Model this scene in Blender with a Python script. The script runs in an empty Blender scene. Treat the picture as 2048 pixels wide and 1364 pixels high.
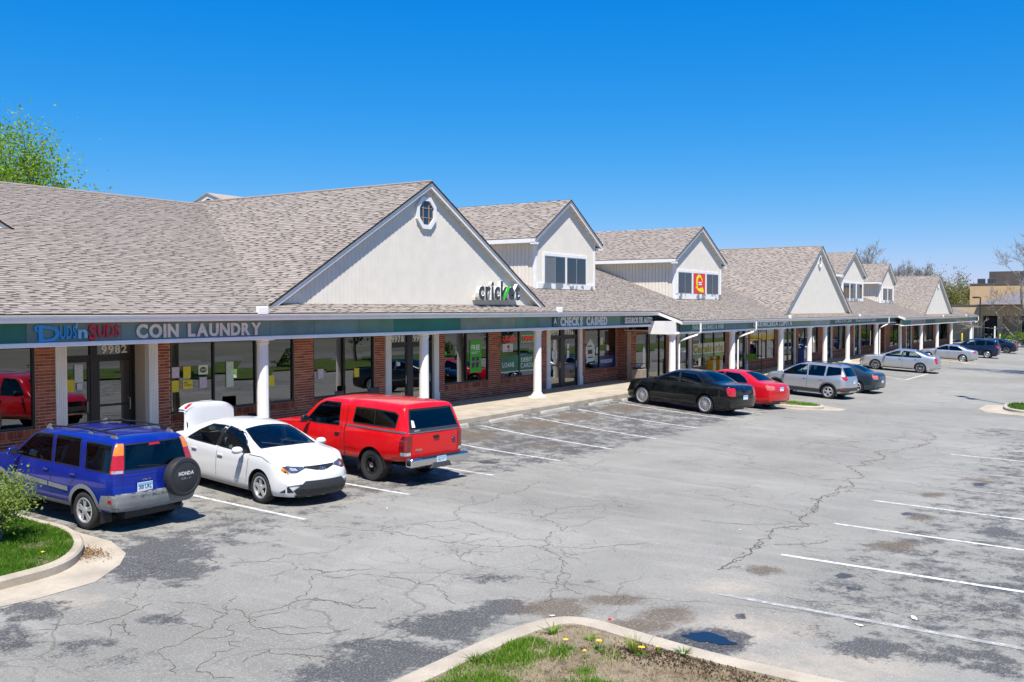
import bpy, bmesh, math, random
import numpy as np
from mathutils import Vector, Matrix
from mathutils.bvhtree import BVHTree
from mathutils.geometry import tessellate_polygon
R = math.radians
random.seed(7); RNG = np.random.default_rng(7)
scene = bpy.context.scene
COL = scene.collection

# ---------------------------------------------------------------- camera, sky, sun, exposure
cd = bpy.data.cameras.new('camera'); cam = bpy.data.objects.new('camera', cd); COL.objects.link(cam)
cam.location = (0, 0, 3.7); cam.rotation_euler = (R(90 - 1.868), 0, R(33.43 - 90))
cd.sensor_width = 36; cd.lens = 34.49; cd.clip_start = .1; cd.clip_end = 3000
scene.camera = cam
SUN_EL, SUN_DIR = 61, (-.745, -.667)           # elevation, horizontal direction towards the sun
world = bpy.data.worlds.new('World'); scene.world = world; world.use_nodes = True
wn = world.node_tree; wn.nodes.clear()
sky = wn.nodes.new('ShaderNodeTexSky'); sky.sky_type = 'NISHITA'; sky.sun_disc = False
sky.sun_elevation = R(SUN_EL); sky.sun_rotation = math.atan2(SUN_DIR[0], SUN_DIR[1])
sky.altitude = 0; sky.air_density = .9; sky.dust_density = 0; sky.ozone_density = 2.2
hsv = wn.nodes.new('ShaderNodeHueSaturation'); hsv.inputs['Saturation'].default_value = 1.5; hsv.inputs['Value'].default_value = 1.0
wb = wn.nodes.new('ShaderNodeBackground'); wb.inputs['Strength'].default_value = .115
wo = wn.nodes.new('ShaderNodeOutputWorld')
ws_, wc_ = wn.nodes.new('ShaderNodeSeparateColor'), wn.nodes.new('ShaderNodeCombineColor')
wn.links.new(sky.outputs[0], hsv.inputs['Color']); wn.links.new(hsv.outputs[0], ws_.inputs[0])
for i_, (pw_, k_) in enumerate(((1.1, .33), (.6, .96), (.35, 2.45))):      # grade of the whole sky, the same in every direction
    p_ = wn.nodes.new('ShaderNodeMath'); p_.operation = 'POWER'; p_.inputs[1].default_value = pw_; wn.links.new(ws_.outputs[i_], p_.inputs[0])
    m_ = wn.nodes.new('ShaderNodeMath'); m_.operation = 'MULTIPLY'; m_.inputs[1].default_value = k_; wn.links.new(p_.outputs[0], m_.inputs[0]); wn.links.new(m_.outputs[0], wc_.inputs[i_])
wn.links.new(wc_.outputs[0], wb.inputs[0]); wn.links.new(wb.outputs[0], wo.inputs[0])
sd = bpy.data.lights.new('sun', 'SUN'); sun = bpy.data.objects.new('sun', sd); COL.objects.link(sun)
sd.energy = 5.0; sd.angle = R(.53); sd.color = (1, .945, .86)
sv = Vector((SUN_DIR[0] * math.cos(R(SUN_EL)), SUN_DIR[1] * math.cos(R(SUN_EL)), math.sin(R(SUN_EL))))
sun.rotation_euler = sv.to_track_quat('Z', 'Y').to_euler(); sun.location = (0, 0, 40)
vs = scene.view_settings; vs.view_transform = 'Standard'; vs.look = 'None'; vs.exposure = .72; vs.gamma = 1
vs.use_curve_mapping = False
scene.render.engine = 'CYCLES'
scene.cycles.max_bounces = 6; scene.cycles.transparent_max_bounces = 12; scene.cycles.caustics_reflective = False; scene.cycles.caustics_refractive = False

# ---------------------------------------------------------------- helpers
BASE = {}                                     # object name -> world matrix at build time
def wm(o): return BASE.get(o.name, Matrix.Identity(4)) if o else Matrix.Identity(4)
def link(o, parent=None, basis=None, local=False):
    COL.objects.link(o)
    if basis is not None: o.matrix_basis = basis
    b = o.matrix_basis.copy()
    if parent:
        o.parent = parent
        if local: BASE[o.name] = wm(parent) @ b
        else:
            o.matrix_parent_inverse = wm(parent).inverted(); BASE[o.name] = b
    else: BASE[o.name] = b
    return o
def tag(o, label=None, cat=None, group=None, kind=None):
    if label: o['label'] = label
    if cat: o['category'] = cat
    if group: o['group'] = group
    if kind: o['kind'] = kind
    return o
def thing(name, label, cat, loc=(0, 0, 0), M=None, group=None):
    o = bpy.data.objects.new(name, None); o.empty_display_size = .2
    link(o, None, M if M is not None else Matrix.Translation(loc)); return tag(o, label, cat, group)
class MB:
    def __init__(s): s.v = []; s.f = []; s.m = []; s.mi = 0
    def add(s, vs_, fs):
        n = len(s.v); s.v += [tuple(p) for p in vs_]
        for f in fs: s.f.append([i + n for i in f]); s.m.append(s.mi)
        return s
    def box(s, x0, x1, y0, y1, z0, z1):
        return s.add([(x0,y0,z0),(x1,y0,z0),(x1,y1,z0),(x0,y1,z0),(x0,y0,z1),(x1,y0,z1),(x1,y1,z1),(x0,y1,z1)],
                     [(0,3,2,1),(4,5,6,7),(0,1,5,4),(1,2,6,5),(2,3,7,6),(3,0,4,7)])
    def hexa(s, b, t):                        # bottom quad, top quad (same winding, ccw from above)
        return s.add(list(b) + list(t), [(0,3,2,1),(4,5,6,7),(0,1,5,4),(1,2,6,5),(2,3,7,6),(3,0,4,7)])
    def prism(s, poly, f0, f1):               # poly of 2D points, f0/f1 map 2D -> 3D for both caps
        n = len(poly); s.add([f0(*p) for p in poly] + [f1(*p) for p in poly], [])
        b = len(s.v) - 2 * n
        s.f.append([b + i for i in range(n)][::-1]); s.f.append([b + n + i for i in range(n)]); s.m += [s.mi] * 2
        for i in range(n):
            j = (i + 1) % n; s.f.append([b+i, b+j, b+n+j, b+n+i]); s.m.append(s.mi)
        return s
    def tube(s, pts, r, n=8, caps=True):
        pts = [Vector(p) for p in pts]; rs = r if isinstance(r, (list, tuple)) else [r] * len(pts); rings = []
        up = Vector((0, 0, 1))
        for i, p in enumerate(pts):
            d = (pts[min(i+1, len(pts)-1)] - pts[max(i-1, 0)]).normalized()
            a = d.cross(up if abs(d.z) < .9 else Vector((1, 0, 0))).normalized(); b = d.cross(a)
            rings.append([p + (a * math.cos(t) + b * math.sin(t)) * rs[i] for t in [2 * math.pi * k / n for k in range(n)]])
        return s.rings(rings, True, caps)
    def rings(s, rings, closed=True, caps=True):
        n = len(rings[0]); b = len(s.v)
        for q in rings: s.v += [tuple(p) for p in q]
        for i in range(len(rings) - 1):
            for k in range(n if closed else n - 1):
                l = (k + 1) % n; s.f.append([b+i*n+k, b+(i+1)*n+k, b+(i+1)*n+l, b+i*n+l]); s.m.append(s.mi)
        if caps and closed:
            s.f.append([b + k for k in range(n)]); s.f.append([b + (len(rings)-1)*n + k for k in range(n)][::-1]); s.m += [s.mi] * 2
        return s
    def lathe(s, prof, c, axis='z', n=24, caps=True):   # prof: (r, h)
        rr = []
        for r_, h in prof:
            q = []
            for k in range(n):
                t = 2 * math.pi * k / n; a, b = r_ * math.cos(t), r_ * math.sin(t)
                q.append({'z': (c[0]+a, c[1]+b, c[2]+h), 'y': (c[0]+a, c[1]+h, c[2]-b), 'x': (c[0]+h, c[1]+a, c[2]+b)}[axis])
            rr.append(q)
        return s.rings(rr, True, caps)
    def mesh(s, name='m', smooth=False, sharp=None, recalc=True):
        me = bpy.data.meshes.new(name); me.from_pydata(s.v, [], s.f)
        if any(s.m): me.polygons.foreach_set('material_index', s.m)
        if recalc:
            bm = bmesh.new(); bm.from_mesh(me); bmesh.ops.recalc_face_normals(bm, faces=bm.faces); bm.to_mesh(me); bm.free()
        if smooth:
            me.polygons.foreach_set('use_smooth', [True] * len(me.polygons))
            if sharp: me.set_sharp_from_angle(angle=R(sharp))
        me.update(); return me
def obj(name, me, mat=None, parent=None, basis=None, local=False, smooth=False, sharp=None):
    if isinstance(me, MB): me = me.mesh(name, smooth, sharp)
    if mat is not None and not me.materials:
        for m_ in (mat if isinstance(mat, (list, tuple)) else [mat]): me.materials.append(m_)
    o = bpy.data.objects.new(name, me); return link(o, parent, basis, local)
def bevel(me, w, seg=1, angle=40):
    bm = bmesh.new(); bm.from_mesh(me)
    es = [e for e in bm.edges if len(e.link_faces) == 2 and e.calc_face_angle(0) > R(angle)]
    bmesh.ops.bevel(bm, geom=es, offset=w, segments=seg, affect='EDGES', profile=.5)
    bm.to_mesh(me); bm.free(); return me

# ---------------------------------------------------------------- materials
MATS = {}
class NT:
    def __init__(s, m): s.t = m.node_tree
    def n(s, typ, **kw):
        x = s.t.nodes.new('ShaderNode' + typ)
        for k, v in kw.items():
            if k in x.inputs.keys() if isinstance(k, str) else False: pass
            setattr(x, k, v)
        return x
    def l(s, a, b): s.t.links.new(a, b)
    def val(s, sock, v):
        if hasattr(v, 'is_output') or isinstance(v, bpy.types.NodeSocket): s.l(v, sock)
        else: sock.default_value = v
    def math(s, op, a, b=0., c=None, clamp=False):
        x = s.n('Math', operation=op, use_clamp=clamp); s.val(x.inputs[0], a); s.val(x.inputs[1], b)
        if c is not None: s.val(x.inputs[2], c)
        return x.outputs[0]
    def mix(s, f, a, b, blend='MIX'):
        x = s.n('Mix', data_type='RGBA', blend_type=blend); s.val(x.inputs[0], f)
        for sk, v in ((x.inputs[6], a), (x.inputs[7], b)):
            s.val(sk, tuple(v) + (1,) if isinstance(v, (tuple, list)) and len(v) == 3 else v)
        return x.outputs[2]
    def noise(s, scale, detail=3, rough=.55, vec=None, dist=0.):
        x = s.n('TexNoise'); x.inputs['Scale'].default_value = scale; x.inputs['Detail'].default_value = detail
        x.inputs['Roughness'].default_value = rough; x.inputs['Distortion'].default_value = dist
        if vec is not None: s.l(vec, x.inputs['Vector'])
        return x.outputs[0]
    def ramp(s, f, a, b):                     # linear step
        x = s.n('MapRange'); s.val(x.inputs[0], f); x.inputs[1].default_value = a; x.inputs[2].default_value = b; x.clamp = True
        return x.outputs[0]
    def geo(s): return s.n('NewGeometry').outputs['Position']
    def objc(s): return s.n('TexCoord').outputs['Object']
    def bump(s, h, strength=.3, dist=.01):
        x = s.n('Bump'); x.inputs['Strength'].default_value = strength; x.inputs['Distance'].default_value = dist; s.l(h, x.inputs['Height'])
        return x.outputs[0]
def newmat(name):
    m = bpy.data.materials.new(name); m.use_nodes = True; MATS[name] = m
    t = NT(m); b = m.node_tree.nodes['Principled BSDF']; return m, t, b
def mat(name, col, rough=.6, metal=0., var=.12, vscale=6., bump=0., bscale=60., spec=.5, coat=0., emit=0., fine=0.):
    if name in MATS: return MATS[name]
    m, t, b = newmat(name); p = t.objc()
    b.inputs['Roughness'].default_value = rough; b.inputs['Metallic'].default_value = metal
    b.inputs['Specular IOR Level'].default_value = spec; b.inputs['Coat Weight'].default_value = coat; b.inputs['Coat Roughness'].default_value = .03
    if var > 0:
        n = t.noise(vscale, 4, .6, p)
        f = t.ramp(n, .3, .7); c = t.mix(f, tuple(k * (1 - var) for k in col), tuple(min(1, k * (1 + var)) for k in col))
        if fine:
            n2 = t.noise(bscale, 2, .6, p); c = t.mix(t.math('MULTIPLY', t.ramp(n2, .35, .65), fine), c, tuple(k * .55 for k in col))
        t.l(c, b.inputs['Base Color'])
        t.l(t.math('MULTIPLY_ADD', n, .16, rough - .08), b.inputs['Roughness'])
    else: b.inputs['Base Color'].default_value = tuple(col) + (1,)
    if bump: t.l(t.bump(t.noise(bscale, 3, .6, p), bump), b.inputs['Normal'])
    if emit: b.inputs['Emission Color'].default_value = tuple(col) + (1,); b.inputs['Emission Strength'].default_value = emit
    return m
def paint(name, col, metal=0., rough=.32, flake=0.):
    if name in MATS: return MATS[name]
    m, t, b = newmat(name); p = t.objc()
    n = t.noise(2.2, 5, .65, p); d = t.ramp(n, .52, .8)
    c = t.mix(t.math('MULTIPLY', d, .05), col, (.30, .27, .23))          # thin road dust
    t.l(c, b.inputs['Base Color']); b.inputs['Metallic'].default_value = metal
    t.l(t.math('MULTIPLY_ADD', d, .15, rough), b.inputs['Roughness'])
    b.inputs['Coat Weight'].default_value = .8; b.inputs['Coat Roughness'].default_value = .03; b.inputs['Specular IOR Level'].default_value = .2
    return m
def glass(name, tint=(.5, .55, .55), ior=1.7, rough=.0):
    if name in MATS: return MATS[name]
    m, t, b = newmat(name); t.t.nodes.remove(b); out = t.t.nodes['Material Output']
    tr = t.n('BsdfTransparent'); tr.inputs[0].default_value = tuple(tint) + (1,)
    gl = t.n('BsdfGlossy'); gl.inputs['Roughness'].default_value = rough; gl.inputs[0].default_value = (1, 1, 1, 1)
    fr = t.n('Fresnel'); fr.inputs[0].default_value = ior
    ms = t.n('MixShader'); t.l(fr.outputs[0], ms.inputs[0]); t.l(tr.outputs[0], ms.inputs[1]); t.l(gl.outputs[0], ms.inputs[2])
    t.l(ms.outputs[0], out.inputs[0]); return m
def leafmat(name, c1, c2, trans=.35):
    if name in MATS: return MATS[name]
    m, t, b = newmat(name); out = t.t.nodes['Material Output']
    rnd = t.n('NewGeometry').outputs['Random Per Island']
    c = t.mix(rnd, c1, c2); t.l(c, b.inputs['Base Color']); b.inputs['Roughness'].default_value = .55; b.inputs['Specular IOR Level'].default_value = .25
    tl = t.n('BsdfTranslucent'); t.l(t.mix(.5, c, (.5, .6, .05), 'MULTIPLY'), tl.inputs[0])
    t.l(t.mix(.35, c, (.35, .45, .05)), tl.inputs[0])
    ms = t.n('MixShader'); ms.inputs[0].default_value = trans; t.l(b.outputs[0], ms.inputs[1]); t.l(tl.outputs[0], ms.inputs[2]); t.l(ms.outputs[0], out.inputs[0])
    return m
# lettering: one mesh per character or per line
FONTC = {}
def glyph(ch, extrude=.02, bold=0., res=3):
    k = (ch, extrude, bold)
    if k in FONTC: return FONTC[k]
    c = bpy.data.curves.new('t', 'FONT'); c.body = ch; c.size = 1; c.extrude = extrude; c.offset = bold; c.resolution_u = res
    o = bpy.data.objects.new('t', c); me = bpy.data.meshes.new_from_object(o)
    v = np.array([p.co[:] for p in me.vertices]) if len(me.vertices) else np.zeros((1, 3)); f = [list(p.vertices) for p in me.polygons]
    bpy.data.objects.remove(o); bpy.data.curves.remove(c); bpy.data.meshes.remove(me)
    FONTC[k] = (v, f); return FONTC[k]
CAPH = None
def layout(text, width, height, depth, bold=.0, gap=.09, space=.32):
    """character meshes laid out left to right inside width x height (local x, z; depth towards -y)"""
    global CAPH
    if CAPH is None: CAPH = glyph('H', .5, 0)[0][:, 1].max()
    xs = 0; items = []
    for ch in text:
        if ch == ' ': xs += space; continue
        v, f = glyph(ch, .5, bold); x0, x1 = v[:, 0].min(), v[:, 0].max()
        items.append((ch, v, f, xs - x0)); xs += (x1 - x0) + gap
    xs -= gap; sx = width / xs; sz = height / CAPH; out = []
    for ch, v, f, dx in items:
        w = np.stack([(v[:, 0] + dx) * sx, (v[:, 2] - .5) * depth, v[:, 1] * sz], 1); out.append((ch, w, f))
    return out
def put_text(text, x0, x1, z0, z1, y, mat_, parent, depth=.03, bold=.0, split=True, name='letter', gap=.09, space=.32, shear=0.):
    """upright lettering on a wall facing -y, spanning x0..x1, z0..z1"""
    its = layout(text, x1 - x0, z1 - z0, depth, bold, gap, space); mb = MB(); last = None
    for ch, w, f in its:
        w = w + np.array([x0, y, z0]); w[:, 0] += shear * (w[:, 2] - z0)
        if split: last = obj(name, MB().add(w, f).mesh(name, recalc=False), mat_, parent)
        else: mb.add(w, f)
    if not split: last = obj(name, mb.mesh(name, recalc=False), mat_, parent)
    return last
# ground height: flat beside the shop kerb, falling away towards the drive lane and along the row
def sstep(a, b, x):
    t = np.clip((np.asarray(x, float) - a) / (b - a), 0, 1); return t * t * (3 - 2 * t)
def gz(x, y):
    zk = -.42 * sstep(33, 50, x) - .23 * sstep(80, 95, x)
    s = .03 + .04 * sstep(13, 30, x); d = np.maximum(18.3 - np.asarray(y, float), 0)
    return zk - s * 8.75 * (1 - np.exp(-d / 7))
def g(x, y): return float(gz(x, y))
# ================================================================ GROUND
CRACKS=[(1,[(12.34,12.65),(12.63,12.22),(12.75,11.88),(12.91,11.3),(13.26,11.3),(13.51,11.21),(13.78,11.09),(14.12,10.89),(14.38,10.72),(14.85,11.12),(15.25,11.3),(15.84,11.28),(16.26,11.22),(17.29,11.4),(18.24,11.64),(18.84,11.67)]),(1,[(12.91,11.3),(13.03,11.02),(12.89,10.41),(12.91,9.95),(13.03,9.51),(13.15,9.07),(13.28,8.79),(13.56,8.61),(13.58,8.37),(13.35,8.06),(13.08,7.76),(12.73,7.5),(12.28,7.27),(11.92,7.12),(11.49,6.94),(11.08,6.8)]),(1,[(13.58,8.37),(13.97,8.58),(14.34,8.65),(14.82,8.72),(15.24,8.77),(15.7,8.69),(16.33,8.68)]),(1,[(14.82,8.72),(15.08,8.99),(15.59,9.62),(15.94,10.29)]),(1,[(14.39,10.66),(14.28,10.17),(14.08,9.71)]),(1,[(11.92,7.12),(11.78,6.84),(11.68,6.52)]),(1,[(9.28,9.52),(9.48,9.1),(9.51,8.77),(9.51,8.58),(9.62,8.48)]),(1,[(10.77,9.42),(10.86,9.05),(10.77,8.77),(10.85,8.5),(10.67,8.13),(10.35,7.71)]),(1,[(10.42,10.6),(10.45,10.22),(10.83,9.94)]),(1,[(15.59,9.9),(15.64,9.56),(16.81,9.64),(17.54,9.2),(17.69,8.41)]),(1,[(13.65,8.17),(14.0,7.68),(14.48,7.45),(14.91,7.08)]),(1,[(21.17,13.67),(21.7,13.78),(22.29,13.64),(24.11,13.71)]),(1,[(21.17,13.67),(20.75,13.07),(20.65,12.58),(20.4,11.85),(21.38,11.83),(22.88,12.22)]),(1,[(12.7,9.49),(12.35,9.19),(12.12,8.74),(12.07,8.36)]),(1,[(17.81,10.12),(17.86,9.28),(17.77,8.61)]),(3,[(13.89,5.49),(14.87,5.44),(15.91,5.51),(16.44,5.5),(17.51,5.58),(18.35,5.59),(18.84,5.68),(20.14,5.77),(21.68,5.98),(22.7,6.07),(23.88,6.11),(25.66,6.43),(26.63,6.72),(27.21,6.53),(28.63,6.37),(31.07,6.38),(33.59,6.4),(36.59,6.82)]),(1,[(29.28,12.15),(29.02,11.31),(28.61,10.39),(28.27,9.42),(28.29,8.34),(27.89,7.5),(26.63,6.72)]),(1,[(27.2,11.29),(26.91,10.32),(26.6,9.65),(25.63,9.22),(24.73,9.02),(24.41,8.47),(24.31,7.71),(23.73,6.76),(24.08,6.29)]),(1,[(22.7,6.07),(23.08,5.53),(23.38,5.03),(23.16,4.43),(23.24,3.99)]),(1,[(26.69,5.48),(27.53,5.19),(28.04,4.82),(28.85,4.4),(29.22,4.09),(30.4,4.11),(31.33,3.71),(33.12,3.72)]),(2,[(16.05,5.33),(16.3,5.04),(16.57,4.74),(16.88,4.68)]),(1,[(13.13,4.18),(13.1,3.84),(13.23,3.44),(13.24,2.92),(13.15,2.52)]),(1,[(19.75,8.19),(19.75,7.69),(19.36,7.02),(19.23,6.4),(18.52,5.66)]),(1,[(17.14,7.1),(17.22,6.6),(17.37,6.15)]),(1,[(28.66,8.99),(30.12,8.99),(31.15,8.38),(30.23,7.42),(29.81,6.53)]),(1,[(7.06,10.92),(7.36,10.88),(7.56,10.86),(7.82,10.9),(8.08,10.97)]),(1,[(7.28,10.61),(7.2,10.34),(7.15,10.05)]),(1,[(6.84,8.6),(6.89,8.48),(6.93,8.09)]),(1,[(8.44,10.02),(8.4,9.61),(8.22,9.26),(8.24,8.98),(8.25,8.59),(8.49,8.37),(8.81,8.16)]),(1,[(8.57,9.62),(9.06,9.5),(9.27,9.5),(9.49,9.18),(9.5,8.87),(9.48,8.61),(9.6,8.44)]),(1,[(9.12,9.49),(9.59,9.74),(10.41,10.18),(10.47,10.28),(10.47,10.55)]),(1,[(10.41,10.18),(10.62,10.06),(10.97,9.76)]),(1,[(10.1,12.21),(10.13,11.58),(10.55,11.39),(10.9,11.41),(11.16,11.16),(11.38,10.95)]),(1,[(8.57,12.3),(8.83,12.2),(9.05,12.42),(9.29,12.46),(9.7,12.36),(10.08,12.23)]),(1,[(7.52,9.52),(7.84,9.56),(8.22,9.8),(8.56,10.13)]),(1,[(6.97,10.31),(7.25,10.65),(7.36,10.49)]),(1,[(7.58,10.18),(7.85,10.31),(8.14,10.45)]),(1,[(7.3,8.39),(7.73,8.42),(7.77,8.15),(7.87,7.88),(7.89,7.54)])]
STAINS=[('d',1,9.21,12.6,0.48,-0.66,-0.51,-0.69),('d',1,9.9,13.16,0.42,-0.57,-0.51,-0.68),('d',0.7,6.99,12.02,0.26,-0.36,-0.23,-0.4),('d',0.6,6.24,11.15,0.27,-0.38,-0.29,-0.51),('d',0.7,7.73,10.29,0.21,-0.3,-0.12,-0.16),('d',0.5,6.58,10.1,0.39,-0.55,-0.25,-0.37),('d',1,9.61,7.26,0.32,-0.46,-0.39,-0.3),('d',1,8.46,7.1,0.35,-0.51,-0.38,-0.32),('d',1,7.75,7.2,0.33,-0.49,-0.28,-0.26),('d',1,10.58,7.09,0.22,-0.32,-0.25,-0.17),('o',1,10.95,6.55,0.26,-0.38,-0.34,-0.2),('o',1,11.69,6.05,0.23,-0.33,-0.2,-0.11),('o',1,11.48,5.23,0.18,-0.27,-0.29,-0.13),('o',1,10.98,5.27,0.21,-0.31,-0.25,-0.12),('o',1,10.72,6.34,0.14,-0.21,-0.18,-0.11),('w',1,10.9,4.43,0.26,-0.38,-0.41,-0.17),('o',1,14.31,4.93,0.15,-0.22,-0.23,-0.08),('w',1,14.69,3.81,0.08,-0.11,-0.14,-0.04),('w',1,14.03,3.57,0.05,-0.07,-0.1,-0.03),('w',1,14.1,3.38,0.03,-0.05,-0.08,-0.02),('w',1,14.22,4.19,0.03,-0.05,-0.08,-0.02),('o',1,17.19,3.64,0.24,-0.31,-0.32,-0.07),('w',0.8,17.17,3.01,0.08,-0.1,-0.16,-0.03),('w',0.8,20.39,4.09,0.1,-0.12,-0.23,-0.05),('o',1,20.16,3.82,0.16,-0.2,-0.28,-0.05),('o',0.8,23.24,4.09,0.19,-0.23,-0.37,-0.07),('w',0.7,25.56,3.56,0.13,-0.16,-0.34,-0.05),('o',0.7,26.36,3.62,0.33,-0.4,-0.44,-0.06),('w',1,11.98,4.38,0.04,-0.05,-0.1,-0.04),('d',0.9,11.67,2.78,0.26,-0.39,-0.28,-0.07),('d',0.8,11.97,1.92,0.38,-0.57,-0.25,-0.04),('d',0.8,11.94,1.41,0.25,-0.37,-0.28,-0.03),('d',0.7,19.82,2.37,0.3,-0.38,-0.75,-0.09),('d',0.7,15.31,1.88,0.25,-0.35,-0.36,-0.05),('d',0.6,14.18,2.42,0.24,-0.34,-0.36,-0.06),('d',0.5,12.7,2.39,0.28,-0.41,-0.2,-0.04),('o',1,23.91,17.3,0.5,-0.39,-0.61,-0.44),('o',1,27.27,17.06,0.8,-0.58,-0.83,-0.52),('o',1,30.08,17.13,0.73,-0.51,-0.86,-0.49),('o',1,33.52,17.07,0.77,-0.47,-0.96,-0.49),('o',1,23.74,16.98,0.55,-0.44,-0.77,-0.55),('o',0.7,23.73,14.52,0.45,-0.4,-0.4,-0.25),('w',0.6,20.32,14.08,0.27,-0.27,-0.26,-0.18),('o',0.5,27.48,15.52,0.82,-0.66,-0.58,-0.33),('d',0.5,10.97,13.38,0.7,-0.94,-0.6,-0.73),('d',0.35,12.4,12.71,0.79,-1.06,-0.72,-0.74),('d',0.5,11.48,8.04,0.25,-0.35,-0.26,-0.18),('d',0.4,12.35,6.8,0.16,-0.24,-0.23,-0.13),('d',0.3,12.22,9.43,0.32,-0.45,-0.2,-0.15),('b',0.8,11.53,4.12,0.52,-0.76,-0.57,-0.2),('b',0.8,10.85,3.02,0.62,-0.92,-0.48,-0.14),('b',0.7,7.3,12.31,0.46,-0.63,-0.25,-0.42),('b',0.7,13.17,4.93,0.32,-0.47,-0.37,-0.14),('b',0.5,10.92,5.87,0.29,-0.42,-0.18,-0.1),('b',0.3,18.91,9.56,0.95,-1.09,-0.86,-0.44),('d',0.4,37.72,4.72,1.24,-1.12,-1.76,-0.22),('d',0.25,32.54,7.39,1.07,-1.3,-1.0,-0.23)]
def asphalt_mat():
    m, t, b = newmat('asphalt'); p = t.geo()
    at = t.n('Attribute', attribute_name='wear'); sp = t.n('SeparateColor'); t.l(at.outputs['Color'], sp.inputs[0])
    wet = t.n('Attribute', attribute_name='oil').outputs['Fac']
    big = t.noise(.16, 4, .6, p); mid = t.noise(1.1, 5, .62, p); fine = t.noise(38, 3, .7, p); speck = t.noise(150, 2, .5, p)
    streak = t.n('Mapping'); streak.inputs['Scale'].default_value = (2.6, .35, 1); streak.inputs['Rotation'].default_value = (0, 0, R(8)); t.l(p, streak.inputs[0])
    st = t.noise(1.0, 5, .65, streak.outputs[0])
    c = t.mix(t.ramp(big, .35, .68), (.190, .184, .160), (.278, .270, .236))
    c = t.mix(t.math('MULTIPLY', t.ramp(mid, .42, .75), .40), c, (.150, .146, .132))
    c = t.mix(t.math('MULTIPLY', t.ramp(st, .5, .8), .45), c, (.36, .345, .315))
    brk = t.math('MULTIPLY_ADD', t.math('SUBTRACT', t.noise(2.2, 6, .72, p), .5), 2.3, 0.)
    brk2 = t.math('MULTIPLY_ADD', t.math('SUBTRACT', t.noise(14, 5, .75, p), .5), 1.1, 0.)
    # sand
    sb = t.ramp(t.math('ADD', sp.outputs[2], brk), .25, 1.0)
    c = t.mix(t.math('MULTIPLY', sb, .75), c, (.40, .345, .275))
    # sealer patches
    dk = t.ramp(t.math('ADD', sp.outputs[0], t.math('ADD', brk, brk2)), .34, .66)
    c = t.mix(t.math('MULTIPLY', dk, .88), c, (.045, .046, .05))
    # old oil and mud
    ol = t.ramp(t.math('ADD', sp.outputs[1], t.math('MULTIPLY_ADD', brk, .8, brk2)), .28, .75)
    c = t.mix(t.math('MULTIPLY', ol, .85), c, (.10, .074, .048))
    wt = t.ramp(t.math('ADD', wet, t.math('MULTIPLY', t.math('ADD', brk, brk2), .55)), .40, .62)
    c = t.mix(t.math('MULTIPLY', wt, .85), c, (.022, .021, .02))
    # stone grain
    c = t.mix(t.math('MULTIPLY', t.ramp(fine, .52, .70), .45), c, (.50, .49, .46))
    c = t.mix(t.math('MULTIPLY', t.ramp(speck, .54, .68), .5), c, (.08, .078, .075))
    # hairline cracks
    wv = t.n('VectorMath', operation='ADD'); nz = t.n('TexNoise'); nz.inputs['Scale'].default_value = 1.3; nz.inputs['Detail'].default_value = 5; t.l(p, nz.inputs['Vector'])
    sc = t.n('VectorMath', operation='SCALE'); sc.inputs['Scale'].default_value = .9; t.l(nz.outputs['Color'], sc.inputs[0])
    t.l(p, wv.inputs[0]); t.l(sc.outputs[0], wv.inputs[1])
    h = None
    for s_, w_, th, ns in ((.33, .006, .50, .10), (.95, .009, .56, .17), (2.6, .013, .63, .22)):
        v = t.n('TexVoronoi', feature='DISTANCE_TO_EDGE'); v.inputs['Scale'].default_value = s_; t.l(wv.outputs[0], v.inputs['Vector'])
        e = t.ramp(v.outputs['Distance'], w_ * 1.5 if s_ < .5 else w_, w_ * .2)
        e = t.math('MULTIPLY', e, t.ramp(t.noise(ns, 3, .6, p), th - .04, th + .05)); h = e if h is None else t.math('MAXIMUM', h, e)
    c = t.mix(t.math('MULTIPLY', h, .34), c, (.055, .05, .042))
    t.l(c, b.inputs['Base Color'])
    t.l(t.math('SUBTRACT', .88, t.math('MULTIPLY', wt, .45)), b.inputs['Roughness']); b.inputs['Specular IOR Level'].default_value = .3
    hh = t.math('SUBTRACT', t.math('MULTIPLY_ADD', speck, .5, t.math('MULTIPLY', fine, .6)), t.math('MULTIPLY', h, 1.6))
    t.l(t.bump(hh, .5, .012), b.inputs['Normal']); return m
def axis(*segs):
    a = []
    for lo, hi, st in segs: a += list(np.arange(lo, hi - 1e-6, st))
    return np.array(a + [segs[-1][1]])
def sheet(name, xs, ys, zf, mat_, parent=None):
    X_, Y_ = np.meshgrid(xs, ys, indexing='ij'); Z_ = zf(X_, Y_); n, k = X_.shape
    v = np.stack([X_, Y_, Z_], -1).reshape(-1, 3); i = np.arange(n * k).reshape(n, k)
    f = np.stack([i[:-1, :-1], i[1:, :-1], i[1:, 1:], i[:-1, 1:]], -1).reshape(-1, 4)
    me = bpy.data.meshes.new(name); me.from_pydata(v.tolist(), [], f.tolist()); me.polygons.foreach_set('use_smooth', [True] * len(f))
    return obj(name, me, mat_, parent), v
lot, V = sheet('parking_lot', axis((-60, 3, 3), (3, 40, .14), (40, 70, .5), (70, 190, 3)), axis((-7.2, -1.2, 1), (-1.2, 18.8, .14), (18.8, 22, 1)), gz, asphalt_mat())
tag(lot, kind='structure')
x_, y_ = V[:, 0], V[:, 1]; wear = np.zeros((len(V), 4), np.float32); wear[:, 3] = 1; oil = np.zeros(len(V), np.float32)
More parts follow.
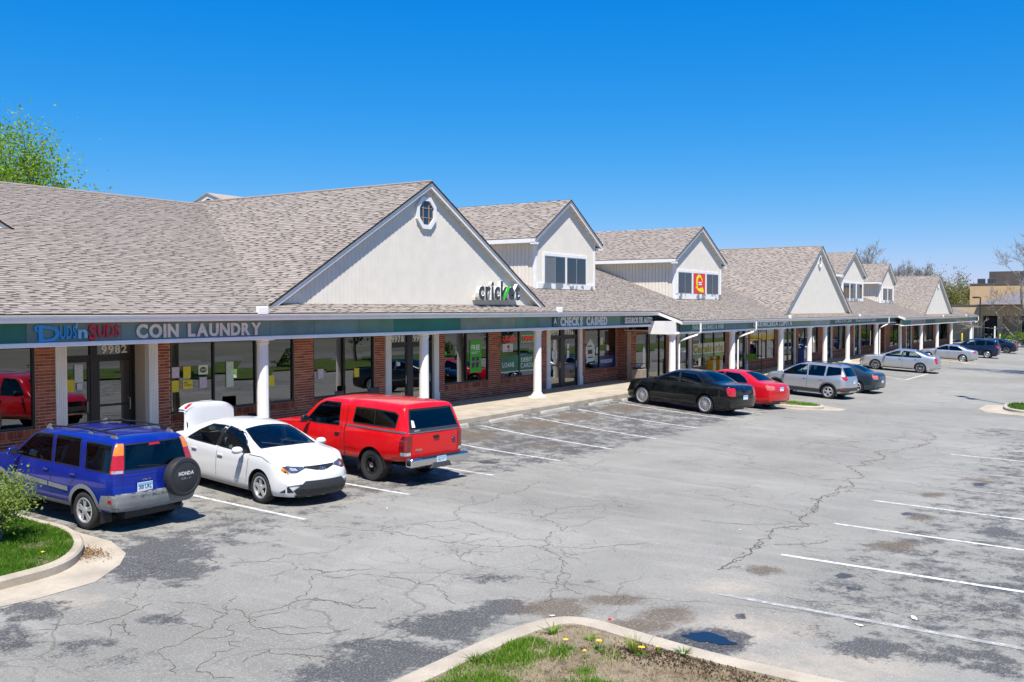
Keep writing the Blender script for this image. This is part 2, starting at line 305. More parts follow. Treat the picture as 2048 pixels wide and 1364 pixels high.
for t_, k_, cx_, cy_, ax_, ay_, bx_, by_ in STAINS:
    det = ax_ * by_ - ay_ * bx_
    if abs(det) < 1e-4: continue
    dx, dy = x_ - cx_, y_ - cy_; p_ = (dx * by_ - dy * bx_) / det; q_ = (dy * ax_ - dx * ay_) / det
    w_ = k_ * np.clip(1.3 - (p_ * p_ + q_ * q_) ** .5 * .72, 0, 1)
    if t_ == 'w': oil = np.maximum(oil, w_)
    else: ch = 'dob'.index(t_); wear[:, ch] = np.maximum(wear[:, ch], w_)
stall = sstep(12.2, 13.6, y_) * (1 - sstep(34, 46, x_)) * sstep(5, 9, x_)
wear[:, 0] = np.maximum(wear[:, 0], stall * (.42 + .16 * sstep(19, 24, x_))); wear[:, 1] = np.maximum(wear[:, 1], .22 * sstep(12.5, 15, y_))
rs = sstep(5.2, 3.8, y_) if False else (1 - sstep(3.2, 5.0, y_)) * (1 - sstep(38, 60, x_)) * sstep(10.5, 12, x_)
wear[:, 0] = np.maximum(wear[:, 0], rs * .42)
a_ = lot.data.attributes.new('wear', 'FLOAT_COLOR', 'POINT'); a_.data.foreach_set('color', wear.ravel())
a_ = lot.data.attributes.new('oil', 'FLOAT', 'POINT'); a_.data.foreach_set('value', oil)

def grass_ground(name, c1, c2, c3):
    m, t, b = newmat(name); p = t.geo()
    c = t.mix(t.ramp(t.noise(1.6, 5, .65, p), .38, .62), c1, c2); c = t.mix(t.ramp(t.noise(5, 5, .7, p), .52, .66), c, c3)
    c = t.mix(t.math('MULTIPLY', t.ramp(t.noise(70, 3, .7, p), .4, .7), .5), c, tuple(k * .5 for k in c1)); t.l(c, b.inputs['Base Color'])
    b.inputs['Roughness'].default_value = .95; b.inputs['Specular IOR Level'].default_value = .1
    t.l(t.bump(t.noise(45, 4, .7, p), .8, .03), b.inputs['Normal']); return m
lawn = grass_ground('lawn', (.06, .11, .022), (.10, .15, .03), (.16, .14, .07))
soil = grass_ground('island_soil', (.25, .20, .135), (.34, .285, .20), (.11, .082, .055))
turf = grass_ground('island_turf', (.05, .10, .016), (.075, .13, .02), (.20, .17, .10))
gr, _ = sheet('ground', axis((-900, -60, 60), (-60, 200, 10), (200, 1500, 65)), axis((-900, -100, 50), (-100, 120, 10), (120, 1100, 70)), lambda x, y: gz(np.clip(x, -60, 190), y) - .7, mat('distant_ground', (.13, .125, .085), .95, var=.3, vscale=.03))
tag(gr, kind='structure')
verge, _ = sheet('grass_verge', axis((-60, 190, 2)), axis((-15, -7.0, .5)), lambda x, y: gz(x, -7) + .1 + .25 * sstep(-7, -11, y), lawn); tag(verge, kind='structure')
road, _ = sheet('road', axis((-120, 260, 10)), axis((-27, -15.2, 2)), lambda x, y: gz(np.clip(x, -60, 190), -15) + .0 * y - .02, mat('road_asphalt', (.16, .155, .15), .9, var=.2, vscale=.6)); tag(road, kind='structure')

concrete = mat('concrete', (.40, .345, .265), .85, var=.22, vscale=1.7, bump=.25, bscale=45, fine=.35)
concrete2 = mat('concrete_pale', (.43, .39, .325), .85, var=.2, vscale=2.5, bump=.3, bscale=50, fine=.4)
linepaint = None
def line_mat():
    m, t, b = newmat('line_paint'); p = t.geo()
    f = t.ramp(t.math('ADD', t.math('MULTIPLY', t.noise(9, 5, .75, p), .6), t.math('MULTIPLY', t.noise(60, 3, .7, p), .4)), .40, .62)
    t.l(t.mix(f, (.26, .255, .24), (.78, .77, .73)), b.inputs['Base Color']); b.inputs['Roughness'].default_value = .8; return m
linepaint = line_mat()
def old_line_mat():
    m, t, b = newmat('worn_line_paint'); p = t.geo()
    f = t.ramp(t.math('ADD', t.math('MULTIPLY', t.noise(5, 5, .75, p), .6), t.math('MULTIPLY', t.noise(60, 3, .7, p), .4)), .49, .66)
    t.l(t.mix(f, (.25, .245, .23), (.62, .61, .58)), b.inputs['Base Color']); b.inputs['Roughness'].default_value = .8; return m
wornpaint = old_line_mat()
def strip(pts, w, dz, mb, jit=0.):
    """ribbon on the ground along points"""
    P_ = []
    for (xa, ya), (xb, yb) in zip(pts[:-1], pts[1:]):
        n = max(1, int(math.hypot(xb - xa, yb - ya) / .35))
        for k in range(n): P_.append((xa + (xb - xa) * k / n, ya + (yb - ya) * k / n))
    P_.append(pts[-1]); rr = []
    for i, (x, y) in enumerate(P_):
        a, b = P_[max(0, i-1)], P_[min(len(P_)-1, i+1)]; dx, dy = b[0]-a[0], b[1]-a[1]; L_ = math.hypot(dx, dy) or 1
        ww = w * (1 + random.uniform(-jit, jit)) / 2; nx, ny = -dy / L_ * ww, dx / L_ * ww
        rr.append([(x+nx, y+ny, g(x+nx, y+ny) + dz), (x-nx, y-ny, g(x-nx, y-ny) + dz)])
    mb.rings(rr, False, False); return mb
for x0, x1 in ((12.99, 12.76), (15.9, 15.73), (18.97, 18.83), (22.3, 21.85), (25.5, 24.77), (28.53, 27.73), (31.71, 31.05), (35.04, 34.18), (38.4, 37.3)):
    obj('parking_line', strip([(x0, 18.0), (x1, 12.95)], .10, .005, MB()), linepaint, lot)
for k, (x0, x1) in enumerate(((12.75, 12.62), (15.41, 15.2), (18.46, 18.0), (21.54, 21.0), (24.6, 24.1), (27.6, 27.1), (30.7, 30.2), (33.8, 33.3), (36.9, 36.4), (40, 39.5))):
    obj('parking_line', strip([(x0, 5.0), (x1, -.6)], .115 if k < 4 else .10, .005, MB()), linepaint if k in (1, 2, 3, 6) else wornpaint, lot)
for pts in ([(60.2, 17), (60.9, 13.4)], [(68.5, 16.5), (64.6, 13.3)], [(64.6, 13.2), (71.9, 13.2)], [(67.4, 17.2), (68.8, 12.8)]):
    obj('parking_line', strip(pts, .12, .005, MB()), linepaint, lot)
crackmat = mat('crack_fill', (.085, .072, .056), .95, var=.3, vscale=8)
mb = MB(); rr = random.Random(3)
def jag(pts, amp, it=4):
    for _ in range(it):
        q = []
        for a, b in zip(pts[:-1], pts[1:]):
            dx, dy = b[0]-a[0], b[1]-a[1]; L_ = math.hypot(dx, dy); o_ = rr.gauss(0, amp) * L_
            q += [a, ((a[0]+b[0])/2 - dy / (L_ or 1) * o_, (a[1]+b[1])/2 + dx / (L_ or 1) * o_)]
        pts = q + [pts[-1]]
    return pts
def ribbon(pts, w):
    rg = []
    for i, (x, y) in enumerate(pts):
        a, b = pts[max(0, i-1)], pts[min(len(pts)-1, i+1)]; dx, dy = b[0]-a[0], b[1]-a[1]; L_ = math.hypot(dx, dy) or 1
        ww = max(.0015, w * rr.uniform(.25, 1.5) / 2 * (1 if 0 < i < len(pts)-1 else .2)); nx, ny = -dy / L_ * ww, dx / L_ * ww
        rg.append([(x+nx, y+ny, g(x, y) + .0035), (x-nx, y-ny, g(x, y) + .0035)])
    if len(rg) > 1: mb.rings(rg, False, False)
for w_, pl in CRACKS:
    p_ = jag(pl, .13); ribbon(p_, {1: .011, 2: .018, 3: .024}[w_])
    for k in range(0, len(p_) - 6, 9):                    # side branches
        if rr.random() < .3:
            a = p_[k]; an = rr.uniform(0, 6.28); L_ = rr.uniform(.2, 1.3)
            ribbon(jag([a, (a[0] + L_ * math.cos(an), a[1] + L_ * math.sin(an))], .2, 4), .008)
        if w_ == 3 and rr.random() < .8:
            a = p_[k]; ribbon(jag([(a[0] + rr.uniform(-.15, .15), a[1] + rr.uniform(-.15, .15)), (p_[k+6][0] + rr.uniform(-.2, .2), p_[k+6][1] + rr.uniform(-.2, .2))], .2, 3), .022)
tag(obj('asphalt_cracks', mb.mesh('asphalt_cracks', recalc=False), crackmat, lot), kind='stuff')

# ---- kerbed islands
def offset_poly(poly, d):
    n = len(poly); out = []
    for i in range(n):
        p0, p1, p2 = Vector(poly[i-1]), Vector(poly[i]), Vector(poly[(i+1) % n])
        a = (p1 - p0).normalized(); b = (p2 - p1).normalized(); na = Vector((-a.y, a.x)); nb = Vector((-b.y, b.x)); m_ = (na + nb)
        m_ = m_.normalized() / max(.5, m_.normalized().dot(na)); out.append(tuple(p1 + m_ * d))
    return out
def smooth_poly(p, it=2):
    for _ in range(it):
        q = []
        for i in range(len(p)):
            a, b = p[i], p[(i+1) % len(p)]
            if math.hypot(a[0]-b[0], a[1]-b[1]) > 3: q += [a, b] if not q or q[-1] != a else [b]
            else: q += [(.75*a[0]+.25*b[0], .75*a[1]+.25*b[1]), (.25*a[0]+.75*b[0], .25*a[1]+.75*b[1])]
        p = q
    return p
def ccw(p):
    s_ = sum(p[i][0]*p[(i+1) % len(p)][1] - p[(i+1) % len(p)][0]*p[i][1] for i in range(len(p))); return p if s_ > 0 else p[::-1]
def island(poly, fillmat, kerb_h=.13, w=.16, name='kerb', conc=None, fill_name='island_bed'):
    poly = ccw(smooth_poly(poly)); inn = offset_poly(poly, w); mid = offset_poly(poly, .03); mb = MB(); n = len(poly)
    rgs = []
    for ring, dz in ((poly, -.05), (poly, kerb_h - .03), (mid, kerb_h), (inn, kerb_h), (inn, .0)):
        rgs.append([(x, y, g(x, y) + dz) for x, y in ring])
    mb.rings(rgs, True, False); k = obj(name, mb, conc or concrete2, smooth=True, sharp=35); tag(k, kind='structure')
    me = bpy.data.meshes.new(fill_name); me.from_pydata([(x, y, g(x, y) + kerb_h - .02) for x, y in inn], [], [list(range(n))])
    bm = bmesh.new(); bm.from_mesh(me); bmesh.ops.triangulate(bm, faces=bm.faces); bm.to_mesh(me); bm.free()
    f = obj(fill_name, me, fillmat); tag(f, kind='structure'); return inn
ISL_F = [(-6, 6.7), (5.5, 6.6), (8.6, 6.5), (9.6, 6.45), (10.2, 6.32), (10.52, 6.1), (10.6, 5.7), (10.45, 5.0), (10.28, 4.0), (10.25, 3.0), (10.2, -2), (-6, -2)]
ISL_L = [(9.55, 18.75), (9.57, 15.3), (9.38, 14.55), (8.95, 13.85), (8.35, 13.3), (7.7, 13.13), (5.2, 13.1), (4.3, 13.5), (3.9, 14.4), (3.8, 18.75)]
ISL_M = [(41.6, 18.3), (41.3, 14.0), (41.5, 12.7), (42.2, 12.0), (43.2, 12.1), (43.8, 12.9), (44.1, 14.5), (44.3, 18.3)]
ISL_R = [(50.3, 6.0), (49.2, 5.6), (48.7, 4.8), (49.0, 2.2), (50.0, 1.5), (52, 1.5), (53.2, 2.2), (53.6, 4.6), (53, 5.7), (52, 6.1)]
ISL_C = [(89, 17.5), (88.6, 13.6), (89.2, 12.6), (90.2, 12.7), (90.7, 13.8), (91, 17.5)]
innF = island(ISL_F, soil, .10, .30, conc=concrete); innL = island(ISL_L, turf, .15, .15, conc=concrete); innM = island(ISL_M, soil, .13); innR = island(ISL_R, turf); innC = island(ISL_C, soil)
def apron(outer, inner, mat_, name='gutter_apron'):
    mb = MB(); mb.rings([[(x, y, g(x, y) + .006), (a, b, g(a, b) + .006)] for (x, y), (a, b) in zip(outer, inner)], False, False)
    return tag(obj(name, mb, mat_, smooth=True), kind='structure')
apron([(2, 12.5), (6.2, 12.5), (7.3, 12.38), (8.2, 12.45), (8.95, 12.96), (9.4, 13.45), (9.72, 14.3), (9.75, 15.4), (9.62, 17)],
      [(2, 13.4), (6.2, 13.2), (7.4, 13.2), (8.1, 13.3), (8.7, 13.7), (9.1, 14.15), (9.42, 14.75), (9.56, 15.5), (9.56, 17)], concrete)
apron([(41.0, 14.2), (40.9, 12.6), (42.0, 11.2), (43.6, 11.3), (44.6, 12.8), (44.4, 14.4)], [(41.35, 14.2), (41.6, 12.8), (42.3, 12.1), (43.1, 12.2), (43.7, 13.0), (44.05, 14.4)], concrete)
apron([(47.8, 1.6), (47.3, 4.8), (48.0, 6.4), (49.6, 6.9), (52, 6.9)], [(48.9, 2.4), (48.75, 4.8), (49.3, 5.6), (50.3, 5.95), (52, 6.05)], concrete)

# ---- puddle with its damp rim
wm_, t_, b_ = newmat('puddle_water'); b_.inputs['Base Color'].default_value = (.012, .012, .012, 1); b_.inputs['Roughness'].default_value = .02; b_.inputs['IOR'].default_value = 1.5; b_.inputs['Specular IOR Level'].default_value = .8
pr = random.Random(5); cxp, cyp = 10.95, 4.42; pts = []
for k in range(40):
    t0 = 2 * math.pi * k / 40; r0 = 1 + .16 * math.sin(3 * t0 + 1) + .1 * math.sin(7 * t0) + pr.uniform(-.05, .05)
    pts.append((cxp + .17 * r0 * math.cos(t0), cyp + .30 * r0 * math.sin(t0)))
zp = g(cxp, cyp) + .006
tag(obj('puddle', MB().add([(x, y, zp) for x, y in pts], [list(range(40))]), MATS['puddle_water']), kind='structure')

# ---- concrete walk along the shops
def walk(name, x0, x1, y0, y1, z, step):
    root = tag(obj(name, MB().box(x0, x1, y0 + .16, y1 + .4, z - 1.0, z - .012), concrete), kind='structure')
    n = max(1, round((x1 - x0) / step)); w = (x1 - x0) / n
    for k in range(n):
        a = x0 + k * w
        obj('kerb_stone', bevel(MB().box(a + .004, a + w - .004, y0, y0 + .15, z - 1.0, z).mesh(), .02, 2), concrete, root)
        for yy in ((y0 + .158, (y0 + y1) / 2 - .004), ((y0 + y1) / 2 + .004, y1 + .3)):
            obj('paving_slab', MB().box(a + .004, a + w - .004, yy[0], yy[1], z - .10, z), concrete, root)
walk('walkway', -4, 43.9, 18.72, 22.7, .15, 3.2)
walk('walkway', 43.9, 95, 17.5, 22.05, -.27, 3.4)
walk('walkway', 95, 131, 17.0, 21.5, -.5, 6)
# ================================================================ SHOP BUILDING
EY, EZ, SL, RY = 20.15, 3.60, .36, 32.0                     # main roof plane
def roofz(y): return EZ + SL * (y - EY)
RZ = roofz(RY)
white = mat('white_trim', (.74, .735, .72), .45, var=.05, vscale=3)
whitep = mat('white_gutter', (.80, .80, .79), .4, var=.06, vscale=2)
siding = mat('siding', (.66, .615, .535), .6, var=.05, vscale=2.2)
sofm = mat('soffit_white', (.66, .65, .61), .6, var=.06)
bronze = mat('bronze_frame', (.022, .020, .019), .4, var=.2, spec=.4)
dripm = mat('drip_edge', (.035, .03, .03), .6)
mortar = mat('mortar', (.58, .46, .36), .9, var=.15, vscale=20, bump=.4, bscale=200)
intm = mat('interior_wall', (.38, .36, .32), .9); intf = mat('interior_floor', (.12, .11, .10), .6)
shopglass = glass('shop_glass', (.42, .46, .44), 2.6)
upglass = glass('upper_glass', (.22, .27, .30), 1.8)
def tonemat(name, rough, bumpk, bs, dust=None):
    m, t, b = newmat(name); p = t.geo(); a = t.n('Attribute', attribute_name='tone')
    n = t.noise(bs, 3, .65, p); c = t.mix(t.math('MULTIPLY', t.ramp(n, .35, .7), .4), a.outputs['Color'], t.mix(.55, a.outputs['Color'], (.02, .015, .012)))
    n2 = t.noise(.35, 4, .6, p); c = t.mix(t.math('MULTIPLY', t.ramp(n2, .4, .75), .16), c, dust or (.5, .45, .4))
    t.l(c, b.inputs['Base Color']); b.inputs['Roughness'].default_value = rough; b.inputs['Specular IOR Level'].default_value = .25
    t.l(t.bump(n, bumpk, .006), b.inputs['Normal']); return m
brickm = tonemat('brick', .85, .5, 70, (.30, .10, .06)); shinglem = tonemat('shingle', .95, .6, 90, (.34, .29, .25))
def set_tone(me, cols):
    a = me.attributes.new('tone', 'FLOAT_COLOR', 'POINT'); c = np.ones((len(cols), 4), np.float32); c[:, :3] = cols; a.data.foreach_set('color', c.ravel())
shop = thing('shopping_strip', 'long brick row of shops with white columns, gables, dormers and grey-brown shingled roof', 'building', (14, 24, .15))
CAMP = np.array([0, 0, 3.7])

# ---- bricks
BT = [(.34, .098, .05), (.29, .078, .042), (.39, .125, .065), (.235, .062, .038), (.43, .16, .09), (.31, .085, .043)]
BRICKS = []                                                 # (centre, half sizes, axis, tone)
def wall_rect(u0, u1, z0, z1, face, axis='y', thick=.2, bricks=True, course0=.15, rowlock=False):
    """brick wall piece in the plane y=face (facing -y) or x=face (facing -x)"""
    mb = MB()
    if axis == 'y': mb.box(u0, u1, face, face + thick, z0, z1)
    else: mb.box(face, face + thick, u0, u1, z0, z1)
    obj('wall', mb, mortar, shop)
    if not bricks: return
    H_, L_, J = .080, .30, .015; k0 = int(math.floor((z0 - course0) / H_)); top = z1 - (.20 if rowlock else 0)
    if rowlock:
        n = max(1, int((u1 - u0) / .088)); w = (u1 - u0) / n
        for i in range(n): BRICKS.append((u0 + (i + .5) * w, z1 - .098, w / 2 - .005, .092, face - (.012 if axis == 'y' else .012), axis, random.randrange(6), False))
    k = k0
    while course0 + k * H_ < top - .02:
        za = max(z0, course0 + k * H_); zb = min(top, course0 + (k + 1) * H_ - J)
        if zb - za > .02:
            off = (k % 2) * L_ / 2; i = math.floor((u0 - off) / L_)
            while off + i * L_ < u1:
                a = max(u0 + .003, off + i * L_); b = min(u1 - .003, off + (i + 1) * L_ - J)
                if b - a > .03: BRICKS.append(((a + b) / 2, (za + zb) / 2, (b - a) / 2, (zb - za) / 2, face, axis, random.randrange(6), abs(b - a - (L_ - J)) < .004 and abs(zb - za - (H_ - J)) < .004))
                i += 1
        k += 1

# ---- columns, pilasters
def column_mesh(h, r=.165):
    mb = MB(); n = 48
    def ring(rad, z, flute=0.): return [(rad * (1 - (flute if k % 4 in (0, 1) else 0)) * math.cos(2*math.pi*k/n), rad * (1 - (flute if k % 4 in (0, 1) else 0)) * math.sin(2*math.pi*k/n), z) for k in range(n)]
    mb.box(-.26, .26, -.26, .26, 0, .07)
    mb.rings([ring(.25, .07), ring(.255, .10), ring(.24, .13), ring(.2, .145), ring(.195, .19), ring(r * 1.02, .2), ring(r * 1.02, .2, .045), ring(r * .98, h * .6, .045), ring(r * .93, h - .17, .045), ring(r * .93, h - .17), ring(r * .95, h - .15), ring(r * 1.08, h - .14), ring(r * 1.08, h - .115), ring(r * .98, h - .105), ring(r * 1.0, h - .075), ring(r * 1.25, h - .05), ring(r * 1.27, h - .045)], True, True)
    mb.box(-.23, .23, -.23, .23, h - .046, h); me = mb.mesh('column', True, 40); me.materials.append(white); return me
CM = {}
def column(x, y, z0, z1):
    h = round(z1 - z0, 3)
    if h not in CM: CM[h] = column_mesh(h)
    link(bpy.data.objects.new('column', CM[h]), shop, Matrix.Translation((x, y, z0)))
def pilaster(x0, x1, y, z0, z1):
    mb = MB(); mb.box(x0, x1, y - .05, y + .1, z0 + .42, z1 - .1); mb.box(x0 - .025, x1 + .025, y - .075, y + .1, z0, z0 + .40); mb.box(x0 - .025, x1 + .025, y - .075, y + .1, z1 - .1, z1)
    mb.box(x0 - .012, x1 + .012, y - .062, y + .1, z0 + .40, z0 + .425); n = 5; w = (x1 - x0) / (n + 1)
    for k in range(n): mb.box(x0 + (k + .7) * w, x0 + (k + 1.3) * w, y - .062, y - .04, z0 + .5, z1 - .16)
    obj('pilaster', mb, white, shop)

# ---- shopfront windows and doors
def shop_window(x0, x1, z0, z1, y, mull, f=.055):
    mb = MB(); mb.box(x0, x1, y - .02, y + .12, z0, z0 + f); mb.box(x0, x1, y - .02, y + .12, z1 - f, z1); mb.box(x0, x0 + f, y - .019, y + .119, z0 + f, z1 - f); mb.box(x1 - f, x1, y - .019, y + .119, z0 + f, z1 - f)
    for m_ in mull: mb.box(m_ - f / 2, m_ + f / 2, y - .018, y + .118, z0 + f, z1 - f)
    w = obj('shop_window', mb, bronze, shop); e = [x0 + f / 2] + list(mull) + [x1 - f / 2]
    for a, b in zip(e[:-1], e[1:]):
        mid = (a + b) / 2; tilt = random.uniform(-.004, .004); q = MB()
        q.hexa([(a + f/2, y + .03 + tilt, z0 + f), (b - f/2, y + .03 - tilt, z0 + f), (b - f/2, y + .036 - tilt, z0 + f), (a + f/2, y + .036 + tilt, z0 + f)],
               [(a + f/2, y + .03 - tilt, z1 - f), (b - f/2, y + .03 + tilt, z1 - f), (b - f/2, y + .036 + tilt, z1 - f), (a + f/2, y + .036 - tilt, z1 - f)])
        obj('pane', q, shopglass, w)
def door_unit(x0, x1, z0, z1, y, posts, ztr, handle_side=1):
    """door frame with transom lights above and glazed leaves below"""
    f = .07; mb = MB(); mb.box(x0, x1, y - .02, y + .12, z1 - f, z1); mb.box(x0, x0 + f, y - .019, y + .119, z0, z1 - f); mb.box(x1 - f, x1, y - .019, y + .119, z0, z1 - f)
    for a, b in posts: mb.box(a, b, y - .018, y + .118, z0, z1 - f)
    e = [(x0 + f)]
    for a, b in posts: e += [a, b]
    e.append(x1 - f)
    for k in range(0, len(e), 2): mb.box(e[k], e[k+1], y - .017, y + .117, ztr, ztr + .08)
    fr = obj('door_frame', mb, bronze, shop)
    for k in range(0, len(e), 2):
        a, b = e[k], e[k+1]; obj('transom_pane', MB().box(a, b, y + .03, y + .036, ztr + .08, z1 - f), shopglass, fr)
        d = MB(); s = .075; d.box(a + .006, a + s, y, y + .05, z0 + .01, ztr - .006); d.box(b - s, b - .006, y, y + .05, z0 + .01, ztr - .006); d.box(a + s, b - s, y + .001, y + .049, z0 + .01, z0 + .2); d.box(a + s, b - s, y + .001, y + .049, ztr - .1, ztr - .006); d.box(a + s, b - s, y + .003, y + .047, z0 + .98, z0 + 1.04)
        do = obj('door', d, bronze, shop); obj('glass_panel', MB().box(a + s, b - s, y + .02, y + .026, z0 + .2, ztr - .1), shopglass, do)
        hx = b - .12 if handle_side > 0 else a + .12
        obj('handle', MB().tube([(hx, y + .0, z0 + .85), (hx, y - .06, z0 + .87), (hx, y - .06, z0 + 1.15), (hx, y, z0 + 1.17)], .014, 8), mat('steel', (.45, .45, .44), .3, 1.), do)
# section 1
Y1, F1, S1, T1 = 22.65, .15, .80, 2.80
for a, b in ((4, 10.3), (13.4, 13.93), (16.86, 17.27), (21.9, 22.74), (25.67, 26.2), (29.26, 29.65), (32.62, 33.45), (36.35, 37.05), (40.25, 40.58), (43.75, 44.08)):
    wall_rect(a, b, F1, 2.95, Y1)
wins1 = [(10.3, 13.4, [11.85]), (17.27, 21.9, [18.79, 20.35]), (22.74, 25.67, [24.17]), (29.65, 32.62, [31.11]), (33.45, 36.35, [34.93]), (40.58, 43.75, [42.07])]
for a, b, m_ in wins1:
    wall_rect(a, b, F1, S1, Y1, rowlock=True); shop_window(a, b, S1 + .01, T1, Y1 + .04, m_)
    obj('lintel', MB().box(a, b, Y1 + .02, Y1 + .18, T1, 2.95), bronze, shop)
for a, b, posts in ((14.2, 16.55, [(15.22, 15.42)]), (26.52, 28.95, [(27.5, 27.78)]), (37.35, 39.95, [(38.38, 38.72)])):
    door_unit(a, b, F1, 2.9, Y1 + (.55 if a < 15 else .06), posts, 2.42)
    pilaster(a - .29, a, Y1, F1, 2.93); pilaster(b + .02, b + .30, Y1, F1, 2.93)
for a in (14.13, 16.55): obj('door_reveal', MB().box(a, a + .07, Y1 + .1, Y1 + .7, F1, 2.95), mortar, shop)
wall_rect(22.0 + .2, 22.65, F1 - .5, 2.95, 44.08, 'x', thick=.2)
for x in (18.92, 26.09, 33.36): column(x, 20.8, F1, 2.88)
# section 2
Y2, F2, S2, T2 = 22.0, -.27, .33, 2.46
for a, b, z0, z1 in ((44.08, 44.67, F2, 2.58), (44.67, 48.33, T2, 3.0), (48.33, 49.6, F2, 2.58), (51.6, 51.91, F2, 2.58), (56.89, 57.9, F2, 2.58), (60.6, 61.16, F2, 2.58), (66.09, 67.6, F2, 2.58), (70.75, 71.34, F2, 2.58), (76.25, 77.4, F2, 2.58), (80.0, 80.57, F2, 2.58), (84.05, 86.7, F2, 2.58), (88.9, 89.34, F2, 2.58), (93.7, 96, F2, 2.58)):
    wall_rect(a, b, z0, z1, Y2, course0=F2)
for a, b, m_ in ((44.67, 48.33, [46.12, 47.52]), (51.91, 56.89, [53.44, 55.12]), (61.16, 66.09, [62.86, 64.44]), (71.34, 76.25, [73.0, 74.6]), (80.57, 84.05, [82.3]), (89.34, 93.7, [91.5])):
    low = a < 50; wall_rect(a, b, F2, S2 if not low else .1, Y2, rowlock=not low, course0=F2); shop_window(a, b, S2 + .01 if not low else .11, T2, Y2 + .04, m_)
    if not low: obj('lintel', MB().box(a, b, Y2 + .02, Y2 + .18, T2, 2.58), bronze, shop)
for a, b, posts in ((49.93, 51.3, []), (58.2, 60.3, [(59.2, 59.36)]), (67.9, 70.2, [(68.95, 69.15)]), (77.7, 79.7, [(78.6, 78.8)]), (87.0, 88.6, [])):
    door_unit(a, b, F2, 2.5, Y2 + .05, posts, 2.0); pilaster(a - .3, a, Y2, F2, 2.56); pilaster(b + .01, b + .29, Y2, F2, 2.56)
for x in (43.5, 51.39, 59.62, 65.57, 69.21, 75.2, 84.07, 92.94): column(x, 19.5, F2, 2.50)
# section 3
Y3, F3 = 21.4, -.5
wall_rect(21.45, 22.0, F3 - .2, 2.4, 95.8, 'x', thick=.2)
for a, b in ((96, 97.7), (103.2, 104.6), (107.3, 108.6), (112.8, 114.2), (119, 121.2), (128, 130)): wall_rect(a, b, F3, 2.3, Y3, course0=F3)
for a, b, m_ in ((97.7, 103.2, [99.6, 101.4]), (108.6, 112.8, [110.7]), (114.2, 119, [116.6]), (121.2, 128, [123.5, 125.8])):
    wall_rect(a, b, F3, .1, Y3, course0=F3); shop_window(a, b, .11, 2.2, Y3 + .04, m_); obj('lintel', MB().box(a, b, Y3 + .02, Y3 + .18, 2.2, 2.3), bronze, shop)
door_unit(104.9, 107.0, F3, 2.3, Y3 + .05, [(105.9, 106.05)], 1.75); pilaster(104.6, 104.88, Y3, F3, 2.3); pilaster(107.02, 107.3, Y3, F3, 2.3)
for x in (99.17, 107.21, 115.25, 128.44): column(x, 18.9, F3, 2.22)
wall_rect(21.6, 43.5, F3, 2.9, 129.8, 'x', bricks=False)
# interiors, back and far walls
for a, b, yw, zf, zc in ((4, 44.05, 28.5, .14, 2.96), (44.3, 95.9, 28, -.28, 2.6), (95.9, 129.7, 27.5, -.51, 2.35)):
    obj('interior_wall', MB().box(a, b, yw, yw + .2, zf, zc + .4), intm, shop); obj('interior_floor', MB().box(a, b, yw - 6.2 + (.55 if a < 10 else 0), yw, zf - .3, zf), intf, shop)
    obj('interior_ceiling', MB().box(a, b, yw - 5.65 + .15, yw, zc + .004, zc + .12), intm, shop)
    for k in range(1, int((b - a) / 9)): obj('partition_wall', MB().box(a + k * 9.1, a + k * 9.1 + .15, yw - 5.2, yw, zf, zc), intm, shop)
obj('back_wall', MB().box(4, 129.6, 43.3, 43.6, -.6, 3.5), mortar, shop); obj('end_wall', MB().box(3.7, 4, 22.65, 43.6, 0, 3.5), mortar, shop)

# ---- soffit, sign board, rail, gutter of each section
GCOL = {'teal': (.135, .215, .20), 'green': (.012, .16, .105), 'fade': (.11, .22, .15), 'olive': (.20, .25, .17), 'dark': (.010, .095, .07), 'moss': (.11, .17, .125), 'pale': (.32, .36, .33)}
def panelmat(k):
    c = GCOL[k]; return mat('sign_panel_' + k, c, .45, var=.22, vscale=1.3, fine=.0)
def eave(x0, x1, ye, ze, yb, zb0, zb1, panels, ycol, ywall):
    obj('soffit', MB().box(x0, x1, yb + .19, ywall + .02, zb0 + .03, zb0 + .07), sofm, shop)
    obj('fascia', MB().box(x0, x1, ye + .17, yb + .01, zb1 + .02, ze - .035), whitep, shop)
    obj('sign_band', MB().box(x0 + .02, x1 - .02, yb + .03, yb + .2, zb0, zb1 + .12), mat('band_core', (.09, .12, .11), .6), shop)
    obj('rail', bevel(MB().box(x0, x1, yb - .06, yb + .24, zb0 - .10, zb0).mesh(), .012), whitep, shop)
    for a, b, k in panels: obj('sign_panel', MB().box(a + .006, b - .006, yb, yb + .028, zb0 + .004, zb1 + .015), panelmat(k), shop)
    prof = [(ye + .17, ze - .20), (ye + .06, ze - .20), (ye + .035, ze - .15), (ye + .03, ze - .09), (ye - .02, ze - .05), (ye - .02, ze - .018), (ye + .0, ze - .018), (ye + .0, ze - .05), (ye + .05, ze - .10), (ye + .06, ze - .18), (ye + .17, ze - .18)]
    mb = MB(); mb.prism(prof, lambda y, z: (x0, y, z), lambda y, z: (x1, y, z)); obj('gutter', mb, whitep, shop)
    obj('drip_edge', MB().hexa([(x0, ye + .02, ze - .045), (x1, ye + .02, ze - .045), (x1, ye + .25, ze + .035), (x0, ye + .25, ze + .035)], [(x0, ye + .02, ze - .004), (x1, ye + .02, ze - .004), (x1, ye + .25, ze + .076), (x0, ye + .25, ze + .076)]), dripm, shop)
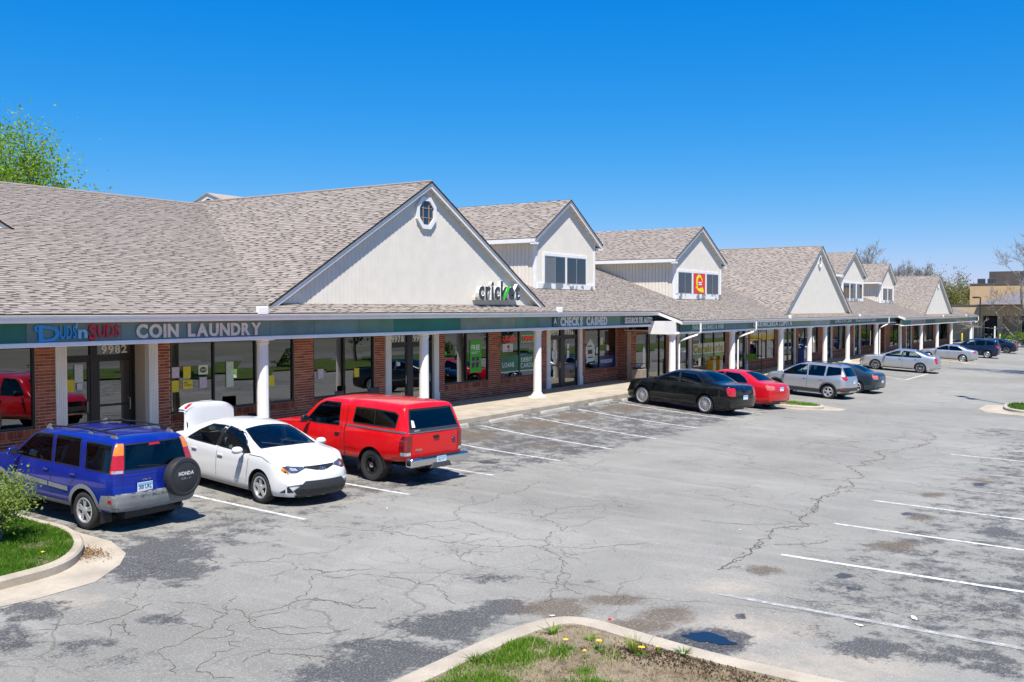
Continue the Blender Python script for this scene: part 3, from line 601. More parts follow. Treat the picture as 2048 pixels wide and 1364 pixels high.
eave(-4, 43.55, 20.15, 3.60, 20.5, 2.96, 3.37, [(-4, 4, 'teal'), (4, 8, 'teal'), (8, 11.94, 'green'), (11.94, 14.27, 'teal'), (14.27, 18.93, 'teal'), (18.93, 20.64, 'teal'), (20.64, 22.54, 'teal'), (22.54, 24.18, 'fade'), (24.18, 27.77, 'green'), (27.77, 31.26, 'olive'), (31.26, 32.96, 'fade'), (32.96, 38.91, 'teal'), (38.91, 40.0, 'fade'), (40.0, 43.5, 'dark')], 20.8, Y1)
eave(43.4, 94.4, 18.91, 3.15, 19.2, 2.60, 3.02, [(43.7, 44.96, 'dark'), (44.96, 49.53, 'green'), (49.53, 53.0, 'teal'), (53.0, 60.94, 'moss'), (60.94, 64.83, 'olive'), (64.83, 69.41, 'pale'), (69.41, 85.64, 'dark'), (85.64, 94.3, 'dark')], 19.5, Y2)
eave(89.4, 130, 18.29, 2.93, 18.55, 2.32, 2.72, [(89.6, 92.7, 'green'), (92.7, 99.37, 'pale'), (99.37, 104.07, 'dark'), (104.07, 122, 'olive'), (122, 126.1, 'olive'), (126.1, 129.9, 'teal')], 18.9, Y3)
obj('end_header', MB().box(43.2, 43.68, 19.26, 20.62, 2.49, 3.12), white, shop)
# the stepped eave returns
for x, ya, yb in ((43.4, 18.93, 20.3), (94.4 - 5, 18.31, 19.0)):
    za, zb = roofz(ya), roofz(yb)
    obj('rake_board', MB().hexa([(x - .04, ya, za - .2), (x, ya, za - .2), (x, yb, zb - .2), (x - .04, yb, zb - .2)], [(x - .04, ya, za - .0), (x, ya, za - .0), (x, yb, zb - .0), (x - .04, yb, zb - .0)]), white, shop)
for x, ye, ze in ((18.34, 20.15, 3.6), (34.0, 20.15, 3.6), (59.6, 18.91, 3.15), (76.4, 18.91, 3.15), (107, 18.29, 2.93), (121, 18.29, 2.93)):
    obj('gutter_hood', bevel(MB().box(x - .2, x + .2, ye - .035, ye + .05, ze - .06, ze + .17).mesh(), .03, 2), whitep, shop)
for xg, xc, ye, ze, yc_, zf in ((45.6, 43.85, 18.93, 3.0, 19.5, -.27), (53.6, 51.75, 18.93, 3.0, 19.5, -.27), (86.0, 84.4, 18.93, 3.0, 19.5, -.27), (130.1, 128.8, 18.3, 2.8, 18.9, -.5)):
    obj('downspout', MB().tube([(xg, ye, ze), (xg, ye, ze - .45), (xg - .25, ye + .1, ze - .58), (xc + .12, yc_ - .22, ze - .82), (xc, yc_ - .2, ze - .98), (xc, yc_ - .2, zf + .02)], .05, 8), white, shop, smooth=True, sharp=50)

# ---- roofs
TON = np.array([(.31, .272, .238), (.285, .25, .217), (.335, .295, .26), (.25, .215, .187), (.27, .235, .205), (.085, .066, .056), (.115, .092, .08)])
WID = [.12, .16, .20, .24, .30]
SH = dict(v=[], f=[], c=[]); CAND = []
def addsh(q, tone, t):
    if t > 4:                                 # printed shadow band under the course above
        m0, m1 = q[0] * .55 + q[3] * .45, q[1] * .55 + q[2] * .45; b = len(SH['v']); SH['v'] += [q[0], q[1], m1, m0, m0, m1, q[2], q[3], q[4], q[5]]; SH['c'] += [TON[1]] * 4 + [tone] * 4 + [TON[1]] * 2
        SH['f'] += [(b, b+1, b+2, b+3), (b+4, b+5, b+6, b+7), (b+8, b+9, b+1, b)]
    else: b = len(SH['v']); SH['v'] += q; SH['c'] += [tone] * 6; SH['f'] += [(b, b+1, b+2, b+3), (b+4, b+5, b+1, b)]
def roof(O, U, V_, poly, seed, bare=False, exp_=.145, pick=False):
    """shingled plane: O origin, U along the eave, V_ up the slope (unit vectors), convex poly in (u, v)"""
    O, U, V_ = (np.array(k, float) for k in (O, U, V_)); N_ = np.cross(U, V_); N_ = N_ if N_[2] > 0 else -N_
    P3 = [O + U * u + V_ * v for u, v in poly]; mb = MB(); mb.prism([(i,) for i in range(len(P3))], lambda i: P3[i] - N_ * .004, lambda i: P3[i] - N_ * .05)
    obj('roof_deck', mb, mat('roof_underlay', (.09, .075, .065), .95), shop)
    rg = random.Random(seed); vs_ = [p[1] for p in poly]; v0, v1 = min(vs_), max(vs_)
    def span(v):
        xs = []
        for i in range(len(poly)):
            (ua, va), (ub, vb) = poly[i], poly[(i+1) % len(poly)]
            if (va - v) * (vb - v) <= 0 and va != vb: xs.append(ua + (ub - ua) * (v - va) / (vb - va))
            elif va == vb == v: xs += [ua, ub]
        return (min(xs), max(xs)) if xs else None
    v = v0
    while v < v1 - .02:
        vt = min(v + exp_, v1); a0 = span(v + 1e-5); a1 = span(vt - 1e-5)
        if a0 and a1:
            lo = min(a0[0], a1[0]); hi = max(a0[1], a1[1]); u = lo - rg.random() * .3; pt = 0
            while u < hi:
                w = rg.choice(WID); t = rg.choice((0, 0, 1, 2, 3, 4, 5, 5, 6, 6)) if pt < 5 else rg.choice((0, 1, 2, 4)); pt = t; w = min(w, .20) if t > 4 else w; ub = u + w
                c0, c1 = max(u, a0[0]), min(ub, a0[1]); d0, d1 = max(u, a1[0]), min(ub, a1[1])
                if (c1 > c0 or d1 > d0) and u < hi:
                    c1 = max(c0, c1); d1 = max(d0, d1); h = .016 if t < 5 else .007
                    full = c0 == u and c1 == ub and d0 == u and d1 == ub and vt - v > exp_ - 1e-4
                    rec = (O + U * u + V_ * v, U, V_, N_, w, t, h, exp_)
                    q = [O + U * c0 + V_ * v + N_ * h, O + U * c1 + V_ * v + N_ * h, O + U * d1 + V_ * (vt + .01) + N_ * .001, O + U * d0 + V_ * (vt + .01) + N_ * .001, O + U * c0 + V_ * v - N_ * .003, O + U * c1 + V_ * v - N_ * .003]
                    tone = TON[t] * rg.uniform(.9, 1.08)
                    if full and pick: CAND.append((float(np.linalg.norm(rec[0] - CAMP)), rec, q, tone))
                    else: addsh(q, tone, t)
                u = ub
        v += exp_
cs = 1 / math.hypot(1, SL); VM = (0, cs, SL * cs)
def mroof(x0, x1, ye, yr=RY, seed=1, pick=False, hip=0):
    L_ = (yr - ye) / cs; roof((x0, ye - .03, roofz(ye - .03)), (1, 0, 0), VM, [(0, 0), (x1 - x0, 0), (x1 - x0 - hip, L_), (0, L_)], seed, pick=pick)
mroof(-2, 43.5, 20.15, seed=1, pick=True); mroof(43.36, 94.3, 18.91, seed=2); mroof(89.4, 129.9, 18.29, 26, seed=3, hip=7)
obj('roof_back', MB().add([(-2, RY, RZ - .01), (129, RY, RZ - .01), (129, 44, roofz(20.1)), (-2, 44, roofz(20.1))], [(0, 1, 2, 3)]), mat('roof_plain', (.3, .26, .22), .95), shop)
obj('ridge_cap', MB().tube([(-2, RY, RZ), (94, RY, RZ)], .05, 6), mat('ridge_shingle', (.27, .23, .2), .95), shop)

def boards(parent, u0, u1, zb, zt, face, axis='y', w=.178):
    """vertical siding boards, each lapped on the next; zb(u), zt(u) give the ends"""
    n = max(1, round((u1 - u0) / w)); w = (u1 - u0) / n
    for k in range(n):
        a, b = u0 + k * w, u0 + (k + 1) * w - .02; m_ = (a + b) / 2; us = [a, b]
        if zt(m_) > max(zt(a), zt(b)) + 1e-6: us = [a, m_, b]
        bot = [(a, zb(a)), (b, zb(b))]; top = [(u, max(zt(u), zb(u) + .001)) for u in us[::-1]]
        if max(t[1] - zb(t[0]) for t in top) < .02: continue
        poly = bot + top
        def fr(u, z): d = (u - a) / w * .016; return (u, face - .004 - d, z) if axis == 'y' else (face - .004 - d, u, z)
        def bk(u, z): return (u, face + .03, z) if axis == 'y' else (face + .03, u, z)
        obj('siding_board', MB().prism(poly, fr, bk), siding, parent)
def rake(parent, xa, za, xe, ze, yf, depth=.19, t=.03, back=.22):
    """one rake: fascia board, cover strip, dark drip edge and soffit from apex to eave"""
    s = 1 if xe > xa else -1; m_ = (za - ze) / abs(xe - xa)
    def zz(x): return za - m_ * abs(x - xa)
    P_ = lambda d: [(xa, zz(xa) - d), (xe, zz(xe) - d)]
    def slab(d0, d1, y0, y1, mt, nm): obj(nm, MB().prism(P_(d0) + P_(d1)[::-1], lambda x, z: (x, y0, z), lambda x, z: (x, y1, z)), mt, parent)
    slab(.03, depth + .03, yf, yf + t, white, 'rake_board'); slab(.03, depth * .45, yf - .03, yf - .001, white, 'rake_trim'); slab(.0, .03, yf - .045, yf + back, dripm, 'drip_edge')
    slab(depth - .01, depth + .01, yf + t, yf + back + .01, sofm, 'soffit')
    for k in range(1, int(abs(xe - xa) / .3)):                   # soffit joints
        x = xa + s * k * .3; obj('soffit_batten', MB().box(x - .006, x + .006, yf + t + .004, yf + back, zz(x) - depth - .018, zz(x) - depth - .008), mat('soffit_joint', (.38, .37, .34), .7), parent)
def gable(xa, za, half, yf, zend, yback, seed, wall_back=.2):
    m_ = (za - zend) / half; G_ = obj('gable', MB().prism([(xa - half + .3, zend + .0), (xa + half - .3, zend + .0), (xa, za - .28)], lambda x, z: (x, yf + wall_back + .03, z), lambda x, z: (x, yf + wall_back + .1, z)), mat('siding_groove', (.13, .12, .105), .8), shop)
    yw = yf + wall_back; zb = roofz(yw) - .02; zt = lambda x: za - .19 - m_ * abs(x - xa)
    hw = (za - .19 - zb) / m_; boards(G_, xa - hw + .02, xa + hw - .02, lambda x: zb, zt, yw)
    for s in (-1, 1): rake(G_, xa, za, xa + s * half, zend, yf)
    for s, sd_ in ((-1, 0), (1, 1)):
        L_ = half * math.hypot(1, m_); c_ = 1 / math.hypot(1, m_); U_ = (0, -1, 0) if s < 0 else (0, 1, 0); V_ = (-s * c_, 0, m_ * c_)
        # valley: where this plane meets the main roof plane z=roofz(y)
        yv = EY + (za - EZ) / SL; yv = min(yv, yback); O_ = (xa + s * half, yf - .045, zend + .006)
        # u measured backwards from the rake; the lower edge is cut along the valley
        d0 = max(0.0, EY + (zend - EZ) / SL - yf) + .3; d1 = yv - yf + .3
        roof(O_, (0, 1, 0), V_, [(0, 0), (d0, 0), (d1, L_), (0, L_)], seed + sd_)
    obj('ridge_cap', MB().tube([(xa, yf - .04, za + .012), (xa, min(yback, EY + (za - EZ) / SL + .2), za + .012)], .045, 6), MATS['ridge_shingle'], shop); return G_, m_
def oct_window(x, y, z, r, rz):
    def oc(k): return [(x + r * k * a, z + rz * k * b) for a, b in ((-.42, -1), (.42, -1), (1, -.42), (1, .42), (.42, 1), (-.42, 1), (-1, .42), (-1, -.42))]
    o, i = oc(1), oc(.74); mb = MB()
    for k in range(8):
        j = (k + 1) % 8; mb.prism([o[k], o[j], i[j], i[k]], lambda a, b: (a, y - .07, b), lambda a, b: (a, y + .02, b))
    w = obj('gable_window', mb, white, shop); obj('pane', MB().prism(i, lambda a, b: (a, y - .012, b), lambda a, b: (a, y - .004, b)), mat('dark_glass', (.01, .03, .06), .04, var=0, spec=.9), w)
    wood = mat('bare_wood', (.52, .30, .16), .7)
    for s in (-.3, .3): obj('glazing_bar', MB().box(x + s * r - .008, x + s * r + .008, y - .03, y - .013, z - rz * .73, z + rz * .73), wood, w); obj('glazing_bar', MB().box(x - r * .73, x + r * .73, y - .029, y - .0125, z + s * rz - .008, z + s * rz + .008), wood, w)
gable(26.32, 8.01, 7.37, 20.65, 3.77, 33, 11); oct_window(26.22, 20.82, 6.95, .52, .54)
gable(68.05, 8.01, 7.85, 19.4, 3.38, 33, 21); oct_window(68.0, 19.57, 6.95, .35, .42)
gable(107.9, 7.06, 7.9, 18.8, 3.15, 31, 31); oct_window(107.8, 18.97, 6.2, .35, .42)
gable(10.7, 8.35, 4.45, 26.55, 5.90, 34, 41)
# small cross gable behind the ridge
G5 = obj('rear_gable', MB().prism([(30.6, 7.5), (35.6, 7.5), (33.1, 8.4)], lambda y, z: (27.6, y, z), lambda y, z: (27.7, y, z)), siding, shop)
for s in (-1, 1):
    obj('rake_board', MB().prism([(33.1, 8.50), (33.1 + s * 2.7, 7.53), (33.1 + s * 2.7, 7.33), (33.1, 8.30)], lambda y, z: (27.2, y, z), lambda y, z: (27.24, y, z)), white, G5)
    obj('roof_deck', MB().prism([(33.1, 8.53), (33.1 + s * 2.8, 7.52), (33.1 + s * 2.8, 7.47), (33.1, 8.48)], lambda y, z: (27.15, y, z), lambda y, z: (34, y, z)), MATS['roof_plain'], G5)

def peel_mat():
    m, t, b = newmat('peeling_paint'); p = t.geo(); f = t.ramp(t.noise(1.5, 6, .6, p), .49, .53)
    t.l(t.mix(f, (.72, .72, .70), (.20, .225, .25)), b.inputs['Base Color']); b.inputs['Roughness'].default_value = .6; return m
peel = peel_mat()
def dormer(x0, x1, yf, za, ze, wins, seed, ov=.42, wz=(4.85, 6.08)):
    xa = (x0 + x1) / 2; half = (x1 - x0) / 2 + ov; m_ = (za - ze) / half; yr = yf - .22; zb = roofz(yf) - .02; zw = za - m_ * (x1 - x0) / 2 - .2
    D = obj('dormer', MB().prism([(x0 + .02, zb - .5), (x1 - .02, zb - .5), (x1 - .02, zw), (xa, za - .25), (x0 + .02, zw)], lambda x, z: (x, yf + .03, z), lambda x, z: (x, yf + 7, z)), MATS['siding_groove'], shop)
    zt = lambda x: za - .19 - m_ * abs(x - xa)
    boards(D, x0 + .02, x1 - .02, lambda x: zb, zt, yf)
    ye = EY + (zw - EZ) / SL; boards(D, yf + .16, ye, lambda y: roofz(y) - .03, lambda y: zw + .02, x0, 'x', .2)
    for a in (x0 - .03, x1 - .09): obj('corner_board', MB().box(a, a + .12, yf - .035, yf + .005, zb, zw + .1), white, D)
    obj('corner_board', MB().box(x0 - .032, x0 - .0, yf - .03, yf + .14, zb, zw + .05), white, D)
    for s in (-1, 1):
        rake(D, xa, za, xa + s * half, ze, yr); xe = xa + s * half
        obj('eave_board', MB().box(min(xe, xe - s * .03), max(xe, xe - s * .03), yr + .031, EY + (ze - EZ) / SL, ze - .2, ze - .02), white, D)
        obj('eave_soffit', MB().box(min(xe - s * .03, xa + s * (x1 - x0) / 2), max(xe - s * .03, xa + s * (x1 - x0) / 2), yr + .031, EY + (ze - EZ) / SL, ze - .2, ze - .18), sofm, D)
        obj('rake_return', MB().box(min(xe, xe - s * .32), max(xe, xe - s * .32), yr - .001, yr + .24, ze - .27, ze - .19), white, D)
        L_ = half * math.hypot(1, m_); c_ = 1 / math.hypot(1, m_); V_ = (-s * c_, 0, m_ * c_)
        d0 = EY + (ze - EZ) / SL - yr + .2; d1 = EY + (za - EZ) / SL - yr + .2
        roof((xe, yr - .045, ze + .006), (0, 1, 0), V_, [(0, 0), (d0, 0), (d1, L_), (0, L_)], seed + (s > 0))
    a, b = wins[0][0], wins[-1][1]; z0, z1 = wz; T = .13; mb = MB()
    mb.box(a - T, b + T, yf - .06, yf + .03, z1, z1 + T); mb.box(a - T, a, yf - .059, yf + .03, z0, z1); mb.box(b, b + T, yf - .059, yf + .03, z0, z1)
    for (p0, p1), (q0, q1) in zip(wins[:-1], wins[1:]): mb.box(p1, q0, yf - .058, yf + .03, z0, z1)
    W_ = obj('dormer_window', mb, white, shop); obj('sill_board', MB().box(x0 + .06, x1 - .06, yf - .07, yf + .03, zb + .03, z0 - .002), peel, W_)
    for p0, p1 in wins:
        m2 = (p0 + p1) / 2; fr = MB(); al = mat('window_alu', (.33, .33, .33), .4, .6)
        for q0, q1, yy in ((p0, m2, -.056), (m2, p1, -.05)):
            fr.box(q0, q0 + .04, yf + yy, yf + yy + .03, z0, z1); fr.box(q1 - .04, q1, yf + yy, yf + yy + .03, z0, z1); fr.box(q0 + .04, q1 - .04, yf + yy + .001, yf + yy + .029, z0, z0 + .04); fr.box(q0 + .04, q1 - .04, yf + yy + .001, yf + yy + .029, z1 - .04, z1)
            obj('pane', MB().box(q0 + .04, q1 - .04, yf + yy + .012, yf + yy + .017, z0 + .04, z1 - .04), mat('upper_pane', (.012, .022, .03), .05, var=0, spec=.9) if random.random() < .62 else mat('insect_screen', (.13, .145, .155), .5), W_)
        obj('sash', fr, al, W_)
    return D
dormer(36.62, 41.98, 22.93, 8.72, 6.80, [(37.3, 39.12), (39.26, 41.06)], 51)
dormer(49.22, 55.82, 21.93, 8.36, 6.42, [(49.55, 51.4), (51.62, 53.3), (53.55, 55.35)], 61, .45, (4.55, 5.72))
dormer(84.0, 91.0, 22.3, 8.64, 6.62, [(84.3, 86.2), (86.5, 88.3), (88.7, 90.5)], 71, .6, (4.62, 5.9))
dormer(96.3, 101.7, 22.0, 8.10, 6.28, [(97.1, 98.9), (99.2, 101.0)], 81, .5, (4.55, 5.65))

# ---- shingles: the 300 largest in view are single pieces, the rest one mesh
CAND.sort(key=lambda c: c[0])
vis = [c for c in CAND if c[1][0][0] / max(1, c[1][0][1]) > .56]
rest = [c for c in CAND if c[1][0][0] / max(1, c[1][0][1]) <= .56] + vis[300:]
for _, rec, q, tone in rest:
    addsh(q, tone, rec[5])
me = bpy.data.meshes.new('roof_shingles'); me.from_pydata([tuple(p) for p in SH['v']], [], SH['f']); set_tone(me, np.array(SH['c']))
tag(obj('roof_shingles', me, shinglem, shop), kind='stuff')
SM = {}
for _, (o_, U_, V_, N_, w, t, h, e_), q, tone in vis[:300]:
    if (w, t) not in SM:
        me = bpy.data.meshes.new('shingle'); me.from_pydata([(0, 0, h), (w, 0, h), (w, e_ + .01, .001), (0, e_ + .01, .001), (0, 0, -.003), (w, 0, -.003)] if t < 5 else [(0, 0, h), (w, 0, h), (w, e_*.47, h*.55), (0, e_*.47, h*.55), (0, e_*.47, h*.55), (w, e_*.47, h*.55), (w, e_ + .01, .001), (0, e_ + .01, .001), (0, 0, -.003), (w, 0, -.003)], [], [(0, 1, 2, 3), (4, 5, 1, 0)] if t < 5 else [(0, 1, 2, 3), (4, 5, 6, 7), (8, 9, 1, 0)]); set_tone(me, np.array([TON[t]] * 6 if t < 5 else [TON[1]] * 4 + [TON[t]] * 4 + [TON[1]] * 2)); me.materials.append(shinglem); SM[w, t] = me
    M_ = Matrix.Identity(4)
    for k in range(3): M_[k][0], M_[k][1], M_[k][2], M_[k][3] = U_[k], V_[k], N_[k], o_[k]
    link(bpy.data.objects.new('shingle', SM[w, t]), shop, M_)
# ---- bricks likewise
def bdist(b): return math.hypot(*( (b[0], b[4]) if b[5] == 'y' else (b[4], b[0]) ))
full = sorted([b for b in BRICKS if b[7] and b[5] == 'y' and b[0] / b[4] > .57], key=bdist)[:300]; fs = set(map(id, full))
BMS = {}; mb = MB(); cols = []
def bbox(u, z, hu, hz, face, ax, t):
    d0, d1 = face - .009 - (t % 3) * .0012, face + .004
    return (u - hu, u + hu, d0, d1, z - hz, z + hz) if ax == 'y' else (d0, d1, u - hu, u + hu, z - hz, z + hz)
for b in BRICKS:
    u, z, hu, hz, face, ax, t, fl = b
    if id(b) in fs:
        if t not in BMS:
            q = MB().box(*bbox(0, 0, hu, hz, 0, 'y', t)).mesh('brick'); set_tone(q, np.array([BT[t]] * 8)); q.materials.append(brickm); BMS[t] = q
        link(bpy.data.objects.new('brick', BMS[t]), shop, Matrix.Translation((u, face, z)))
    else: mb.box(*bbox(u, z, hu, hz, face, ax, t)); cols += [np.array(BT[t]) * random.uniform(.85, 1.12)] * 8
me = mb.mesh('wall_bricks', recalc=False); set_tone(me, np.array(cols)); tag(obj('wall_bricks', me, brickm, shop), kind='stuff')
print('SHINGLES', len(SH['f']) // 2, 'BRICKS', len(BRICKS))
# ================================================================ SIGNS AND POSTERS
cream = mat('letter_cream', (.68, .63, .54), .55, var=.1); offwhite = mat('letter_white', (.72, .73, .69), .5, var=.12, vscale=9); dull = mat('letter_dull', (.40, .47, .42), .6, var=.25, vscale=12)
blue_l = mat('letter_blue', (.02, .28, .62), .45); lblue_l = mat('letter_light_blue', (.22, .50, .72), .45); red_l = mat('letter_red', (.48, .015, .03), .45)
def sign(name, label, x, y, z, group=None): return thing(name, label, 'sign', (x, y, z), group=group)
YB1, YB2, YB3 = 20.485, 19.185, 18.535
s = sign('shop_sign', 'red and blue script lettering on the green fascia left of the laundry lettering', 12.1, YB1, 2.97)
obj('letter', MB().add([tuple(p) for p in layout('D', .50, .33, .03, .02)[0][1] + np.array([12.20, YB1, 2.985])], layout('D', .50, .33, .03, .02)[0][2]).mesh(recalc=False), blue_l, s)
mb = MB(); q = [(12.20 + .0, 3.18), (12.12, 3.22), (12.10, 3.29), (12.16, 3.345), (12.30, 3.355), (12.46, 3.33), (12.45, 3.295), (12.28, 3.315), (12.19, 3.30), (12.165, 3.26), (12.20, 3.225)]
obj('letter_flourish', mb.prism(q, lambda a, b: (a, YB1 - .02, b), lambda a, b: (a, YB1 + .01, b)), blue_l, s)
obj('letter_flourish', MB().prism([(12.16, 2.985), (12.25, 2.975), (12.44, 2.985), (12.58, 3.03), (12.62, 3.08), (12.50, 3.03), (12.36, 3.015), (12.20, 3.02)], lambda a, b: (a, YB1 - .021, b), lambda a, b: (a, YB1 + .009, b)), blue_l, s)
put_text('UDS', 12.70, 13.10, 3.04, 3.32, YB1, blue_l, s, .03, .025); put_text("'", 13.09, 13.12, 3.1, 3.36, YB1, lblue_l, s, .03, .02); put_text('n', 13.14, 13.37, 3.045, 3.31, YB1, lblue_l, s, .03, .03)
put_text('S', 13.41, 13.60, 2.995, 3.325, YB1, red_l, s, .03, .03); put_text('UDS', 13.63, 14.21, 3.055, 3.325, YB1, red_l, s, .03, .025)
s = sign('shop_sign', 'cream capital letters reading COIN LAUNDRY on the green fascia', 14.6, YB1, 3); put_text('COIN LAUNDRY', 14.66, 18.57, 3.015, 3.315, YB1, cream, s, .03, .042, space=.55)
s = sign('shop_sign', 'white capital letters reading CHECKS CASHED on the green fascia', 34.6, YB1, 3); put_text('CHECKS CASHED', 34.6, 38.65, 3.02, 3.34, YB1, offwhite, s, .03, .055, space=.7)
lg = sign('logo_sign', 'small dark green square with a white arrow-like letter A beside the check cashing lettering', 33.98, YB1, 3)
obj('panel', MB().box(33.98, 34.4, YB1, YB1 + .012, 2.975, 3.375), mat('logo_green', (.008, .06, .05), .5), lg); put_text('A', 34.07, 34.31, 3.10, 3.32, YB1 - .012, offwhite, lg, .012, .03); put_text('ACE', 34.07, 34.31, 3.01, 3.06, YB1 - .012, dull, lg, .012)
s = sign('shop_sign', 'narrow white capital letters reading SEGUROS DE AUTO on a dark green panel', 40.7, YB1, 3); put_text('SEGUROS DE AUTO', 40.4, 43.3, 3.05, 3.30, YB1, offwhite, s, .025, .03, gap=.06)
s = sign('shop_sign', 'uneven pale letters reading FABULOUS NAILS & HAIR on a bright green panel', 45, YB2, 2.7); put_text('FABULOUS NAILS & HAIR', 45.15, 49.3, 2.68, 2.93, YB2, mat('letter_mint', (.55, .66, .60), .5, var=.2), s, .025, .03, gap=.06)
s = sign('shop_sign', 'white capital letters reading CARNICERIA LUPITA on a faded green panel', 53.7, YB2, 2.7); put_text('CARNICERIA LUPITA', 53.8, 60.8, 2.70, 2.97, YB2, offwhite, s, .025, .05)
s = sign('shop_sign', 'white slab letters reading SANTA FE CAFE on the dark green fascia', 70.5, YB2, 2.7); put_text('SANTA FE CAFE', 70.6, 75.0, 2.72, 2.97, YB2, offwhite, s, .02, .02)
s = sign('shop_sign', 'thin white lettering reading Breakfast and Lunch right of the cafe name', 76.1, YB2, 2.7); put_text('Breakfast and Lunch', 76.2, 82.5, 2.74, 2.96, YB2, offwhite, s, .02, .01)
s = sign('shop_sign', 'faint pale letters reading BEAUTY SUPPLY near the end of a dark green fascia', 86.7, YB2, 2.7); put_text('BEAUTY SUPPLY', 86.9, 92.3, 2.72, 2.95, YB2, mat('letter_faint', (.14, .24, .19), .6), s, .02, .02)
pk = mat('faded_red', (.46, .20, .21), .6, var=.3, vscale=8)
for a, b in ((105.5, 110.5), (117, 121.5)): obj('sign_panel', MB().box(a, b, 18.54, 18.549, 2.45, 2.66), mat('faded_yellow', (.27, .28, .05), .6, var=.3, vscale=1.5), shop)
obj('sign_panel', MB().box(93.6, 98.8, 18.54, 18.549, 2.44, 2.62), pk, shop)
# raised letters on the big gable
ck = sign('channel_letter_sign', 'raised dark grey lower-case letters with a green stroke on the big gable', 28.9, 20.84, 4.05)
obj('raceway', bevel(MB().box(28.95, 31.6, 20.74, 20.84, 4.02, 4.16).mesh(), .01), siding, ck)
wr = mat('letter_return', (.78, .78, .77), .4, var=.05); dg = mat('letter_face', (.040, .048, .058), .45, var=.15)
its = layout('cricket', 2.72, .64, 1, .035, gap=.06)
for ch, w, f in its:
    w = w - np.array([0, 0, 0]); w0 = w.copy(); w0[:, 1] = w0[:, 1] * .14; w0 += np.array([28.92, 20.67, 4.07])
    L_ = obj('letter', MB().add(w0, f).mesh(recalc=False), wr, ck); w1 = w.copy(); w1[:, 1] *= .01; w1 += np.array([28.92, 20.5285, 4.07]); obj('letter_face', MB().add(w1, f).mesh(recalc=False), dg, L_)
obj('green_stroke', MB().prism([(30.50, 4.06), (30.52, 4.22), (30.68, 4.40), (30.78, 4.56), (30.94, 4.57), (30.82, 4.38), (30.66, 4.20), (30.58, 4.07)], lambda a, b: (a, 20.495, b), lambda a, b: (a, 20.517, b)), mat('stroke_green', (.03, .55, .02), .4), ck)

# ---- street numbers over the doors
NUMW = {'9982': 'over the laundry door', '9978': 'over a green-tinted door behind the red pickup', '9974': 'half hidden by a white column', '9970': 'over the left door of the check shop', '9966': 'over the right door of the check shop', '9962': 'over the single door past the stepped eave'}
for t_, a, b, z0, y in (('9982', 15.56, 16.33, 2.53, 23.22), ('9978', 26.66, 27.34, 2.53, 22.73), ('9974', 27.88, 28.6, 2.53, 22.73), ('9970', 37.5, 38.25, 2.53, 22.73), ('9966', 38.85, 39.6, 2.53, 22.73), ('9962', 50.2, 51.0, 2.22, 22.07)):
    s = thing('street_number', 'white door numerals ' + NUMW[t_], 'street number', (a, y, z0), group=None); put_text(t_, a, b, z0, z0 + .20, y, offwhite, s, .006, .03, name='numeral')

# ---- paper on the glass
def printed(name, col, ink=(.08, .08, .09), amt=.55, rows=34):
    if name in MATS: return MATS[name]
    m, t, b = newmat(name); p = t.geo(); mp = t.n('Mapping'); mp.inputs['Scale'].default_value = (22, 1, rows * 1.0); t.l(p, mp.inputs[0])
    sep = t.n('SeparateXYZ'); t.l(p, sep.inputs[0]); fr = t.math('FRACT', t.math('MULTIPLY', sep.outputs[2], rows)); row = t.ramp(t.math('ABSOLUTE', t.math('SUBTRACT', fr, .5)), .22, .16)
    n = t.ramp(t.noise(1, 2, .5, mp.outputs[0]), .42, .5); t.l(t.mix(t.math('MULTIPLY', t.math('MULTIPLY', row, n), amt), col, ink), b.inputs['Base Color']); b.inputs['Roughness'].default_value = .6; return m
yel = printed('paper_yellow', (.72, .58, .02), (.25, .2, .05), .35); pinkp = printed('paper_pink', (.62, .52, .62)); wht = printed('paper_white', (.62, .66, .68)); grn = printed('paper_green', (.60, .70, .56))
def poster(name, label, x0, x1, z0, z1, y, m_, group=None, cat='poster'):
    return tag(obj(name, MB().box(x0, x1, y, y + .003, z0, z1), m_, basis=None), label, cat, group)
PG = 22.705
poster('notice', 'tall white printed notice taped to the dark laundry door', 14.78, 15.02, 1.81, 2.27, 23.2, wht); poster('notice', 'yellow notice low on the dark laundry door', 14.58, 14.77, 1.58, 1.89, 23.2, yel); poster('notice', 'small white slip under the tall notice on the laundry door', 14.84, 15.0, 1.62, 1.79, 23.2, wht)
poster('notice', 'upper pink notice on the laundry window beside the brick', 17.37, 17.62, 1.79, 2.09, PG, pinkp); poster('notice', 'upper yellow notice on the laundry window between pink and white papers', 17.75, 18.0, 1.77, 2.09, PG, yel)
w_ = poster('notice', 'pale notice with a dark oval wireless symbol on the laundry window', 18.27, 18.6, 1.84, 2.1, PG, mat('paper_cream', (.66, .70, .52), .6)); ov = MB().prism([(18.435 + .12 * math.cos(t) * (1 if True else 1), 1.97 + .085 * math.sin(t)) for t in np.linspace(0, 6.283, 20)[:-1]], lambda a, b: (a, PG - .003, b), lambda a, b: (a, PG - .0005, b)); obj('symbol', ov, mat('print_dark', (.05, .055, .05), .6), w_); put_text('Wi Fi', 18.35, 18.52, 1.94, 2.0, PG - .005, offwhite, w_, .002, .02, split=False, name='print')
poster('notice', 'lower yellow notice on the laundry window under the pink one', 17.36, 17.6, 1.40, 1.72, PG, yel)
w_ = poster('notice', 'wide yellow notice printed HELP WANTED on the laundry window', 17.73, 18.06, 1.46, 1.71, PG, mat('paper_plain_yellow', (.74, .60, .03), .6)); put_text('HELP', 17.77, 17.91, 1.62, 1.665, PG - .002, MATS['print_dark'], w_, .002, .02, split=False, name='print'); put_text('WANTED', 17.77, 18.02, 1.545, 1.59, PG - .002, MATS['print_dark'], w_, .002, .02, split=False, name='print')
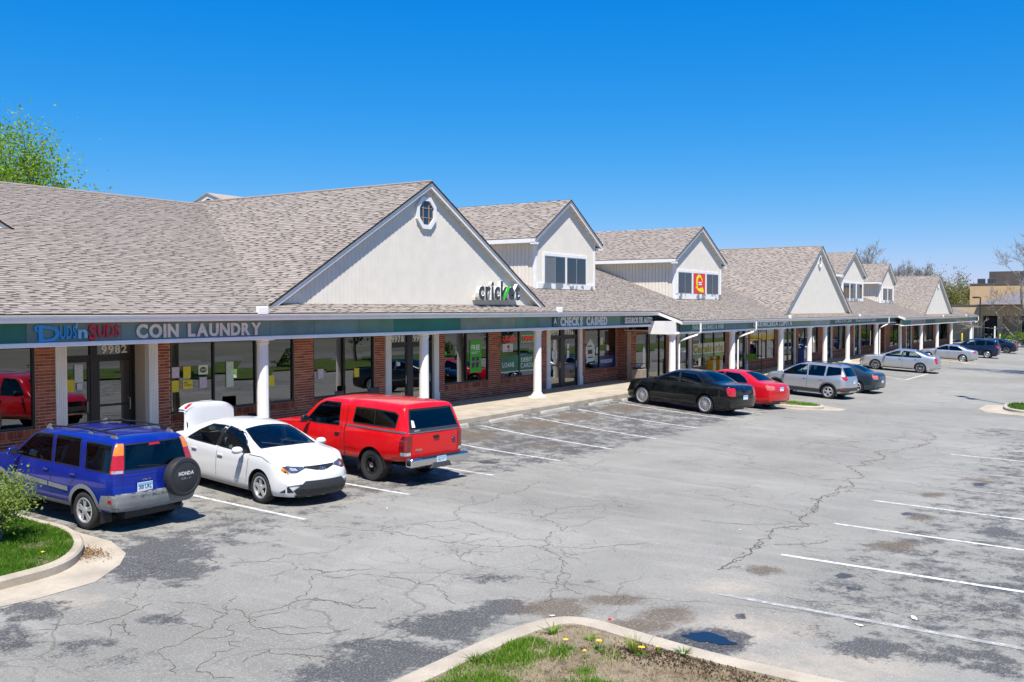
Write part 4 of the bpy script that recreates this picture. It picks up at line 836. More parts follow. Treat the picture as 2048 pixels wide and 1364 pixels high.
poster('notice', 'lower pink notice on the laundry window left of the mullion', 18.3, 18.56, 1.45, 1.76, PG, pinkp); poster('notice', 'long pale green price list on the middle laundry pane', 19.26, 19.53, 1.41, 2.16, PG, grn)
op = thing('neon_sign', 'unlit tube sign reading OPEN inside the laundry window', 'neon sign', (19.1, 22.74, 2.25)); put_text('OPEN', 19.1, 19.6, 2.27, 2.42, 22.76, mat('tube_unlit', (.5, .55, .55), .4), op, .02, .0, name='letter')
poster('notice', 'yellow notice on the laundry pane right of a white column', 20.87, 21.12, 1.34, 1.66, PG, yel); poster('notice', 'pink notice low on the glass behind the red pickup', 22.98, 23.25, 1.44, 1.75, PG, pinkp); poster('notice', 'yellow notice on the glass behind the red pickup', 24.71, 24.95, 1.39, 1.69, PG, yel)
poster('notice', 'small white card on the green-tinted door under number 9978', 26.93, 27.13, 1.66, 1.80, 22.72, wht)
fp = poster('advert_poster', 'tall bright green poster with white word FREE and two phones', 31.37, 32.16, 1.17, 2.44, PG, mat('poster_green', (.03, .36, .02), .5, var=.1)); put_text('FREE', 31.48, 32.05, 2.08, 2.27, PG - .002, offwhite, fp, .002, .03, split=False, name='print')
for a in (31.50, 31.78):
    ph = obj('phone_picture', MB().prism([(a, 1.36), (a + .19, 1.38), (a + .22, 1.80), (a + .03, 1.80)], lambda x, z: (x, PG - .003, z), lambda x, z: (x, PG - .0005, z)), mat('print_black', (.015, .012, .03), .4), fp); obj('phone_picture_shine', MB().prism([(a + .03, 1.56), (a + .19, 1.60), (a + .2, 1.66), (a + .03, 1.63)], lambda x, z: (x, PG - .005, z), lambda x, z: (x, PG - .0032, z)), mat('print_violet', (.35, .1, .3), .5), ph)
obj('print', MB().box(31.47, 32.04, PG - .002, PG - .0003, 1.98, 2.0), offwhite, fp); obj('print', MB().box(31.47, 31.85, PG - .002, PG - .0003, 1.93, 1.95), offwhite, fp)
poster('sticker', 'small bright green sticker at the edge of the phone shop window', 29.71, 29.88, 1.93, 2.08, PG, MATS['poster_green'])
ba = poster('window_banner', 'wide green banner with white words LOANS and DEBIT CARDS inside the loan shop window', 33.51, 36.29, 1.05, 1.75, 22.702, mat('banner_green', (.012, .14, .065), .5, var=.25, vscale=2)); obj('border', MB().box(33.51, 36.29, 22.70, 22.7015, 1.05, 1.085), offwhite, ba); put_text('LOANS', 33.68, 34.55, 1.27, 1.46, 22.70, offwhite, ba, .002, .01, split=False, name='print'); put_text('DEBIT', 35.1, 35.98, 1.44, 1.62, 22.70, offwhite, ba, .002, .01, split=False, name='print'); put_text('CARDS', 35.05, 36.05, 1.20, 1.38, 22.70, offwhite, ba, .002, .01, split=False, name='print')
cd_ = poster('window_card', 'white card with a round red emblem on the loan shop window', 33.68, 34.46, 1.91, 2.25, PG, mat('card_white', (.55, .56, .56), .5)); obj('emblem', MB().prism([(34.12 + .09 * math.cos(t), 2.12 + .09 * math.sin(t)) for t in np.linspace(0, 6.283, 16)[:-1]], lambda a, b: (a, PG - .003, b), lambda a, b: (a, PG - .0005, b)), mat('emblem_red', (.4, .03, .02), .5), cd_); obj('print', MB().box(33.98, 34.3, PG - .002, PG - .0003, 1.96, 1.985), MATS['print_dark'], cd_)
def neon(label, txt, x0, x1, z0, z1, fc, frame):
    n_ = thing('neon_sign', label, 'neon sign', (x0, PG, z0)); m1 = mat('neon_red', (.9, .05, .03), .4, var=0, emit=.12); put_text(txt, x0 + .07, x1 - .07, z0 + .05, z1 - .05, PG, m1, n_, .015, .0)
    P_ = [(x0, z0), (x1, z0), (x1, z1), (x0, z1), (x0, z0)]; obj('frame', MB().tube([(a, PG, b) for a, b in P_], .012, 6), fc, n_)
neon('small lit red sign reading LOANS in the loan shop window', 'LOANS', 33.67, 34.7, 2.32, 2.56, mat('neon_frame_red', (.35, .04, .03), .4, emit=.2), 0); neon('lit red OPEN sign in a green tube frame in the loan shop window', 'OPEN', 35.12, 36.1, 2.29, 2.57, mat('neon_green', (.08, .8, .15), .4, var=0, emit=.1), 0)
for a, b, c, d in ((37.66, 37.86, 1.45, 1.82), (37.95, 38.13, 1.45, 1.84)): poster('notice', 'white sheet taped to the left glass door of the check shop', a, b, c, d, 22.72, wht, 'papers on the left check shop door')
for a, b, c, d in ((39.0, 39.2, 1.45, 1.8), (39.0, 39.2, 1.87, 2.1)): poster('notice', 'pale slip stuck to the right glass door of the check shop', a, b, c, d, 22.72, wht, 'papers on the right check shop door')
hp = tag(obj('shield_poster', MB().prism([(40.75, 1.9), (41.18, 2.30), (41.6, 1.95), (41.68, 1.7), (41.55, 1.2), (40.85, 1.15), (40.72, 1.6)], lambda a, b: (a, PG, b), lambda a, b: (a, PG + .003, b)), mat('poster_pale', (.52, .58, .55), .6)), 'pale shield-shaped poster with a dark square on the insurance window', 'poster')
obj('picture', MB().box(40.95, 41.4, PG - .003, PG - .0005, 1.55, 1.75), mat('print_plum', (.10, .03, .05), .6), hp); obj('print', MB().box(40.9, 41.35, PG - .003, PG - .0005, 1.90, 1.96), MATS['print_dark'], hp); obj('print', MB().box(40.95, 41.45, PG - .003, PG - .0005, 1.36, 1.42), MATS['print_dark'], hp)
bp = poster('window_banner', 'dark blue panel with slanted white lettering low in the insurance window', 42.12, 43.68, .87, 1.42, PG, mat('panel_blue', (.008, .02, .14), .4)); put_text('PROGRESSIVE', 42.2, 43.4, 1.06, 1.22, PG - .002, offwhite, bp, .002, .02, split=False, name='print', shear=.25)
poster('notice', 'pale notice high on the right insurance pane', 42.2, 42.45, 1.95, 2.3, PG, grn); poster('notice', 'white slip left of the insurance window mullion', 41.75, 41.95, 1.55, 1.85, PG, wht); poster('notice', 'small bluish slip on the right insurance pane above the blue panel', 42.85, 43.1, 1.65, 1.9, PG, wht)
PH = 22.06
cb = poster('window_banner', 'white and green window banner with big yellow script lettering behind the yellow boxes', 51.97, 56.83, .88, 1.72, PH, mat('banner_white', (.60, .60, .54), .5, var=.1)); obj('green_band', MB().box(51.97, 56.83, PH - .002, PH - .0004, .93, 1.10), mat('banner_lime', (.22, .42, .06), .5, var=.4, vscale=1.5), cb); obj('red_band', MB().box(51.97, 56.83, PH - .002, PH - .0004, .88, .915), mat('banner_red', (.4, .03, .02), .5), cb)
put_text('Carniseria', 52.1, 56.6, 1.22, 1.58, PH - .002, mat('print_brown', (.16, .09, .01), .6), cb, .002, .07, split=False, name='print'); put_text('Carniseria', 52.13, 56.57, 1.235, 1.565, PH - .005, mat('print_gold', (.62, .48, .01), .6), cb, .002, .02, split=False, name='print')
mk = poster('window_banner', 'yellow and white window banner for a meat market above the red brick sill', 61.22, 66.03, 1.62, 2.40, PH, MATS['banner_white']); obj('yellow_band', MB().box(61.22, 66.03, PH - .002, PH - .0004, 1.66, 1.86), mat('banner_yellow', (.7, .52, .01), .5), mk); obj('red_band', MB().box(61.22, 66.03, PH - .0025, PH - .0009, 1.62, 1.655), MATS['banner_red'], mk)
put_text('Meat Market', 61.35, 65.9, 1.76, 2.06, PH - .004, MATS['print_gold'], mk, .002, .05, split=False, name='print'); put_text("LUPITA'S", 62.8, 64.5, 2.13, 2.32, PH - .003, mat('print_maroon', (.2, .02, .01), .6), mk, .002, .03, split=False, name='print')
rp = poster('advert_poster', 'red poster with two yellow hand shapes in the middle dormer window', 51.64, 53.28, 4.58, 5.70, 21.855, mat('poster_red', (.66, .035, .02), .5, var=.08)); yh = mat('poster_yellow', (.80, .66, .01), .5)
for pl in ([(52.05, 4.95), (51.95, 5.2), (52.02, 5.5), (52.3, 5.66), (52.6, 5.62), (52.85, 5.4), (52.95, 5.2), (52.8, 5.3), (52.62, 5.48), (52.4, 5.50), (52.22, 5.4), (52.18, 5.15), (52.2, 4.95)], [(51.85, 4.95), (52.05, 4.98), (52.35, 4.86), (52.6, 4.9), (52.85, 4.94), (53.0, 4.84), (53.08, 4.65), (52.7, 4.65), (52.3, 4.72)]):
    obj('picture', MB().prism(pl, lambda a, b: (a, 21.851, b), lambda a, b: (a, 21.8545, b)), yh, rp)
for z in (5.06, 5.17): obj('print', MB().box(52.32, 52.78, 21.851, 21.8545, z, z + .07), offwhite, rp)
# ================================================================ VEHICLES
def pchip(pts):
    x = np.array([p[0] for p in pts], float); y = np.array([p[1] for p in pts], float); h = np.diff(x); d = np.diff(y) / h; m = np.zeros(len(x))
    m[0], m[-1] = d[0], d[-1]
    for i in range(1, len(x) - 1):
        if d[i-1] * d[i] > 0:
            w1, w2 = 2 * h[i] + h[i-1], h[i] + 2 * h[i-1]; m[i] = (w1 + w2) / (w1 / d[i-1] + w2 / d[i])
    def f(t):
        t = min(max(t, x[0]), x[-1]); i = min(max(int(np.searchsorted(x, t) - 1), 0), len(h) - 1); s = (t - x[i]) / h[i]
        return float((1+2*s)*(1-s)**2*y[i] + s*(1-s)**2*h[i]*m[i] + s*s*(3-2*s)*y[i+1] + s*s*(s-1)*h[i]*m[i+1])
    return f
black_trim = mat('black_trim', (.012, .012, .013), .5, var=.1); rubber = mat('tyre_rubber', (.022, .021, .020), .85, var=.25, vscale=14, bump=.2, bscale=60)
chrome = mat('chrome', (.62, .62, .62), .12, 1., var=.04); alloy = mat('alloy', (.66, .66, .67), .38, .75, var=.08); darkrim = mat('black_rim', (.016, .016, .017), .35, .2); brake = mat('brake_grey', (.10, .10, .10), .5, .6)
redlens = mat('red_lens', (.42, .008, .010), .08, var=.1, vscale=20, coat=1.); orglens = mat('amber_lens', (.75, .20, .015), .1, var=.1, coat=1.); clearlens = mat('clear_lens', (.55, .56, .57), .08, .5, var=.25, vscale=22, coat=1.); bluelens = mat('headlamp_glass', (.10, .12, .15), .06, .5, var=.5, vscale=16, coat=1.)
cloth = mat('seat_cloth', (.20, .21, .22), .9, var=.15); dashm = mat('dash_plastic', (.045, .047, .05), .7); plate_m = mat('plate_white', (.62, .68, .74), .5, var=.08); plate_b = mat('plate_blue', (.20, .42, .62), .5); inkm = mat('plate_ink', (.02, .04, .09), .5)
carglass = glass('car_glass', (.58, .70, .70), 1.5); tint = glass('tinted_glass', (.06, .09, .11), 1.6)
def bool_cut(me, cutters, thick=.03):
    ob = bpy.data.objects.new('tmp', me); COL.objects.link(ob); tmp = []
    s = ob.modifiers.new('s', 'SOLIDIFY'); s.thickness = thick; s.offset = -1
    for mb in cutters:
        cu = bpy.data.objects.new('cut', mb.mesh('cut')); COL.objects.link(cu); tmp.append(cu)
        b = ob.modifiers.new('b', 'BOOLEAN'); b.operation = 'DIFFERENCE'; b.object = cu; b.solver = 'EXACT'
    dg = bpy.context.evaluated_depsgraph_get(); r_ = bpy.data.meshes.new_from_object(ob.evaluated_get(dg))
    for o_ in [ob] + tmp: bpy.data.objects.remove(o_)
    return r_
def wheel_parts(style, r, w, rr):
    """tyre, rim and hub meshes, axis y, outer face towards +y"""
    ty = MB().lathe([(rr, -w/2 + .01), (rr + .01, -w/2), (r - .03, -w/2), (r - .008, -w/2 + .02), (r, -w/4), (r, w/4), (r - .008, w/2 - .02), (r - .03, w/2), (rr + .02, w/2 + .004), (rr, w/2 - .01), (rr, -w/2 + .01)], (0, 0, 0), 'y', 40, False).mesh('tyre', True, 40)
    rm = MB().lathe([(rr + .002, w/2 - .005), (rr - .012, w/2 + .004), (rr - .028, w/2 - .004), (rr - .035, w/2 - .05), (rr - .06, -w/2 + .02)], (0, 0, 0), 'y', 36, False)
    bk = MB().lathe([(rr - .04, w/2 - .085), (.0, w/2 - .085)], (0, 0, 0), 'y', 30, False).lathe([(rr * .62, w/2 - .07), (.02, w/2 - .07)], (0, 0, 0), 'y', 30, False)
    def spoke(a, r0, r1, w0, w1, y0, y1, tk=.018):
        c, s_ = math.cos(a), math.sin(a); P_ = []
        for rad, ww, yy in ((r0, w0, y0), (r1, w1, y1)):
            for sgn in (-1, 1): P_.append((rad, sgn * ww / 2, yy))
        q = [(p[0]*c - p[1]*s_, p[2], p[0]*s_ + p[1]*c) for p in P_]; b = [(x, y - tk, z) for x, y, z in q]
        rm.add(q + b, [(0, 1, 3, 2), (4, 6, 7, 5), (0, 4, 5, 1), (2, 3, 7, 6), (0, 2, 6, 4), (1, 5, 7, 3)])
    n, kind = style; yo = w/2 - .012
    for k in range(n):
        a = 2 * math.pi * k / n + .3
        if kind == 'twin':
            for d in (-.16, .16): spoke(a + d, .035, rr - .02, .03, .034, yo + .004, yo - .004)
        elif kind == 'star': spoke(a, .03, rr - .02, .085, .055, yo + .006, yo - .008); spoke(a, .03, rr * .6, .10, .05, yo - .004, yo - .01)
        elif kind == 'fin': spoke(a, .06, rr - .02, .020, .034, yo + .004, yo - .004)
        elif kind == 'steel': spoke(a, .10, rr - .02, .07, .10, yo - .03, yo - .02)
    hub = MB().lathe([(.065, yo - .03), (.062, yo + .008), (.04, yo + .016), (.0, yo + .017)], (0, 0, 0), 'y', 20, False)
    return ty, rm.mesh('rim', True, 35), bk.mesh('disc', True), hub.mesh('hub', True, 40)
WHEELS = {}
class Car:
    def __init__(s, name, label, S, col, cx, cy, heading, scale=1., cat='car'):
        s.S = S; s.L = S['L']; s.ra = S['ra']; s.wb = S['wb']; s.col = col; k = scale
        h = R(heading); f = Vector((math.cos(h), math.sin(h))); l = Vector((-f.y, f.x)); pt = lambda a, b: Vector((cx + f.x*a + l.x*b, cy + f.y*a + l.y*b, g(cx + f.x*a + l.x*b, cy + f.y*a + l.y*b)))
        T = S['tr'] / 2 * k; rl, rr, fl, fr = pt(0, T), pt(0, -T), pt(s.wb*k, T), pt(s.wb*k, -T)
        X_ = ((fl + fr) / 2 - (rl + rr) / 2).normalized(); Y_ = ((rl + fl) / 2 - (rr + fr) / 2); Y_ = (Y_ - X_ * Y_.dot(X_)).normalized(); Z_ = X_.cross(Y_); O = (rl + rr) / 2
        M = Matrix(((X_.x*k, Y_.x*k, Z_.x*k, O.x), (X_.y*k, Y_.y*k, Z_.y*k, O.y), (X_.z*k, Y_.z*k, Z_.z*k, O.z), (0, 0, 0, 1)))
        s.root = thing(name, label, cat, M=M); s.cut = []; s.loft()
    def part(s, name, me, m_, parent=None, smooth=True, sharp=35, basis=None):
        return obj(name, me, m_, parent or s.root, basis, True, smooth, sharp)
    def ring(s, x):
        S = s.S; b, sh, t, w = s.fb(x), s.fs(x), s.ft(x), s.fw(x); tm, cr = S.get('tumble', .34), S.get('crown', .07)
        sh = min(sh, t - .02); cr = min(cr, max(.02, (t - sh) * .45)) if t - sh < .2 else cr
        ws = w * S.get('shw', .955); zq = max(t - cr, sh + .004); yq = ws - tm * (zq - sh)
        mid = b + (sh - b) * .5
        P_ = [(0, b), (.25*w, b), (.5*w, b), (.75*w, b), (.90*w, b + .005), (.955*w, b + .05), (.985*w, b + .14), (w, b + .26), (w, mid + .04), (.995*w, sh - .16), (.98*w, sh - .06), (ws, sh)]
        r_ = min(.13, .33 * (zq - sh) + .02); dv = Vector((yq - ws, zq - sh)); dl = dv.length or 1; A = Vector((yq, zq)) - dv / dl * min(r_, dl * .8); B_ = Vector((yq - r_ * 1.1, zq + cr * .25))
        for k in (.2, .4, .6, .8): P_.append((ws + (A.x - ws) * k, sh + (A.y - sh) * k))
        P_.append(tuple(A))
        for k in (.35, .7): P_.append(tuple(A * (1-k)**2 + Vector((yq, zq)) * 2*k*(1-k) + B_ * k*k))
        for k in (1, .75, .5, .25, 0):
            y = B_.x * k; P_.append((y, B_.y + (t - B_.y) * (1 - k*k)))
        return P_
    def loft(s):
        S = s.S; s.ft, s.fs, s.fb, s.fw = pchip(S['top']), pchip(S['belt']), pchip(S['bot']), pchip(S['hw']); dF, dR = pchip(S['front']), pchip(S['rear']); L = s.L
        xs = set(np.linspace(0, L, S.get('n', 64)).round(3)); xs |= {round(p[0], 3) for p in S['top']}; xs = sorted(xs); xs = [x for i, x in enumerate(xs) if i == 0 or x - xs[i-1] > .02 or x == xs[-1]]
        W0 = max(p[1] for p in S['hw']); bf, br, Lf = S.get('bf', .28), S.get('br', .16), S.get('Lf', .75)
        def dfm(x, y, z):
            q = (abs(y) / W0); f1 = max(0, 1 - (L - x) / Lf) ** 2; f0 = max(0, 1 - x / Lf) ** 2
            return (x - (dF(z) + bf * q ** 2.6) * f1 + (dR(z) + br * q ** 3) * f0 - s.ra, y, z)
        mb = MB(); full = []
        for x in xs:
            h = s.ring(x); full.append([(x, y, z) for y, z in h] + [(x, -y, z) for y, z in h[-2:0:-1]])
        n = len(full[0]); M_ = len(s.ring(1))
        for q in full: mb.v += [dfm(*p) for p in q]
        for i in range(len(full) - 1):
            for k in range(n): l = (k+1) % n; mb.f.append([i*n+k, (i+1)*n+k, (i+1)*n+l, i*n+l]); mb.m.append(0)
        for base, x, flip in ((0, xs[0], False), ((len(full)-1)*n, xs[-1], True)):           # end caps as rows
            h = s.ring(x); rows = []
            for k in range(4, M_ - 4):
                if k == 4: row = [base + 4, base + 3, base + 2, base + 1, base] + [base + n - j for j in (1, 2, 3, 4)]
                elif k == M_ - 5: row = [base + M_ - 5 + j for j in range(5)] + [base + M_ - 1 + j for j in (1, 2, 3, 4)]
                else:
                    row = [base + k]; y, z = h[k]
                    for fr in (.75, .5, .25, 0, -.25, -.5, -.75): mb.v.append(dfm(x, y * fr, z)); row.append(len(mb.v) - 1)
                    row.append(base + n - k)
                rows.append(row)
            for a, b in zip(rows[:-1], rows[1:]):
                for j in range(8): mb.f.append([a[j], a[j+1], b[j+1], b[j]]); mb.m.append(0)
        s.me0 = mb.mesh('body', False); s.me0.validate(); bm = bmesh.new(); bm.from_mesh(s.me0)
        if bm.calc_volume(signed=True) < 0: bmesh.ops.reverse_faces(bm, faces=bm.faces); bm.to_mesh(s.me0)
        s.bvh = BVHTree.FromBMesh(bm); bm.free()
    def hit(s, view, a, b):
        o, d = {'L': ((a, 3, b), (0, -1, 0)), 'R': ((a, -3, b), (0, 1, 0)), 'T': ((a, b, 4), (0, 0, -1)), 'B': ((-4, a, b), (1, 0, 0)), 'F': ((8, a, b), (-1, 0, 0))}[view]
        p, nrm, _, _ = s.bvh.ray_cast(Vector(o), Vector(d))
        if view in 'LR' and (p is None or p.y * (1 if view == 'L' else -1) < .55): p, nrm, _, _ = s.bvh.find_nearest(Vector((a, .8 if view == 'L' else -.8, b)))
        if view in 'BF':                       # past the corner: wrap onto the flank
            e = -s.ra if view == 'B' else s.L - s.ra; sg = 1 if view == 'B' else -1
            if p is None or (p.x - e) * sg > .42: p, nrm, _, _ = s.bvh.find_nearest(Vector((e + sg * .16, a, b))); d = (0, -a, 0) if a else d
        return (p, (nrm if nrm.dot(Vector(d)) < 0 else -nrm)) if p else (None, None)
    def decal(s, name, view, poly, m_, off=.004, parent=None, sub=.09, thick=0., smooth=True):
        """a panel lying on the body: poly in the view plane (x,z side; x,y top; y,z ends); x counts from the rear axle"""
        bm = bmesh.new(); vs_ = [bm.verts.new((a, b, 0)) for a, b in poly]; bm.faces.new(vs_); bmesh.ops.triangulate(bm, faces=bm.faces, ngon_method='EAR_CLIP')
        for _ in range(6):
            es = [e for e in bm.edges if e.calc_length() > sub]
            if not es: break
            bmesh.ops.subdivide_edges(bm, edges=es, cuts=1, use_grid_fill=False); bmesh.ops.triangulate(bm, faces=bm.faces)
        last = Vector((0, 0, 0))
        for v in bm.verts:
            p, nr = s.hit(view, v.co.x, v.co.y)
            if p is None:
                v.co = last; continue
            v.co = p + nr * off; last = v.co.copy()
        bmesh.ops.recalc_face_normals(bm, faces=bm.faces); me = bpy.data.meshes.new(name)
        f0 = next(iter(bm.faces)); ax = {'L': (0, 1, 0), 'R': (0, -1, 0), 'T': (0, 0, 1), 'B': (-1, 0, 0), 'F': (1, 0, 0)}[view]
        if sum((f.normal.dot(Vector(ax)) for f in bm.faces)) < 0: bmesh.ops.reverse_faces(bm, faces=bm.faces)
        bm.to_mesh(me); bm.free()
        if smooth: me.polygons.foreach_set('use_smooth', [True] * len(me.polygons))
        return s.part(name, me, m_, parent)
    def line(s, name, view, pts, w, m_, off=.004, closed=False, parent=None):
        P_ = []; pts = list(pts) + ([pts[0]] if closed else [])
        for (a, b), (c, d) in zip(pts[:-1], pts[1:]):
            n = max(1, int(math.hypot(c-a, d-b) / .08)); P_ += [(a + (c-a)*k/n, b + (d-b)*k/n) for k in range(n)]
        P_.append(pts[-1]); rg = []
        for i, (a, b) in enumerate(P_):
            p0 = P_[i-1] if i else (P_[-2] if closed else P_[0]); p1 = P_[i+1] if i < len(P_)-1 else (P_[1] if closed else P_[-1]); dx, dy = p1[0]-p0[0], p1[1]-p0[1]; q = math.hypot(dx, dy) or 1
            l, nl = s.hit(view, a - dy/q*w/2, b + dx/q*w/2); r_, nr = s.hit(view, a + dy/q*w/2, b - dx/q*w/2)
            if l is None or r_ is None: continue
            rg.append([l + nl*off, r_ + nr*off])
        if len(rg) > 1: return s.part(name, MB().rings(rg, False, False).mesh(name, True, recalc=True), m_, parent)
    def corner(s, name, end, sg, rows, m_, off=.008, parent=None, n=9, rad=.38):
        """lamp wrapped round a body corner; rows of (z, a0, a1): angles from straight back (0) to sideways (90)"""
        e = -s.ra if end == 'B' else s.L - s.ra; d = 1 if end == 'B' else -1; W_ = max(p[1] for p in s.S['hw']); C_ = Vector((e + d * rad, sg * (W_ - rad), 0)); zz = np.array([r_[0] for r_ in rows]); rg = []
        for z in np.linspace(rows[0][0], rows[-1][0], 9):
            a0, a1 = np.interp(z, zz, [r_[1] for r_ in rows]), np.interp(z, zz, [r_[2] for r_ in rows]); q = []
            for a in np.linspace(a0, a1, n):
                v = Vector((-d * math.cos(R(a)), sg * math.sin(R(a)), 0)); p, nr, _, _ = s.bvh.ray_cast(C_ + Vector((0, 0, z)) + v * 3, -v)
                if p is None: p, nr, _, _ = s.bvh.find_nearest(C_ + Vector((0, 0, z)) + v * rad)
                q.append(p + (nr if nr.dot(v) > 0 else -nr) * off)
            rg.append(q)
        return s.part(name, MB().rings(rg, False, False).mesh(name, True, recalc=True), m_, parent)
    def window(s, view, poly, gm=None, trim=.022, name='window', deep=None):
        """opening cut in the body shell with pane and seal"""
        P_ = [tuple(p) for p in poly]
        if view == 'S': s.cut.append(MB().prism(P_, lambda a, b: (a, -2, b), lambda a, b: (a, 2, b))); vs_ = ('L', 'R')
        elif view == 'T': z0 = deep or .8; s.cut.append(MB().prism(P_, lambda a, b: (a, b, z0), lambda a, b: (a, b, 3))); vs_ = ('T',)
        elif view == 'B': s.cut.append(MB().prism(P_, lambda a, b: (-3, a, b), lambda a, b: (deep or (-s.ra + .45), a, b))); vs_ = ('B',)
        for v in vs_:
            w = s.decal(name, v, P_, gm or carglass, -.004); s.line('window_seal', v, P_, trim, black_trim, .003, True, w)
    def finish(s, paint_m, style, r, tw, rr, rim_m=None, inner=True, hub_m=None, liner=True):
        S = s.S
        for ax in (0, s.wb):
            for sg in (-1, 1): s.cut.append(MB().lathe([(r + .055, sg * 2), (r + .055, sg * (s.fw(s.ra + ax) - .27))], (ax, 0, r), 'y', 28))
        me = bool_cut(s.me0, s.cut); me.materials.clear(); me.polygons.foreach_set('use_smooth', [True] * len(me.polygons)); me.set_sharp_from_angle(angle=R(32)); me.name = 'body'
        s.body = s.part('body', me, paint_m, smooth=False)
        for ax in (0, s.wb):
            W_ = s.fw(s.ra + ax)
            for sg in (1, -1):
                lin = MB(); n = 18; R_ = r + .052
                lin.rings([[(ax + R_*math.cos(math.pi*k/n*1.2 - .314), sg*y, r + R_*math.sin(math.pi*k/n*1.2 - .314)) for k in range(n+1)] for y in (W_ - .30, W_ - .012)], False, False)
                lin.add([(ax + R_*math.cos(math.pi*k/n*1.2 - .314), sg*(W_ - .30), r + R_*math.sin(math.pi*k/n*1.2 - .314)) for k in range(n+1)], [list(range(n+1))])
                s.part('wheel_well', lin, black_trim, smooth=False)
                key = (style, r, tw, rr)
                if key not in WHEELS: WHEELS[key] = wheel_parts(style, r, tw, rr)
                ty, rm, bk, hb = WHEELS[key]; M = Matrix.Translation((ax, sg * (S['tr'] / 2 - .02), r)) @ (Matrix.Identity(4) if sg > 0 else Matrix.Rotation(math.pi, 4, 'Z'))
                if ax > 0 and S.get('steer'): M = M @ Matrix.Rotation(R(S['steer']), 4, 'Z')
                def inst(nm, me_, m_, par, B):
                    if not me_.materials: me_.materials.append(m_)
                    q = bpy.data.objects.new(nm, me_); link(q, par, B, True)
                    if me_.materials[0] != m_: q.material_slots[0].link = 'OBJECT'; q.material_slots[0].material = m_
                    return q
                w = inst('wheel', ty, rubber, s.root, M); inst('rim', rm, rim_m or alloy, w, Matrix.Identity(4)); inst('brake_disc', bk, darkrim, w, Matrix.Identity(4)); inst('hub', hb, hub_m or rim_m or alloy, w, Matrix.Identity(4))
        if inner:
            zf = s.fb(s.ra + s.wb/2) + .08; c = S['cabin']; wi = max(p[1] for p in S['hw']) - .12
            s.part('floor_pan', MB().box(c[0] - .2, s.wb - .45, -wi, wi, zf - .02, zf + .06), dashm, smooth=False)
            zs = S['seatz']
            rows = [c[1]] + ([c[2]] if len(c) > 2 else [])
            for x in rows:
                for y in (.36, -.36):
                    st = MB().box(x - .1, x + .42, y - .24, y + .24, zf, zs); b_ = MB(); b_.hexa([(x - .16, y - .24, zs - .1), (x + .02, y - .24, zs - .1), (x + .02, y + .24, zs - .1), (x - .16, y + .24, zs - .1)], [(x - .36, y - .20, zs + .48), (x - .24, y - .20, zs + .48), (x - .24, y + .20, zs + .48), (x - .36, y + .20, zs + .48)]); b_.box(x - .38, x - .28, y - .12, y + .12, zs + .49, zs + .66)
                    q = s.part('seat', bevel(st.mesh('seat'), .04, 2), cloth); s.part('seat_back', bevel(b_.mesh('seat_back'), .03, 2), cloth, q)
            dx = S['dash']; s.part('dashboard', bevel(MB().box(dx - .25, dx + .30, -wi + .02, wi - .02, zs, S['dashz']).mesh(), .08, 3), dashm)
            tor = MB(); rg = []
            for k in range(20):
                a = 2*math.pi*k/20; rg.append([(dx - .32 + .0 + math.cos(b)*.014 + .08*math.sin(a), .37 + (.18 + .014*math.cos(b))*math.cos(a), S['dashz'] - .05 + (.17)*math.sin(a) + .014*math.sin(b)) for b in np.linspace(0, 6.283, 7)[:-1]])
            rg.append(rg[0]); tor.rings(rg, True, False); s.part('steering_wheel', tor, dashm)
    def mirror(s, x, z, m_, size=(.10, .20, .14), stalk=black_trim):
        for v, sg in (('L', 1), ('R', -1)):
            p, _ = s.hit(v, x, z - .04); y = abs(p.y) if p else .8
            q = MB().lathe([(.01, -.5), (.6, -.45), (.92, -.25), (1, 0), (.92, .3), (.6, .46), (.01, .5)], (0, 0, 0), 'y', 16).mesh('mirror', True)
            for vv in q.vertices: c = vv.co; vv.co = (x + c.x * size[0] * (.85 if c.x > 0 else .35), sg * (y + .08 + size[1]/2 + c.y * size[1]), z + c.z * size[2] / 2)
            bm = bmesh.new(); bm.from_mesh(q); bmesh.ops.recalc_face_normals(bm, faces=bm.faces); bm.to_mesh(q); bm.free()
            o = s.part('mirror', q, m_, smooth=False); s.part('mirror_arm', MB().tube([(x, sg * (y - .03), z - .05), (x, sg * (y + .12), z - .03)], .025, 8), stalk, o)
            s.part('mirror_glass', MB().add([(x - size[0]*.36, sg*(y + .08 + .03), z - size[2]*.34), (x - size[0]*.36, sg*(y + .08 + size[1]*.9), z - size[2]*.34), (x - size[0]*.36, sg*(y + .08 + size[1]*.9), z + size[2]*.34), (x - size[0]*.36, sg*(y + .08 + .03), z + size[2]*.34)], [(0, 1, 2, 3)]), chrome, o, smooth=False)
    def handle(s, x, z, m_, w=.17, h=.035, recess=True):
        for v, sg in (('L', 1), ('R', -1)):
            p, _ = s.hit(v, x, z)
            if not p: continue
            if recess: s.decal('handle_cup', v, [(x + .5*w*.8*math.cos(t), z + .03*math.sin(t) - .004) for t in np.linspace(0, 6.283, 13)[:-1]], dashm if recess == 2 else m_, .003)
            s.part('door_handle', bevel(MB().box(x - w/2, x + w/2, min(sg*(abs(p.y)+.012), sg*(abs(p.y)+.03)), max(sg*(abs(p.y)+.012), sg*(abs(p.y)+.03)), z - h/2, z + h/2).mesh(), .01, 2), m_)
